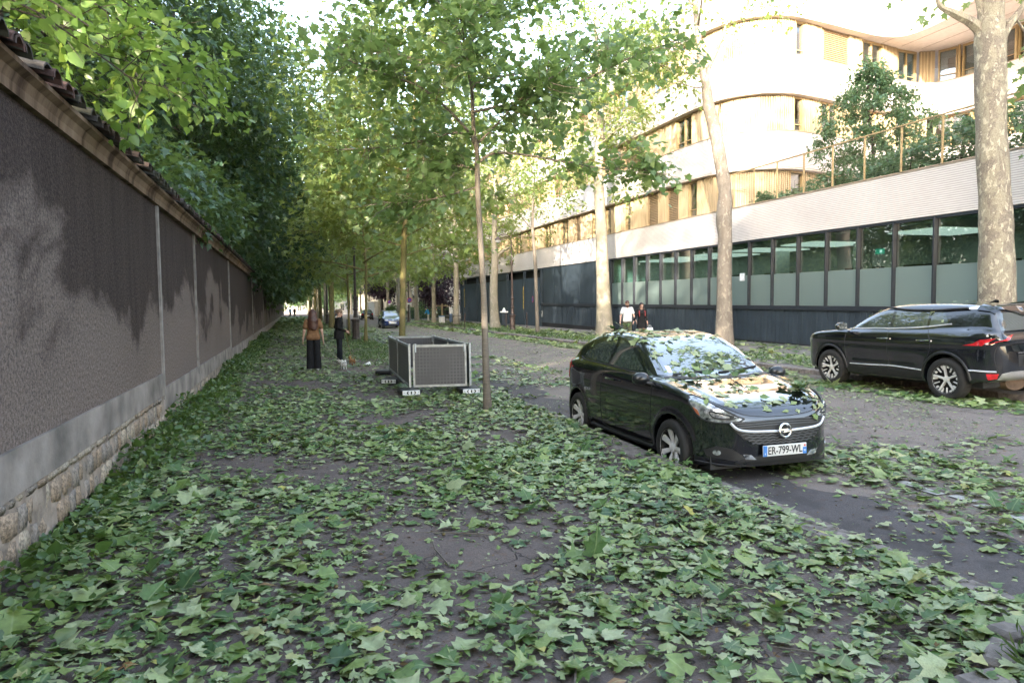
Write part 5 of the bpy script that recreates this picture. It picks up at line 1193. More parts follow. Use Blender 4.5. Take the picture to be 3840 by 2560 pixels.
    kia.line('bumper_trim', [(-1.66, .545), (-1.9, .545), (-2.12, .535)], 'y', M_trim, suv, .014, sd, off=.006)
    kia.patch('headlight', [(1.90, .96), (2.14, .90), (2.2, .80), (2.08, .78), (1.95, .88)], 'y', M_lamp, suv, .005, .01, .035, side=sd)
kia.patch('windscreen', [(-.70, 1.17), (0, 1.15), (.70, 1.17), (.60, 1.50), (.3, 1.535), (-.3, 1.535), (-.60, 1.50)], 'x', M_wsglass, suv, .003, .01, .06)
kia.patch('rear_window', [(-.64, 1.20), (.64, 1.20), (.56, 1.48), (-.56, 1.48)], 'x', M_cglass, suv, .003, .01, .06, side=-1)
kia.patch('spoiler', [(-1.70, -.60), (-1.98, -.58), (-2.04, 0), (-1.98, .58), (-1.70, .60), (-1.75, 0)], 'z', P_black, suv, .03, .03, .06)
kia.patch('brake_light', [(-.3, 1.545), (.3, 1.545), (.3, 1.575), (-.3, 1.575)], 'x', M_red, suv, .006, .01, .06, side=-1)
kia.patch('bumper_guard', [(-.74, .36), (-.66, .50), (-.5, .53), (.5, .53), (.66, .50), (.74, .36), (.6, .33), (-.6, .33)], 'x', mat('skid_silver', (.42, .41, .40), .35, metal=.7), suv, .012, .01, .05, side=-1)
kia.patch('plate_recess', [(-.36, .60), (.36, .60), (.36, .80), (-.36, .80)], 'x', M_plast, suv, .002, .01, .06, side=-1)
kia.line('tailgate_trim', [(-.38, .83), (.38, .83)], 'x', M_chrome, suv, .012, side=-1, off=.006, sm=0)
for x in (.9, -.9): kia.line('tailgate_seam', [(x*.80, .56), (x*.84, .8), (x*.78, 1.0), (x*.70, 1.18)], 'x', M_plast, suv, .005, side=-1)
plate(suv, (-2.262, 0, .70), (math.pi/2, 0, -math.pi/2), 'GS')
b = MB(); b.prism([(-.10, 0), (.06, 0), (-.06, .055), (-.09, .05)], -.02, .02); fn = b.build('aerial_fin', P_black, suv); fn.location = (-1.5, 0, 1.63)

# ---- two cars farther up the street
def small_car(name, label, loc, rz, pm_, front):
    sd_ = [(1.9, .22), (1.96, .45), (1.94, .62), (1.80, .76), (1.3, .90), (.95, .98), (0, .97), (-1.2, 1.0), (-1.75, .98), (-1.85, .75), (-1.86, .45), (-1.78, .25), (0, .2)]
    pl_ = [(1.96, 0), (1.93, .4), (1.78, .68), (1.4, .80), (.6, .825), (-1.0, .825), (-1.5, .79), (-1.78, .62), (-1.86, 0)]
    cb_ = [(1.25, .85), (1.0, .97), (.45, 1.30), (.15, 1.42), (-.4, 1.465), (-1.1, 1.44), (-1.5, 1.36), (-1.78, 1.0), (-1.75, .85), (0, .85)]
    c = Car(sd_, pl_, [(0, .76), (.25, .78), (.5, .825), (.75, .82), (.95, .77), (1.1, .7), (1.6, .55)], cb_, [(.8, .77), (.98, .735), (1.2, .65), (1.4, .56), (1.6, .45)], [(-2, .85), (-1.3, .97), (-.5, 1), (.4, .98), (1.2, .88), (1.5, .84)], (1.22, -1.22), .30, .35, .82)
    r = empty(name, loc, rz, label, 'car'); link('body', c.mesh((-1.95, -.92, .12), (2.05, .92, 1.55), .05, 'body', pm_), r); put_wheels(c, r, .19, 'plain')
    c.patch('windscreen', [(-.60, 1.0), (.60, 1.0), (.50, 1.36), (-.50, 1.36)], 'x', M_wsglass, r, .004, .01, .08); c.patch('rear_window', [(-.56, 1.03), (.56, 1.03), (.48, 1.33), (-.48, 1.33)], 'x', M_cglass, r, .004, .01, .08, side=-1)
    for s_ in (1, -1):
        c.patch('side_window', [(.85, 1.02), (.4, 1.29), (.1, 1.37), (-.28, 1.39), (-.3, 1.03)], 'y', M_cglass, r, .004, .01, .08, side=s_); c.patch('side_window', [(-.36, 1.03), (-.34, 1.39), (-1.0, 1.36), (-1.4, 1.12), (-1.2, 1.05)], 'y', M_cglass, r, .004, .01, .08, side=s_)
        c.patch('headlight', [(.40*s_, .66), (.66*s_, .64), (.76*s_, .74), (.66*s_, .80), (.5*s_, .74)], 'x', M_lamp, r, .006, .01, .06); c.patch('tail_light', [(.52*s_, .74), (.76*s_, .72), (.78*s_, .95), (.62*s_, .93)], 'x', M_red, r, .006, .01, .06, side=-1)
        c.patch('fog_lamp', [(.56*s_, .36), (.66*s_, .36), (.66*s_, .44), (.56*s_, .44)], 'x', M_lamp, r, .006, .01, .05)
        mb = Blob((-.12, -.15, -.1), (.14, .15, .1), .025); mb.ell((0, 0, 0), (.07, .09, .06)); link('mirror', mb.mesh('mirror', pm_), r, (.78, s_*.90, 1.03))
        c.line('roof_rail', [(.1, .48*s_), (-.5, .53*s_), (-1.2, .50*s_)], 'z', M_alu, r, .02, off=.03)
    c.patch('grille', [(-.36, .40), (.36, .40), (.42, .30), (-.42, .30)], 'x', M_plast, r, .004, .01, .06); c.line('grille_bar', [(-.38, .62), (0, .60), (.38, .62)], 'x', M_plast, r, .02, off=.004)
    c.patch('emblem', [(-.05, .68), (0, .64), (.05, .68), (.03, .76), (-.03, .76)], 'x', M_chrome, r, .012, .01, .05)
    plate(r, (1.975, 0, .46), (math.pi/2, 0, math.pi/2), 'AA'); plate(r, (-1.88, 0, .62), (math.pi/2, 0, -math.pi/2), 'AA')
    for p in [o for o in r.children if o.name.startswith('number_plate')]:
        for o in list(p.children):
            if o.name.startswith('lettering'): bpy.data.objects.remove(o)
    return r
small_car('estate_car', 'dark blue car with roof rails driving towards us down the street', (7.75, 58.2, 0), -math.pi/2, P_blue, True)
small_car('saloon_car', 'black car with red tail lights parked farther up the street', (9.6, 96, 0), math.pi/2, P_dk, False)
sc = small_car('saloon_car', 'black car with roof rails mostly hidden by the left lamp post', (4.75, 84, 0), math.pi/2, P_dk, False)
# ------------------------------------------------------------------ street furniture
M_iron = mat('cast_iron', (.045, .034, .030), .5, spec=.5, var=.25, scale=8, bumpy=.2, bscale=40)
M_ironb = mat('brown_iron', (.055, .034, .028), .5, spec=.5, var=.3, scale=8, bumpy=.2, bscale=40)
M_lampgl = mat('lantern_glass', (.35, .36, .35), .15, spec=.7)
LP = [(.27, 0), (.27, .05), (.23, .07), (.215, .13), (.195, .18), (.175, .24), (.165, .90), (.18, .96), (.215, 1.0), (.215, 1.05), (.18, 1.08), (.13, 1.13), (.105, 1.25), (.095, 1.48), (.125, 1.52), (.125, 1.58), (.092, 1.63), (.078, 2.05), (.105, 2.09), (.105, 2.15), (.066, 2.22), (.052, 4.25), (.075, 4.30), (.085, 4.42), (.07, 4.54), (.038, 4.6), (.030, 5.7)]
def lamp_post(label, loc, rz, m, s=1.0):
    r = empty('street_lamp', loc, rz, label, 'street lamp', 'cast iron street lamps')
    b = MB(); b.lathe(LP[:11], 8); p = b.build('pedestal', m, r)
    b = MB(); b.lathe(LP[11:], 16, star=.10); b.build('post', m, r)
    b = MB()
    for z, q_ in ((1.55, .14), (2.12, .115), (4.42, .09)): b.tube([Vector((math.cos(a)*q_, math.sin(a)*q_, z)) for a in np.linspace(0, 6.2832, 17)], .018, 6)
    b.build('ring', m, r, True)
    b = MB(); b.tube([Vector(p_) for p_ in spline([(0, 0, 5.65), (-.02, 0, 5.95), (-.18, 0, 6.18), (-.45, 0, 6.27), (-.75, 0, 6.2), (-.9, 0, 6.1)], 5)], .026, 8); b.build('arm', m, r, True)
    l = MB(); l.lathe([(.03, .12), (.06, .08), (.20, -.02), (.22, -.10), (.20, -.12)], 16, Matrix.Translation((-.9, 0, 6.0))); ln = l.build('lantern', m, r)
    l = MB(); l.lathe([(.19, -.12), (.16, -.24), (.05, -.30), (0, -.30)], 16, Matrix.Translation((-.9, 0, 6.0))); l.build('lantern_glass', M_lampgl, ln, True)
    r.scale = (s,)*3; return r
lamp_post('dark cast iron street lamp on the left pavement beyond the woman in black', (2.95, 34.6, .12), math.pi, M_iron)
lamp_post('brown cast iron street lamp standing before the dark gates on the far pavement', (13.3, 41.9, .12), 0, M_ironb, .97)
lamp_post('brown street lamp near the man in white at the end of the office building', (13.65, 59.5, .12), 0, M_ironb)
lamp_post('distant street lamp whose pedestal stands behind the round no parking sign', (12.4, 77.2, .12), 0, M_ironb)
lamp_post('small distant street lamp between the left pavement trees', (3.3, 71, .12), math.pi, M_iron, .95)
def bollard(label, loc):
    r = empty('bollard', loc, 0, label, 'bollard', 'slim iron bollards'); b = MB(); b.lathe([(.05, 0), (.05, .06), (.032, .10), (.030, .45), (.045, .48), (.045, .92), (.034, .95), (.02, .98)], 10); b.build('shaft', M_ironb, r, True)
    b = MB(); b.lathe([(.015, .97), (.042, 1.0), (.048, 1.04), (.035, 1.08), (0, 1.095)], 10); b.build('ball', M_ironb, r, True); return r
bollard('slim iron bollard at the far left end of the dark gates', (12.1, 49.7, .12)); bollard('slim iron bollard between the forked plane and the brown lamp', (14.63, 47.6, .12)); bollard('slim reddish bollard by the yellow strip of the gates', (16.2, 47.6, .12))
mt = empty('ticket_post', (16.0, 52.6, .12), 0, 'dark post with white cap beside the forked plane tree', 'parking meter')
MB().box(-.22, .22, -.16, .16, 0, 1.05, bev=.03).build('post_body', M_dark, mt); MB().box(-.30, .30, -.2, .2, 1.05, 1.17, bev=.03).build('post_cap', M_white, mt)
b = MB(); b.lathe([(.15, 1.17), (.12, 1.3), (.06, 1.42), (0, 1.46)], 12); b.build('post_hood', M_white, mt, True)
def no_parking(label, loc, z, rad):
    r = empty('no_parking_sign', loc, 0, label, 'road sign'); M = Matrix.Rotation(math.pi/2, 4, 'X')
    MB().tube([Vector((0, .04, 0)), Vector((0, .04, z+rad))], .03, 8).build('sign_pole', mat('galvanised', (.30, .30, .29), .45, metal=.6), r)
    b = MB(); b.lathe([(rad, -.012), (rad, .0)], 28, Matrix.Translation((0, 0, z)) @ M); b.build('sign_rim', mat('sign_rim_red', (.55, .05, .06), .4), r)
    b = MB(); b.lathe([(rad*.80, -.0), (rad*.80, .004)], 28, Matrix.Translation((0, 0, z)) @ M); b.build('sign_disc', mat('sign_disc_blue', (.03, .06, .38), .4), r)
    b = MB(); b.box(-rad*.82, rad*.82, -.008, -.005, -rad*.075, rad*.075, Matrix.Translation((0, 0, z)) @ Matrix.Rotation(math.radians(45), 4, 'Y')); b.build('sign_slash', mat('sign_rim_red', (.55, .05, .06), .4), r)
    MB().box(-rad*.9, rad*.9, -.012, 0, z-rad*1.75, z-rad*1.2).build('sign_panel', M_white, r); return r
no_parking('round blue no parking sign with red rim in front of the distant lamp pedestal', (12.34, 76.2, .12), 2.35, .27)
no_parking('smaller more distant no parking sign left of the ochre tree trunk', (13.3, 100, .12), 2.35, .23)
def railing(label, p0, p1, h=.85, n=14):
    p0 = Vector(p0); p1 = Vector(p1); r = empty('railing', p0, math.atan2(p1.y-p0.y, p1.x-p0.x), label, 'railing', 'low iron railings'); L = (p1-p0).length
    for z in (.12, h): MB().tube([Vector((0, 0, z)), Vector((L, 0, z))], .02, 6).build('rail', M_iron, r)
    me = None
    for k in range(n+1):
        x = L*k/n
        if me is None: me = MB().tube([Vector((0, 0, 0)), Vector((0, 0, h))], .014, 6).mesh('bar', M_iron)
        link('bar', me, r, (x, 0, 0))
    return r
railing('low iron railing along the far kerb nearer to the road', (11.95, 52.6, .12), (11.95, 59.6, .12)); railing('low iron railing set back behind the one at the far kerb', (12.9, 53.2, .12), (12.9, 60.2, .12))
railing('dark railing on the left kerb beyond the left lamp post', (3.35, 40.5, .12), (3.35, 46.0, .12), .9, 12); railing('dark railing on the left kerb farther back among the trunks', (3.35, 52.5, .12), (3.35, 57, .12), .9, 10)
gf = empty('green_fence', (12.6, 88, .12), 0, 'low green picket fence before the bushes of the stone entrance', 'fence')
for z in (.2, 1.0): MB().box(0, 6.6, -.02, .02, z, z+.06).build('rail', mat('green_paint', (.02, .06, .045), .5), gf)
me = MB().box(-.03, .03, -.03, .03, 0, 1.15).mesh('picket', MATS['green_paint'])
for k in range(34): link('picket', me, gf, (k*.2, 0, 0))
cb = empty('utility_cabinet', (15.2, 66.6, .12), 0, 'grey street cabinet with a notice beside the far lamp and the man in white', 'cabinet')
MB().box(-.35, .35, -.2, .2, 0, 1.15, bev=.02).build('cabinet_body', mat('cabinet_grey', (.22, .24, .24), .5), cb); MB().box(-.20, .05, -.212, -.201, .62, 1.05).build('notice', M_white, cb)
MB().box(-.37, .37, -.22, .22, 1.15, 1.2).build('cabinet_lid', MATS['cabinet_grey'], cb)
def crate(label, loc, m): 
    r = empty('box', loc, .3, label, 'box'); MB().box(-.22, .22, -.22, .22, 0, .62, bev=.03).build('box_body', m, r); MB().box(-.23, .23, -.23, .23, .62, .70, bev=.02).build('box_lid', mat('lid_blue', (.15, .32, .55), .5), r); return r
crate('white box with blue lid standing left of the man in white', (13.75, 65.8, .12), M_white)
sb = empty('notice_stand', (14.2, 69.5, .12), 0, 'wooden notice stand behind the man in white', 'stand')
for x in (-.35, .35): MB().box(x-.09, x+.09, -.06, .06, 0, 2.1 if x < 0 else 1.9).build('stand_post', M_woodb, sb)
MB().box(-.5, 1.0, -.05, .05, 1.62, 1.74).build('stand_rail', M_woodb, sb)

# ---- grey construction barrier pen
def panel_mat():
    m, nt, b = new_mat('barrier_sheet'); setp(b, rough=.42, spec=.5)
    br = N(nt, 'ShaderNodeTexBrick'); br.offset = 0; br.inputs['Scale'].default_value = 1; br.inputs['Brick Width'].default_value = .062; br.inputs['Row Height'].default_value = .062; br.inputs['Mortar Size'].default_value = .011
    br.inputs['Color1'].default_value = (.068, .067, .073, 1); br.inputs['Color2'].default_value = (.078, .076, .082, 1); br.inputs['Mortar'].default_value = (.12, .115, .12, 1)
    mp = N(nt, 'ShaderNodeMapping'); tc = N(nt, 'ShaderNodeTexCoord'); mp.inputs['Rotation'].default_value = (math.pi/2, 0, 0); nt.links.new(tc.outputs['Object'], mp.inputs[0]); nt.links.new(mp.outputs[0], br.inputs['Vector'])
    f = noise(nt, coords(nt, (1, 1, .6)), 2.2, 4)
    nt.links.new(mixc(nt, ramp(nt, f, [(.42, (0, 0, 0)), (.62, (1, 1, 1))]), (.084, .082, .088), br.outputs['Color']), b.inputs['Base Color']); return m
M_sheet = panel_mat(); M_galv = mat('barrier_frame', (.40, .42, .43), .42, metal=.55, var=.15, scale=10)
def barrier(label, p0, p1, z0=.14, z1=.93, lean=0.0):
    p0 = Vector((p0[0], p0[1], .12)); p1 = Vector((p1[0], p1[1], .12)); L = (p1-p0).length
    r = empty('barrier', p0, 0, label, 'barrier', 'grey barrier panels of the pen'); r.rotation_euler = (lean, 0, math.atan2(p1.y-p0.y, p1.x-p0.x))
    MB().box(.03, L-.03, -.006, .006, z0+.03, z1-.03).build('sheet', M_sheet, r)
    for x0, x1, a, c in ((0, .035, z0, z1), (L-.035, L, z0, z1)): MB().box(x0, x1, -.018, .018, a, c).build('upright', M_galv, r)
    for a, c in ((z0, z0+.04), (z1-.045, z1)): MB().box(.036, L-.036, -.0175, .0175, a, c).build('frame_bar', M_galv, r)
    for x in (.04, L-.04): MB().tube([Vector((x, 0, z1-.14)), Vector((x, 0, z1+.02))], .026, 8).build('clamp', M_galv, r)
    return r
FL, FR, BL, BR = (2.06, 12.86), (3.10, 12.66), (2.22, 16.9), (3.26, 16.55); ML, MR = (2.14, 14.9), (3.18, 14.6)
barrier('grey barrier panel at the front of the pen facing us', (FL[0]+.06, FL[1]-.02), FR, lean=-.02); barrier('grey barrier panel at the back of the pen', BL, BR)
barrier('near panel of the left side of the grey pen', ML, FL); barrier('far panel of the left side of the grey pen', BL, ML)
barrier('near panel of the right side of the grey pen', MR, (FR[0]+.07, FR[1])); barrier('far panel of the right side of the grey pen', BR, MR)
def foot(label, x, y, rz, white=True):
    r = empty('ballast_block', (x, y, .14), rz, label, 'barrier foot', 'weighted feet of the barrier pen')
    MB().box(-.19, .19, -.32, .13, 0, .10, bev=.02).build('rubber_block', M_plast, r)
    if white:
        MB().box(-.16, .16, -.335, -.321, .006, .092, bev=.004).build('white_face', M_white, r)
        MB().box(-.012, .012, -.3385, -.3355, .024, .077).build('arrow_mark', M_ink, r)
        for s_ in (-1, 1):
            MB().add([Vector((s_*x_, -.338, z_)) for x_, z_ in ((.045, .08), (.068, .08), (.088, .05), (.068, .02), (.045, .02), (.065, .05))], [(0, 1, 2, 5), (5, 2, 3, 4)]).build('arrow_mark', M_ink, r)
        for s_ in (-1, 1): MB().lathe([(.010, 0), (.010, .004)], 10, Matrix.Translation((s_*.135, -.335, .055)) @ Matrix.Rotation(math.pi/2, 4, 'X')).build('bolt', M_galv, r)
    return r
foot('white faced barrier foot with black arrows under the left front corner', 2.03, 12.92, .02); foot('white faced barrier foot with black arrows under the right front corner', 3.12, 12.70, -.02)
foot('white faced barrier foot under the middle of the left side', 2.06, 15.0, -.5); foot('plain dark barrier foot under the far left corner', 2.15, 17.0, -.4, False); foot('plain dark barrier foot under the far right corner', 3.25, 16.6, 0, False)

# ------------------------------------------------------------------ buildings beyond
M_stone = mat('limestone', (.46, .40, .33), .9, var=.14, scale=2); M_stoned = mat('limestone_trim', (.52, .46, .38), .9, var=.1); M_slate = mat('slate', (.07, .075, .085), .6, var=.2)
def block(label, x0, x1, y0, y1, h, nx, ny, m=None, face='-Y'):
    r = empty('stone_building', ((x0+x1)/2, y0, 0), 0, label, 'building'); cx = (x0+x1)/2; m = m or M_stone
    MB().box(x0-cx, x1-cx, 0, y1-y0, -.2, h).build('wall', m, r); MB().box(x0-cx-.3, x1-cx+.3, -.3, y1-y0+.3, h, h+.4).build('cornice', M_stoned, r)
    MB().box(x0-cx+.5, x1-cx-.5, .5, y1-y0-.5, h+.4, h+2.6).build('roof', M_slate, r)
    fh = h/ny
    def win(x, y, z, rz):
        e = empty('window', (x, y, z), rz); e.parent = r
        b = MB(); w, hh = .55, fh*.30
        for a0, a1, c0, c1 in ((-w-.1, -w, -hh, hh), (w, w+.1, -hh, hh), (-w-.1, w+.1, hh, hh+.12), (-w-.15, w+.15, -hh-.12, -hh), (-.03, .03, -hh, hh)): b.box(a0, a1, -.07, .03, c0, c1)
        b.build('window_frame', M_stoned, e); MB().box(-w, w, -.02, .02, -hh, hh).build('pane', M_win, e)
    for j in range(ny):
        for i in range(nx): win(x0-cx+(i+.5)*(x1-x0)/nx, -.02, fh*(j+.5), 0)
        for i in range(max(2, int((y1-y0)/4))): win(x0-cx-.02, (i+.5)*(y1-y0)/max(2, int((y1-y0)/4)), fh*(j+.5), -math.pi/2)
    return r
sbld = block('pale limestone building glimpsed beyond the purple plum tree', 16.2, 40, 98, 126, 17, 8, 5)
cn = MB(); cn.box(-11.8, -6.8, -3.0, 0, 3.0, 3.35); cn.build('canopy', mat('canopy_dark', (.06, .055, .055), .6), sbld); MB().box(-10.6, -7.4, -.06, .02, 0, 2.9).build('doorway', M_black, sbld)
for x in (-11.5, -7.1): MB().box(x-.12, x+.12, -2.9, -2.66, 0, 3.0).build('canopy_post', M_stoned, sbld)
block('grey stone house on the far pavement beyond the plum trees', 18, 34, 136, 160, 16, 5, 5); block('pale house on the far pavement at the end of the street', 18, 34, 166, 200, 16, 5, 5)
block('white building closing the far end of the street', -40, 40, 232, 250, 15, 18, 4, mat('white_stucco', (.30, .29, .27), .9, var=.06))
lw = empty('low_pale_wall', (13.2, 118, 0), 0, 'low pale wall behind the dark parked car', 'wall'); MB().box(0, 1.6, 0, 16, 0, 2.6).build('wall_body', MATS['white_stucco'], lw); MB().box(-.1, 1.7, -.1, 16.1, 2.6, 2.75).build('wall_cap', M_stoned, lw)

# ------------------------------------------------------------------ people
def skinmat(name, c):
    m, nt, b = new_mat(name); setp(b, c, rough=.5, spec=.4); b.inputs['Subsurface Weight'].default_value = .08; return m
SK = skinmat('skin', (.50, .31, .235)); SK2 = skinmat('skin_dark', (.16, .09, .065))
def cloth(name, c, var=.18): return mat(name, c, .85, spec=.2, var=var, scale=14, bumpy=.25, bscale=25)
M_hairb = mat('hair_brown', (.060, .022, .013), .45, var=.4, scale=30); M_hairr = mat('hair_red', (.20, .018, .020), .45, var=.3, scale=30); M_hairk = mat('hair_black', (.012, .010, .010), .4, var=.3, scale=30); M_hairf = mat('hair_fair', (.13, .085, .055), .5, var=.4, scale=30)
M_eye = mat('eye_dark', (.02, .015, .012), .2)
def person(label, loc, rz, H, pose, wear, hair, res=.0095, skin=None, female=True, detail=True):
    """figure facing +Y, x to its right... joints given for a 1.70 m body and scaled"""
    skin = skin or SK; r = empty('person', loc, rz, label, 'person'); k = H/1.70
    J = dict(hipL=(-.09, 0, .90), hipR=(.09, 0, .90), kneeL=(-.095, .01, .48), kneeR=(.095, .01, .48), ankL=(-.10, -.01, .08), ankR=(.10, -.01, .08),
             pel=(0, 0, .95), waist=(0, .005, 1.07), chest=(0, 0, 1.26), neck=(0, -.01, 1.43), shL=(-.165, -.01, 1.385), shR=(.165, -.01, 1.385),
             elL=(-.225, -.02, 1.11), elR=(.225, -.02, 1.11), wrL=(-.235, .03, .87), wrR=(.235, .03, .87), head=(0, .01, 1.585), look=(0, 1, 0))
    J.update(pose); j = {a: np.array(v, float) for a, v in J.items()}
    lo = (-.55, -.5, -.02); hi = (.55, .5, 1.8)
    B = Blob(lo, hi, res)
    for s_ in 'LR':
        B.cap(j['hip'+s_], j['knee'+s_], .072, .050).cap(j['knee'+s_]+[0, -.004, -.06], j['ank'+s_], .046, .032)
        B.cap(j['ank'+s_]+[0, -.02, -.03], j['ank'+s_]+[0, .13, -.055], .032, .024)
        sh, el, wr = j['sh'+s_], j['el'+s_], j['wr'+s_]; B.cap(sh, el, .044, .034).cap(el, wr, .036, .023)
        d = (wr-el)/np.linalg.norm(wr-el); sx = -1 if s_ == 'L' else 1; inn = np.array([-sx, 0, 0.]); fw = np.array([0, 1., 0]); fw = fw-d*(fw@d); fw /= np.linalg.norm(fw)
        pc = wr+d*.055; B.cap(wr, pc+d*.02, .022, .030, .012, flat=(1.5, 1, 1) if abs(d[2]) > .6 else None)
        if detail:
            for q_, (o_, L_) in enumerate(((-.028, .062), (-.010, .074), (.009, .070), (.027, .055))):
                a = pc+fw*o_+d*.03; m_ = a+d*L_*.55+inn*.006; e = m_+d*L_*.42+inn*.022; B.cap(a, m_, .0095, .0085, .004).cap(m_, e, .0085, .0070, .004)
            a = wr+d*.03+fw*.024; B.cap(a, a+d*.03+fw*.026+inn*.008, .011, .0095, .006).cap(a+d*.03+fw*.026+inn*.008, a+d*.062+fw*.030+inn*.016, .0095, .008, .004)
    tw = .128 if female else .15
    B.cap(j['pel']+[-.05, 0, 0], j['pel']+[.05, 0, 0], .085)
    for sx in (-1, 1): B.cap(j['pel']+[sx*.04, 0, 0], j['chest']+[sx*.045, 0, .03], .082, .086)
    B.cap(j['shL']+[.02, 0, 0], j['shR']+[-.02, 0, 0], .048, .048, .02).cap(j['neck']+[0, -.005, -.04], j['head']+[0, -.01, -.06], .056, .046, .025)
    lk = j['look']/np.linalg.norm(j['look']); h = j['head']; up = np.array([0, 0, 1.]); up = up-lk*(lk@up); up /= np.linalg.norm(up); rt = np.cross(lk, up); Mh = np.stack([rt, lk, up], 1)
    P = lambda x, y, z: h+rt*x+lk*y+up*z
    B.ell(P(0, -.012, .022), (.073, .092, .092), .02, M=Mh).ell(P(0, .022, -.045), (.052, .062, .068), .03, M=Mh)
    B.cap(P(0, .082, .012), P(0, .104, -.022), .010, .014, .012).ell(P(0, .072, -.092), (.022, .02, .016), .015)
    for sx in (-1, 1): B.ell(P(sx*.076, -.01, -.012), (.010, .022, .032), .008, M=Mh).ell(P(sx*.032, .083, .014), (.014, .010, .009), .008, True)
    B.cap(P(-.02, .088, -.058), P(.02, .088, -.058), .007, .007, .008)
    body = B.build('body', skin, r)
    if detail:
        b = MB()
        for sx in (-1, 1):
            c = P(sx*.032, .079, .013); b.lathe([(.001, -.009), (.009, -.004), (.0095, .002), (.001, .009)], 8, Matrix.Translation(Vector(c)))
        b.build('eyes', M_eye, body); b = MB(); b.tube([Vector(P(-.022, .094, -.060)), Vector(P(0, .098, -.058)), Vector(P(.022, .094, -.060))], .004, 5); b.build('lips', mat('lips', (.38, .16, .14), .5), body)
    # clothes
    def top(name, m, z0, sleeve, ease=.014, flare=0.0, collar=False):
        G = Blob(lo, hi, res)
        for sx in (-1, 1, 0):
            a = j['chest']+[sx*.062, 0, .02]; c = j['waist']+[sx*(.048 if female else .062), 0, 0]; e = j['pel']+[sx*.066, 0, -.02]; rw = .088 if female else .094
            G.cap(a, c, .096+ease*.6, rw+ease*.7, .015).cap(c, e, rw+ease*.7, .098+ease*.7+flare, .015)
        G.cap(j['shL']+[.015, 0, -.005], j['shR']+[-.015, 0, -.005], .054+ease*.3, None, .03)
        if female: G.cap(j['chest']+[-.06, .065, 0], j['chest']+[.06, .065, 0], .048+ease*.5, None, .03)
        if z0 < .86: [G.cap(j['pel']+[sx*.066, 0, 0], (j['pel'][0]+sx*.072, j['pel'][1], z0), .100+ease*.7+flare, .106+ease*.7+flare, .015) for sx in (-1, 0, 1)]
        for s_ in 'LR':
            sh, el, wr = j['sh'+s_], j['el'+s_], j['wr'+s_]
            if sleeve == 'long': G.cap(sh, el, .052+ease*.4, .043+ease*.3, .02).cap(el, wr-(wr-el)*.03, .043+ease*.3, .033+ease*.2, .01)
            else: G.cap(sh, sh+(el-sh)*.66, .054+ease*.3, .054+ease*.6, .02).cap(sh+(el-sh)*.74, sh+(el-sh)*1.1, .075, None, .004, True).cap(sh+(el-sh)*.5, sh+(el-sh)*.6, .052+ease*.5, .054+ease*.5, .01)
        G.plane(2, z0, -1)
        if sleeve != 'long':
            for s_ in 'LR': pass
        G.ell(j['neck']+[0, .03, .055], (.062, .075, .07), .01, True)
        return G.build(name, m, r)
    for w in wear:
        if w[0] == 'top': top(*w[1:])
        elif w[0] == 'trousers':
            _, m, kn, hem, zt, zb = w; G = Blob(lo, hi, res)
            for s_ in 'LR':
                a = j['ank'+s_]; G.cap(j['hip'+s_], j['knee'+s_], .090, kn, .015).cap(j['knee'+s_], a+np.array([0, 0, zb-.08]), kn, hem, .015)
            G.cap(j['pel']+[-.06, 0, -.02], j['pel']+[.06, 0, -.02], .100, None, .03).cap(j['pel']+[-.05, 0, .06], j['pel']+[.05, 0, .06], .095, None, .03)
            G.plane(2, zt, 1).plane(2, zb, -1); G.build('trousers', m, r)
        elif w[0] == 'skirt':
            _, m, zb, fl = w; G = Blob(lo, hi, res); [G.cap(j['pel']+[sx*.05, 0, .08], j['pel']+[sx*.066, 0, -.03], .096, .110, .015).cap(j['pel']+[sx*.066, 0, -.03], (sx*.075, .01, zb), .110, .110+fl, .015) for sx in (-1, 0, 1)]; G.plane(2, zb, -1).plane(2, j['waist'][2]+.02, 1); G.build('skirt', m, r)
        elif w[0] == 'shoes':
            for s_ in 'LR':
                a = j['ank'+s_]; G = Blob(a-[.08, .14, .12], a+[.08, .24, .12], .007); G.cap(a+[0, -.035, -.025], a+[0, .02, -.02], .043, .04, .02).cap(a+[0, -.03, -.05], a+[0, .13, -.052], .036, .034, .02).plane(2, a[2]-.082, -1); G.build('shoe', w[1], r)
        elif w[0] == 'tights':
            G = Blob(lo, hi, res)
            for s_ in 'LR': G.cap(j['hip'+s_], j['knee'+s_], .082, .056).cap(j['knee'+s_]+[0, -.012, -.06], j['ank'+s_], .058, .038)
            G.plane(2, .84, 1); G.build('tights', w[1], r)
        elif w[0] == 'bag':
            _, m, c, d3 = w; MB().box(c[0]-d3[0], c[0]+d3[0], c[1]-d3[1], c[1]+d3[1], c[2]-d3[2], c[2]+d3[2], bev=.02)
    # hair
    hm, style = hair; G = Blob(h-[.26, .26, .62], h+[.26, .26, .20], res)
    G.ell(P(0, -.022, .034), (.083, .098, .095), .01, M=Mh)
    if style == 'long':
        for i in range(11):
            a = -1.35+2.7*i/10; s0 = P(math.sin(a)*.075, -.035-math.cos(a)*.06, .03); e = P(math.sin(a)*.125, -.075-math.cos(a)*.075, -.36-.07*math.cos(a)+RNG.uniform(-.03, .03)); m_ = (s0+e)/2+np.array([RNG.uniform(-.015, .015), -.01, 0]); G.cap(s0, m_, .036, .042, .018).cap(m_, e, .042, .020, .018)
    elif style == 'straight':
        for sx in (-1, 1):
            G.cap(P(sx*.075, -.02, .03), P(sx*.09, .0, -.14), .028, .032, .02).cap(P(sx*.09, .0, -.14), P(sx*.115, .05, -.40), .034, .022, .02)
        G.cap(P(0, -.07, 0), P(0, -.09, -.32), .07, .05, .03); G.cap(P(-.05, .07, .062), P(.05, .07, .062), .022, .022, .012)
    elif style == 'tied':
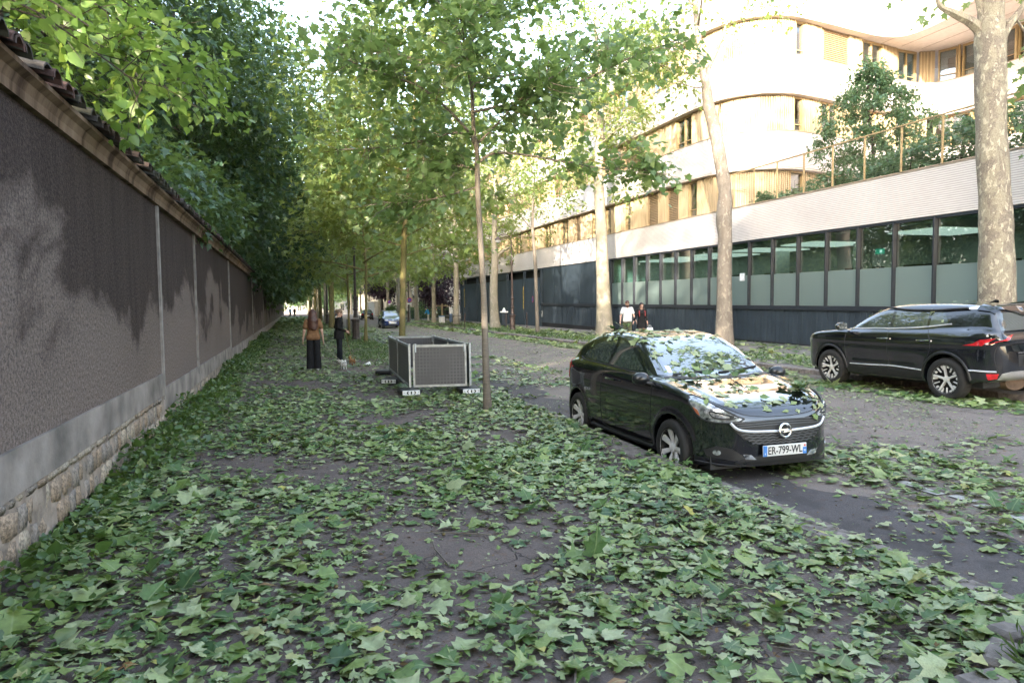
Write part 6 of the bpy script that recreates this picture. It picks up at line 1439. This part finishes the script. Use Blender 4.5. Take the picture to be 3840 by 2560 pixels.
        G.ell(P(0, -.12, .02), (.05, .045, .05), .02).cap(P(0, -.10, -.03), P(0, -.115, -.12), .032, .02, .02)
        for i in range(7): a = RNG.uniform(-1.2, 1.2); G.cap(P(math.sin(a)*.07, -.05, .08), P(math.sin(a)*.10, -.02+RNG.uniform(-.05, .05), .12), .014, .006, .01)
    G.ell(P(0, .075, -.035), (.062, .07, .085), .012, True, M=Mh)
    if style == 'straight': G.ell(P(0, .12, -.03), (.055, .06, .07), .008, True, M=Mh)
    G.build('hair', hm, r)
    r.scale = (k,)*3; return r
M_tan = cloth('tan_cotton', (.175, .092, .045)); M_blk = cloth('black_cloth', (.012, .012, .013)); M_nav = cloth('dark_denim', (.014, .016, .022)); M_wcl = cloth('white_cotton', (.62, .61, .60), .06); M_oliv = cloth('olive_chino', (.085, .085, .05)); M_shoe = mat('white_shoe', (.62, .60, .56), .6, var=.1); M_bshoe = mat('black_shoe', (.02, .02, .02), .5)
person('woman with long wavy brown hair in tan t-shirt and black wide trousers, seen from behind', (.51, 18.9, .12), -.06, 1.60,
       dict(elL=(-.235, -.03, 1.10), wrL=(-.275, .02, .87), elR=(.235, -.03, 1.10), wrR=(.262, .03, .85)),
       [('top', 'tshirt', M_tan, .86, 'short', .026, .012), ('trousers', M_blk, .095, .105, 1.0, .06), ('shoes', M_shoe)], (M_hairb, 'long'))
person('woman in black jacket and slim trousers looking down at the dogs, in profile', (1.31, 21.2, .12), -math.pi/2+.12, 1.60,
       dict(head=(0, .035, 1.575), look=(0, 1, -.55), elL=(-.21, -.06, 1.12), wrL=(-.13, .16, 1.03), elR=(.21, -.05, 1.12), wrR=(.14, .18, 1.0), ankL=(-.07, -.02, .08), ankR=(.07, .03, .08)),
       [('top', 'jacket', M_blk, .76, 'long', .034, .02), ('trousers', M_nav, .066, .052, 1.0, .10), ('shoes', M_shoe)], (M_hairf, 'tied'))
man = person('bearded man in white t-shirt and olive trousers walking hand in hand on the far pavement', (12.9, 25.3, .12), math.pi-.35, 1.76,
       dict(look=(-.15, 1, -.25), elR=(.25, -.03, 1.12), wrR=(.28, .06, .90), elL=(-.25, -.0, 1.12), wrL=(-.32, .10, .92), kneeL=(-.09, .10, .49), ankL=(-.09, .06, .10), kneeR=(.10, -.02, .48), ankR=(.10, -.16, .12)),
       [('top', 'tshirt', M_wcl, .88, 'short', .024, .0), ('trousers', M_oliv, .078, .062, 1.0, .12), ('shoes', M_bshoe)], (M_hairb, 'short'), female=False)
Bd = Blob((-.12, -.12, -.2), (.12, .16, .05), .0085); Bd.ell((0, .045, -.085), (.062, .062, .055), .01).ell((0, .10, -.02), (.05, .05, .06), .01, True); Bd.build('beard', M_hairb, man).location = (-.01, .01, 1.585)
MB().box(-.06, .06, .092, .102, -.004, .020).build('glasses', M_ink, man, loc=(-.012, .01, 1.595))
b = MB(); b.tube([Vector((-.03, .139, 1.28)), Vector((.0, .140, 1.33)), Vector((.035, .139, 1.27)), Vector((.01, .139, 1.22))], .007, 5); b.build('shirt_print', M_ink, man)
lady = person('woman in black dress with red tipped hair holding the hand of the man in white', (13.43, 25.1, .12), math.pi-.15, 1.68,
       dict(look=(.1, 1, -.1), elR=(.235, -.01, 1.12), wrR=(.36, .08, .93), elL=(-.215, -.03, 1.11), wrL=(-.235, .04, .86), kneeR=(.08, .09, .49), ankR=(.07, .08, .09), kneeL=(-.08, -.01, .48), ankL=(-.08, -.12, .11)),
       [('top', 'jumper', M_blk, .95, 'long', .012, 0), ('skirt', M_blk, .66, .02), ('tights', mat('sheer_tights', (.16, .085, .06), .6)), ('shoes', M_bshoe)], (M_hairk, 'straight'))
for sx in (-1, 1): MB().tube([Vector((sx*.105, .055, 1.37)), Vector((sx*.125, .085, 1.25)), Vector((sx*.12, .10, 1.13))], [.026, .030, .014], 7).build('hair_tip', M_hairr, lady, True)
wb_ = empty('shopping_bag', (13.74, 24.98, .42), 0, 'white shopping bag hanging from the hand of the woman in black', 'bag')
b = MB(); b.box(-.13, .13, -.06, .06, 0, .36, bev=.03); b.build('bag_body', M_white, wb_, True)
for y_ in (-.03, .03): MB().tube([Vector((-.07, y_, .35)), Vector((-.03, y_, .46)), Vector((.03, y_, .46)), Vector((.07, y_, .35))], .006, 5).build('bag_handle', M_white, wb_)
# far passers-by
person('stooping person in bright blue shirt and pale trousers by the far railing', (13.8, 73, .12), math.pi/2, 1.62, dict(chest=(0, .10, 1.24), neck=(0, .2, 1.38), head=(0, .27, 1.50), look=(0, 1, -.6), shL=(-.165, .16, 1.33), shR=(.165, .16, 1.33), elL=(-.2, .25, 1.1), elR=(.2, .25, 1.1), wrL=(-.2, .36, .95), wrR=(.2, .36, .95)), [('top', 'shirt', cloth('blue_cotton', (.05, .26, .50)), .84, 'long', .03, .02), ('trousers', cloth('pale_linen', (.5, .44, .38)), .085, .08, 1.0, .1), ('shoes', M_bshoe)], (M_hairk, 'short'), .016, detail=False, female=False)
person('bending person in pale green top beside the person in blue', (14.7, 75, .12), -math.pi/2, 1.65, dict(chest=(0, .16, 1.2), neck=(0, .3, 1.32), head=(0, .4, 1.38), look=(0, 1, -.8), shL=(-.165, .25, 1.28), shR=(.165, .25, 1.28), elL=(-.2, .35, 1.05), elR=(.2, .35, 1.05), wrL=(-.2, .45, .9), wrR=(.2, .45, .9)), [('top', 'shirt', cloth('pale_green_cotton', (.42, .52, .44)), .84, 'long', .03, .02), ('trousers', M_blk, .085, .08, 1.0, .1), ('shoes', M_bshoe)], (M_hairk, 'short'), .016, detail=False)
person('man in white shirt and blue jeans with a dark bag by the far lamp post', (14.45, 65.0, .12), math.pi/2+.3, 1.80, {}, [('top', 'shirt', M_wcl, .84, 'long', .03, .01), ('trousers', cloth('blue_denim', (.10, .20, .38)), .085, .075, 1.0, .1), ('shoes', M_bshoe), ], (M_hairk, 'short'), .016, SK2, False, False)
bk = empty('shoulder_bag', (14.1, 64.85, .95), .3, 'dark bag at the side of the man in white by the far lamp', 'bag'); MB().box(-.12, .12, -.08, .08, 0, .36, bev=.03).build('bag_body', M_blk, bk, True); MB().tube([Vector((-.08, 0, .34)), Vector((.1, 0, .62)), Vector((.12, 0, .34))], .012, 5).build('bag_strap', M_blk, bk)
person('distant person in black walking at the far end of the left pavement', (.45, 139, .12), 0, 1.75, {}, [('top', 'jacket', M_blk, .8, 'long', .03, .02), ('trousers', M_blk, .085, .07, 1.0, .1), ('shoes', M_bshoe)], (M_hairk, 'short'), .02, detail=False)
person('distant person in pale blue shirt at the far end of the left pavement', (-.35, 141, .12), .3, 1.75, {}, [('top', 'shirt', cloth('pale_blue', (.35, .5, .7)), .8, 'long', .03, .02), ('trousers', M_blk, .085, .07, 1.0, .1), ('shoes', M_bshoe)], (M_hairk, 'short'), .02, detail=False)

# ---- two small dogs
def dog(label, loc, rz, m, patch=None, head_turn=0.0, s=1.0):
    r = empty('dog', loc, rz, label, 'dog'); B = Blob((-.14, -.30, -.01), (.14, .34, .42), .0075)
    B.cap((0, .09, .185), (0, .0, .18), .062, .054, .03).cap((0, 0, .18), (0, -.12, .185), .05, .055, .03).ell((0, .10, .175), (.056, .07, .07), .03)
    for sx in (-1, 1):
        B.cap((sx*.040, .115, .16), (sx*.042, .108, .085), .026, .017, .02).cap((sx*.042, .108, .085), (sx*.042, .118, .015), .015, .014, .01).cap((sx*.042, .12, .012), (sx*.042, .145, .011), .015, .012, .008)
        B.cap((sx*.040, -.115, .175), (sx*.046, -.085, .105), .036, .022, .02).cap((sx*.046, -.085, .105), (sx*.046, -.145, .068), .02, .014, .012).cap((sx*.046, -.145, .068), (sx*.046, -.135, .014), .013, .013, .01).cap((sx*.046, -.135, .011), (sx*.046, -.108, .011), .014, .012, .008)
    B.cap((0, .12, .205), (0, .165, .265), .043, .036, .03)
    hd = np.array([0, .185, .285]); c, s_ = math.cos(head_turn), math.sin(head_turn); F_ = np.array([s_, c, -.12]); R_ = np.array([c, -s_, 0])
    B.ell(hd, (.043, .047, .042), .015).cap(hd+F_*.035+[0, 0, -.008], hd+F_*.082+[0, 0, -.018], .024, .017, .012)
    for sx in (-1, 1): B.cap(hd+R_*sx*.03+[0, 0, .03], hd+R_*sx*.042+[0, 0, .072], .017, .006, .008)
    B.cap((0, -.17, .205), (0, -.215, .26), .018, .013, .015).cap((0, -.215, .26), (0, -.20, .315), .013, .010, .01)
    bd = B.build('body', m, r); n_ = hd+F_*.098+[0, 0, -.014]
    MB().lathe([(.001, -.009), (.009, -.003), (.009, .004), (.001, .008)], 8, Matrix.Translation(Vector(n_))).build('nose', M_ink, bd)
    for sx in (-1, 1): MB().lathe([(.001, -.006), (.006, 0), (.001, .006)], 8, Matrix.Translation(Vector(hd+F_*.040+R_*sx*.018+np.array([0, 0, .012])))).build('eye', M_ink, bd)
    b = MB(); b.tube([Vector((math.cos(a)*.047, .135+math.sin(a)*.03, .225+math.sin(a)*.02)) for a in np.linspace(0, 6.283, 13)], .006, 5); b.build('collar', mat('collar_red', (.35, .05, .04), .6), r)
    if patch is not None:
        G = Blob((-.14, -.30, -.01), (.14, .34, .42), .0075); G.ell(hd+R_*-.02+[0, 0, .015], (.036, .048, .040), .01); 
        for sx in (-1, 1): G.cap(hd+R_*sx*.03+[0, 0, .03], hd+R_*sx*.042+[0, 0, .074], .0185, .0075, .006)
        G.build('fur_patch', patch, r)
    r.scale = (s,)*3; return r
M_furw = mat('white_fur', (.74, .72, .69), .9, var=.15, scale=25, bumpy=.5, bscale=80); M_furb = mat('ginger_fur', (.30, .15, .06), .9, var=.25, scale=20, bumpy=.5, bscale=80); M_furg = mat('grey_fur', (.22, .19, .16), .9, var=.2)
dog('small white dog with grey brown head markings facing us at the feet of the women', (1.28, 19.0, .12), math.pi+.25, M_furw, M_furg, .3, .78); dog('small ginger dog with raised tail standing behind the white dog', (1.58, 20.0, .12), .35, M_furb, None, -.4, .78)
def leash(label, a, b_, m):
    a = Vector(a); b_ = Vector(b_); mid = (a+b_)/2-Vector((0, 0, .07)); o = MB(); o.tube([Vector(p) for p in spline([a, mid, b_], 6)], .005, 5); tag(o.build('dog_leash', m), label, 'leash')
leash('brown leash running from the hand of the woman in black to the ginger dog', (1.49, 21.06, 1.05), (1.60, 20.1, .30), mat('leather', (.22, .10, .05), .7)); leash('pale leash running from the woman in tan to the white dog', (.77, 18.95, .86), (1.27, 18.92, .30), mat('cord_pale', (.4, .38, .3), .8))
Bg = Blob((-.16, -.16, -.02), (.16, .16, .16), .01)
for _ in range(14):
    c = RNG.uniform(-.08, .08, 3); c[2] = abs(c[2])*.6+.03; Bg.ell(c, RNG.uniform(.02, .05, 3), .01)
lb = Bg.build('litter_bag', M_white); lb.location = (1.98, 19.75, .12); tag(lb, 'crumpled white plastic bag lying in the leaves right of the dogs', 'litter')
# ------------------------------------------------------------------ storm litter: fallen leaves, twigs, weeds
def dens(x, y):
    return .5+.27*np.sin(1.9*x+.7*y+1.3*np.sin(.8*y))+.23*np.sin(2.3*y-1.1*x+2*np.sin(1.1*x))+.15*np.sin(5.1*x+1)*np.sin(4.3*y)
def lay(n, x0, x1, y0, y1, z, thr, size, wave=.0):
    x = RNG.uniform(x0, x1, n*3); y = RNG.uniform(y0, y1, n*3); d = dens(x, y)+RNG.uniform(-.38, .38, n*3); i = np.flatnonzero(d > thr)[:n]
    x, y = x[i], y[i]; k = len(i); P = np.stack([x, y, z+(road_z(x) if z < .05 else 0*x)], 1); P[:, 2] += RNG.random(k)**2*.022
    a = RNG.uniform(0, 2*math.pi, k); up = np.abs(RNG.normal(0, .08, k))*(RNG.random(k) < .75)+(RNG.random(k) < .09)*RNG.uniform(.15, .8, k)
    D = np.stack([np.cos(a), np.sin(a), up], 1); Nn = unit(np.array([0, 0, 1.])+RNG.normal(0, .20, (k, 3))*np.array([1, 1, .3]))
    s_ = size*np.clip(RNG.lognormal(-.05, .42, k), .3, 2.1); P[:, 2] += .10*s_
    return P, D, Nn, s_
def leaf_rnd(n): return np.clip(np.where(RNG.random(n) < .48, RNG.normal(.76, .13, n), RNG.beta(1.5, 1.9, n)*.70), 0, 1)*np.where(RNG.random(n) < .975, .93, 1.0)+np.where(RNG.random(n) < .035, .09, 0)
HALF_H = [(.30, .02), (.42, .25), (.22, .42), (.30, .66), (.05, .8), (0, .62)]
GR_SH = shapes(PLANE_H, 5, 8, (-.1, .5), (-.22, .35), .22)+shapes(PLANE_H, 4, 18, (-.1, .8), (-.3, .45), .5)+shapes(HALF_H, 3, 28, (-.1, .8), (-.3, .5), .45)+shapes(OVAL_H, 2, 38, (-.1, .8), (-.3, .5), .3)
ST_SH = shapes(STAR_H, 6, 9, (-.1, .8), (-.3, .5)); OV_SH = shapes(OVAL_H, 4, 10, (-.1, .5), (-.3, .4))
stuff = []
near = lay(300, -1.35, 3.5, 1.75, 3.6, .128, .42, .080)
def litter(name, parts, shp, label=None, lm=None):
    P, D, Nn, s_ = [np.concatenate([p[k] for p in parts]) for k in range(4)]
    V, F, r_, m_ = leaves(P, D, Nn, s_, shp, np.clip(leaf_rnd(len(P)), 0, 1), True); return tag(link(name, np_mesh(name, V, F, lm or LM_fallen, True, {'rnd': r_, 'mid': m_})), label or 'storm torn green plane leaves littering the ground', 'leaf litter', kind='stuff')
litter('leaf_litter', [lay(3500, -1.72, 3.62, 1.6, 4.2, .126, .33, .078), lay(10500, -1.72, 3.62, 4.2, 13, .126, .33, .082), lay(900, 3.1, 3.74, 1.6, 13, .13, .3, .075), lay(600, -1.74, -1.1, 2.2, 13, .13, .0, .11), lay(700, 1.2, 3.4, 4, 9, .13, .4, .105)], GR_SH)
litter('leaf_litter', [lay(11500, -1.72, 3.75, 13, 34, .126, .36, .080), lay(1800, -1.7, -1.0, 13, 34, .13, .1, .09), lay(5500, -1.7, 3.75, 34, 70, .126, .3, .14), lay(3500, -1.7, 3.75, 70, 130, .126, .2, .34)], ST_SH)
litter('leaf_fragments', [lay(9500, -1.72, 3.74, 1.6, 9, .124, .12, .032), lay(9000, 4.1, 11.5, 3, 12, .004, .30, .040), lay(10000, 4.8, 11.6, 8, 30, .004, .30, .055), lay(4500, 4.4, 11.6, 30, 70, .004, .4, .09)], OV_SH, 'small torn leaf scraps scattered over the asphalt')
litter('leaf_litter', [lay(1100, 4.75, 6.8, 2.2, 7.0, .010, .30, .098), lay(520, 5.9, 8.4, 2.6, 6.4, .010, .45, .098), lay(300, 4.6, 5.9, 5.2, 6.9, .010, .4, .085), lay(120, 3.9, 4.8, 2.2, 5.6, .012, .6, .08), lay(420, 5.8, 7.2, 7, 14, .008, .45, .11), lay(1200, 3.95, 6.6, 12.5, 24, .008, .5, .12), lay(1500, 4.0, 6.5, 24, 60, .008, .45, .16)], GR_SH, 'torn plane leaves drifted along the road')
litter('leaf_litter', [lay(1700, 10.1, 11.6, 5.5, 14.5, .008, .30, .11), lay(2200, 10.3, 11.8, 14, 34, .008, .3, .14), lay(2200, 10.2, 11.8, 34, 80, .008, .3, .22), lay(2400, 12.1, 15.5, 10, 30, .126, .35, .14), lay(1300, 15.5, 18, 8, 34, .126, .65, .13), lay(3000, 12.1, 16, 30, 80, .126, .3, .22)], ST_SH, 'torn plane leaves along the far kerb and pavement')
litter('debris', [lay(7000, -1.72, 3.74, 1.6, 8, .124, .1, .020), lay(4500, -1.72, 3.74, 8, 20, .124, .1, .032), lay(5000, 3.8, 11.5, 2.5, 14, .004, .1, .026)], OV_SH, 'brown seed fluff and bark crumbs strewn on the asphalt', LM_debris)
# the nearest ones are leaves of their own
def leaf_mesh(i, shp):
    tv, tf = shp; V = list(tv); F = [tuple(f) for f in tf]; n = len(V)
    V = V+[(.012, -.0, -.004), (-.012, 0, -.004), (.006, -.42, -.03), (-.006, -.42, -.03)]; F = F+[(n, n+1, n+3, n+2)]
    me = np_mesh('fallen_leaf', V, [np.array(F[:-1]), np.array([F[-1]])], LM_fallen, True, {'mid': np.abs(np.array(V)[:, 0]), 'rnd': np.full(len(V), [.2, .75, .45, .8, .12, .6, .7, .3, .86, .5, .05, .78, .66, .96][i % 14])}); return me
LMs = [leaf_mesh(i, GR_SH[i]) for i in range(14)]
LAB = 'storm torn green plane leaf lying on the near pavement'
def put_leaf(P, D, Nn, s_, label, group, i=None, name='fallen_leaf'):
    D = Vector(D).normalized(); X = D.cross(Vector(Nn)).normalized(); Z = X.cross(D)
    o = link(name, LMs[i if i is not None else random.randrange(14)]); M = Matrix((X, D, Z)).transposed().to_4x4(); M.translation = Vector(P)
    o.matrix_world = M @ Matrix.Scale(float(s_), 4); return tag(o, label, 'leaf', group)
for k in range(min(112, len(near[0]))): put_leaf(near[0][k]+[0, 0, .008], near[1][k], near[2][k], near[3][k]*1.08, LAB, 'fallen leaves on the near pavement')
put_leaf((1.80, 4.0, .16), (.2, .1, 1), (.25, -1, .2), .21, 'large bright green plane leaf standing upright among the litter', 'fallen leaves on the near pavement', 4)
put_leaf((1.25, 5.9, .15), (.9, -.2, .45), (0, -.5, 1), .20, 'pale plane leaf tilted on edge in the middle of the pavement', 'fallen leaves on the near pavement', 3)
# leaves lying on the cars
def on_car(car, root, n, xr, yr, size, label, group, prefer=None):
    M = Matrix.LocRotScale(root.location, root.rotation_euler, None); c = 0; t_ = 0
    while c < n and t_ < 4000:
        t_ += 1; x = random.uniform(*xr); y = random.uniform(*yr)
        if prefer and random.random() > prefer(x, y): continue
        h, nn, i, d = car.bvh.ray_cast(Vector((x, y, 4)), Vector((0, 0, -1)))
        if h is None or nn.z < .22: continue
        p = M @ (h+nn*.010); nw = M.to_3x3() @ nn; a = Vector((random.uniform(-1, 1), random.uniform(-1, 1), random.uniform(-.2, .3))); D = (a-nw*a.dot(nw)).normalized()+nw*random.uniform(0, .25)
        put_leaf(p, D, (nw+Vector((random.uniform(-.15, .15), random.uniform(-.15, .15), 0))), size*random.uniform(.55, 1.3), label, group, random.choice([1, 1, 3, 5, 6, 8, 8, 11, 12, 2])); c += 1
on_car(opel, hatch, 108, (-1.5, 1.05), (-.66, .66), .112, 'torn green plane leaf lying on the windscreen or roof of the small black car', 'leaves on the small black car', lambda x, y: .35+.65*(-.3 < x < .95))
on_car(opel, hatch, 54, (1.0, 2.02), (-.70, .70), .112, 'torn green plane leaf lying on the bonnet of the small black car', 'leaves on the small black car bonnet')
on_car(kia, suv, 20, (-2.0, .9), (-.62, .75), .10, 'torn green leaf lying on the roof or tail of the black SUV', 'leaves on the black suv')
# flecks stuck to the car sides
def sprig(label, loc, n, size, seed, spread=.13, name='leafy_twig', nz=.9):
    q_ = random.Random(seed); r = empty(name, loc, q_.uniform(0, 6), label, 'twig'); b = MB()
    b.tube([Vector((-.25, 0, .012)), Vector((0, .02, .03)), Vector((.2, -.01, .05))], [.006, .005, .002], 5); b.build('stem', BK_young, r)
    for i in range(n):
        o = link('leaf', LMs[q_.choice([0, 0, 2, 4, 4, 7, 10])], r); a = q_.uniform(0, 6.283); D = Vector((math.cos(a), math.sin(a), q_.uniform(-.1, nz))).normalized(); X = D.cross(Vector((0, 0, 1))).normalized()
        M = Matrix((X, D, X.cross(D))).transposed().to_4x4(); M.translation = Vector((q_.gauss(0, spread), q_.gauss(0, spread*.6), q_.uniform(.02, .10))); o.matrix_basis = M @ Matrix.Scale(size*q_.uniform(.6, 1.15), 4)
    return r
def car_pt(car, root, x, y):
    h, nn, i, d = car.bvh.ray_cast(Vector((x, y, 4)), Vector((0, 0, -1))); return Matrix.LocRotScale(root.location, root.rotation_euler, None) @ h
sprig('bushy sprig of green leaves lying on the bonnet by the far headlamp', car_pt(opel, hatch, 1.62, .52), 20, .15, 3, .10)
sprig('small leafy sprig caught at the foot of the windscreen', car_pt(opel, hatch, 1.06, .12), 8, .14, 4, .10); sprig('leafy sprig beside the wipers on the passenger side', car_pt(opel, hatch, 1.05, -.40), 9, .12, 5, .12); sprig('leaves bunched on the rear of the small car roof', car_pt(opel, hatch, -.9, -.35), 9, .12, 6, .12)
for i, (x, y) in enumerate(((1.0, 3.25), (2.05, 3.15), (-.75, 2.85), (.25, 2.7), (2.9, 2.75), (-.9, 4.6), (3.1, 4.4), (1.7, 6.6), (.1, 8.5), (3.1, 7.2), (-.9, 6.8), (5.5, 4.2))):
    sprig(['leafy sprig lying in the centre foreground', 'leafy sprig right of the centre foreground', 'leafy sprig near the wall in the foreground', 'leafy sprig in the left foreground', 'dark leafy sprig at the bottom right corner', 'leafy sprig below the stone base of the wall', 'leafy sprig near the kerb in the foreground', 'leafy sprig in the middle of the pavement', 'leafy sprig on the pavement before the women', 'leafy sprig by the kerb near the small car', 'leafy sprig along the wall base', 'leafy sprig lying on the road in front of the small car'][i], (x, y, .125 if i < 11 else float(road_z(x))+.004), 7, .15, 20+i, .11)
for k in range(26):
    x, y = random.uniform(-1.2, 3.4), random.uniform(2.0, 8); a = random.uniform(0, 6.28); L = random.uniform(.1, .32); o = MB(); o.tube([Vector((-L, 0, .004)), Vector((0, random.uniform(-.03, .03), .012)), Vector((L, 0, .006))], [.006, .005, .002], 5); t_ = o.build('fallen_twig', BK_young); t_.location = (x, y, .132); t_.rotation_euler = (0, 0, a); tag(t_, 'thin brown twig lying among the fallen leaves', 'twig', 'fallen twigs')
bm_ = MB(); bm_.lathe([(.001, -.014), (.010, -.010), (.015, 0), (.010, .010), (.001, .014)], 8); sbm = bm_.mesh('seed_ball', mat('seed_ball', (.11, .085, .035), .95, var=.4, scale=60, bumpy=.8, bscale=200), True)
for k in range(30):
    tag(link('seed_ball', sbm, None, (random.uniform(-1.2, 3.5), random.uniform(1.9, 6.5), .145)), 'round brown seed ball fallen among the leaves', 'seed ball', 'fallen seed balls')
# weeds along the wall foot, grass round the trees
def weeds(name, n, fx, size, shp, lm, label, up=.6):
    P = fx(n); k = len(P); D = unit(RNG.normal(0, 1, (k, 3))*np.array([1, 1, .3])+np.array([0, 0, up])); V, F, r_ = leaves(P, D, unit(np.array([0, 0, 1.])+RNG.normal(0, .5, (k, 3))), size*np.clip(RNG.lognormal(0, .35, k), .4, 2), shp, RNG.random(k))
    return tag(link(name, np_mesh(name, V, F, lm, True, {'rnd': r_})), label, name, kind='stuff')
def wallfoot(n):
    y = 2.2+RNG.random(n)**.9*40; hgt = .10+.10*np.sin(y*1.7)+.10*np.sin(y*.63+1)+.05; hgt = np.clip(hgt, .04, .32); w = .16+.26*hgt/.3
    return np.stack([-1.74+np.abs(RNG.normal(0, 1, n))*w, y, .12+RNG.random(n)*hgt], 1)
weeds('weeds', 12000, wallfoot, .05, SH_HEART, LM_weed, 'green weeds growing along the foot of the garden wall')
def verge(n):
    cs = np.array([(2.6, 24), (2.9, 29), (2.3, 22.8), (2.7, 26), (2.9, 31), (3.0, 34), (3.1, 36), (2.6, 38), (3.1, 44), (2.8, 41)]); k = RNG.integers(0, len(cs), n); p = cs[k]+RNG.normal(0, 1, (n, 2))*np.where(k[:, None] < 6, np.array([[.55, 1.9]]), np.array([[.3, .6]])); p[:, 0] = np.minimum(p[:, 0], 3.45)
    return np.stack([p[:, 0], p[:, 1], .12+RNG.random(n)*np.where(k == 6, .10, .13)], 1)
weeds('grass', 8000, verge, .05, SH_OVAL, LM_weed, 'tufts of grass and weeds round the pavement trees', 1.3)
def farv(n):
    y = RNG.uniform(14, 60, n); return np.stack([np.clip(12.9+RNG.normal(0, .5, n), 12.15, 14.5), y, .12+RNG.random(n)*.10], 1)
weeds('grass', 6000, farv, .07, SH_OVAL, LM_weed, 'thin grass strip along the far kerb', 1.0)
# broken edging stones and grass in the bottom right corner
es = empty('tree_pit_edging', (3.05, 2.28, .12), .3, 'rough grey edging stones of a tree pit at the bottom right', 'edging stones')
for k, (x, y, w) in enumerate(((-.30, -.05, .26), (0, .0, .28), (.29, .06, .24), (.02, -.22, .30))):
    link('stone', MB().box(-w/2, w/2, -.07, .07, -.05, .035+.008*k, bev=.022).mesh('stone', M_kerb, True), es, (x, y, 0), (random.uniform(-.06, .06), random.uniform(-.06, .06), random.uniform(-.25, .25)))
def pit(n): return np.stack([3.25+RNG.normal(0, .12, n), 2.1+RNG.normal(0, .08, n), .12+RNG.random(n)*.10], 1)
weeds('grass', 500, pit, .10, shapes([(.06, .4), (0, 1.0)], 3, 5), LM_weed, 'tuft of grass growing by the edging stones at the bottom right', 1.5)
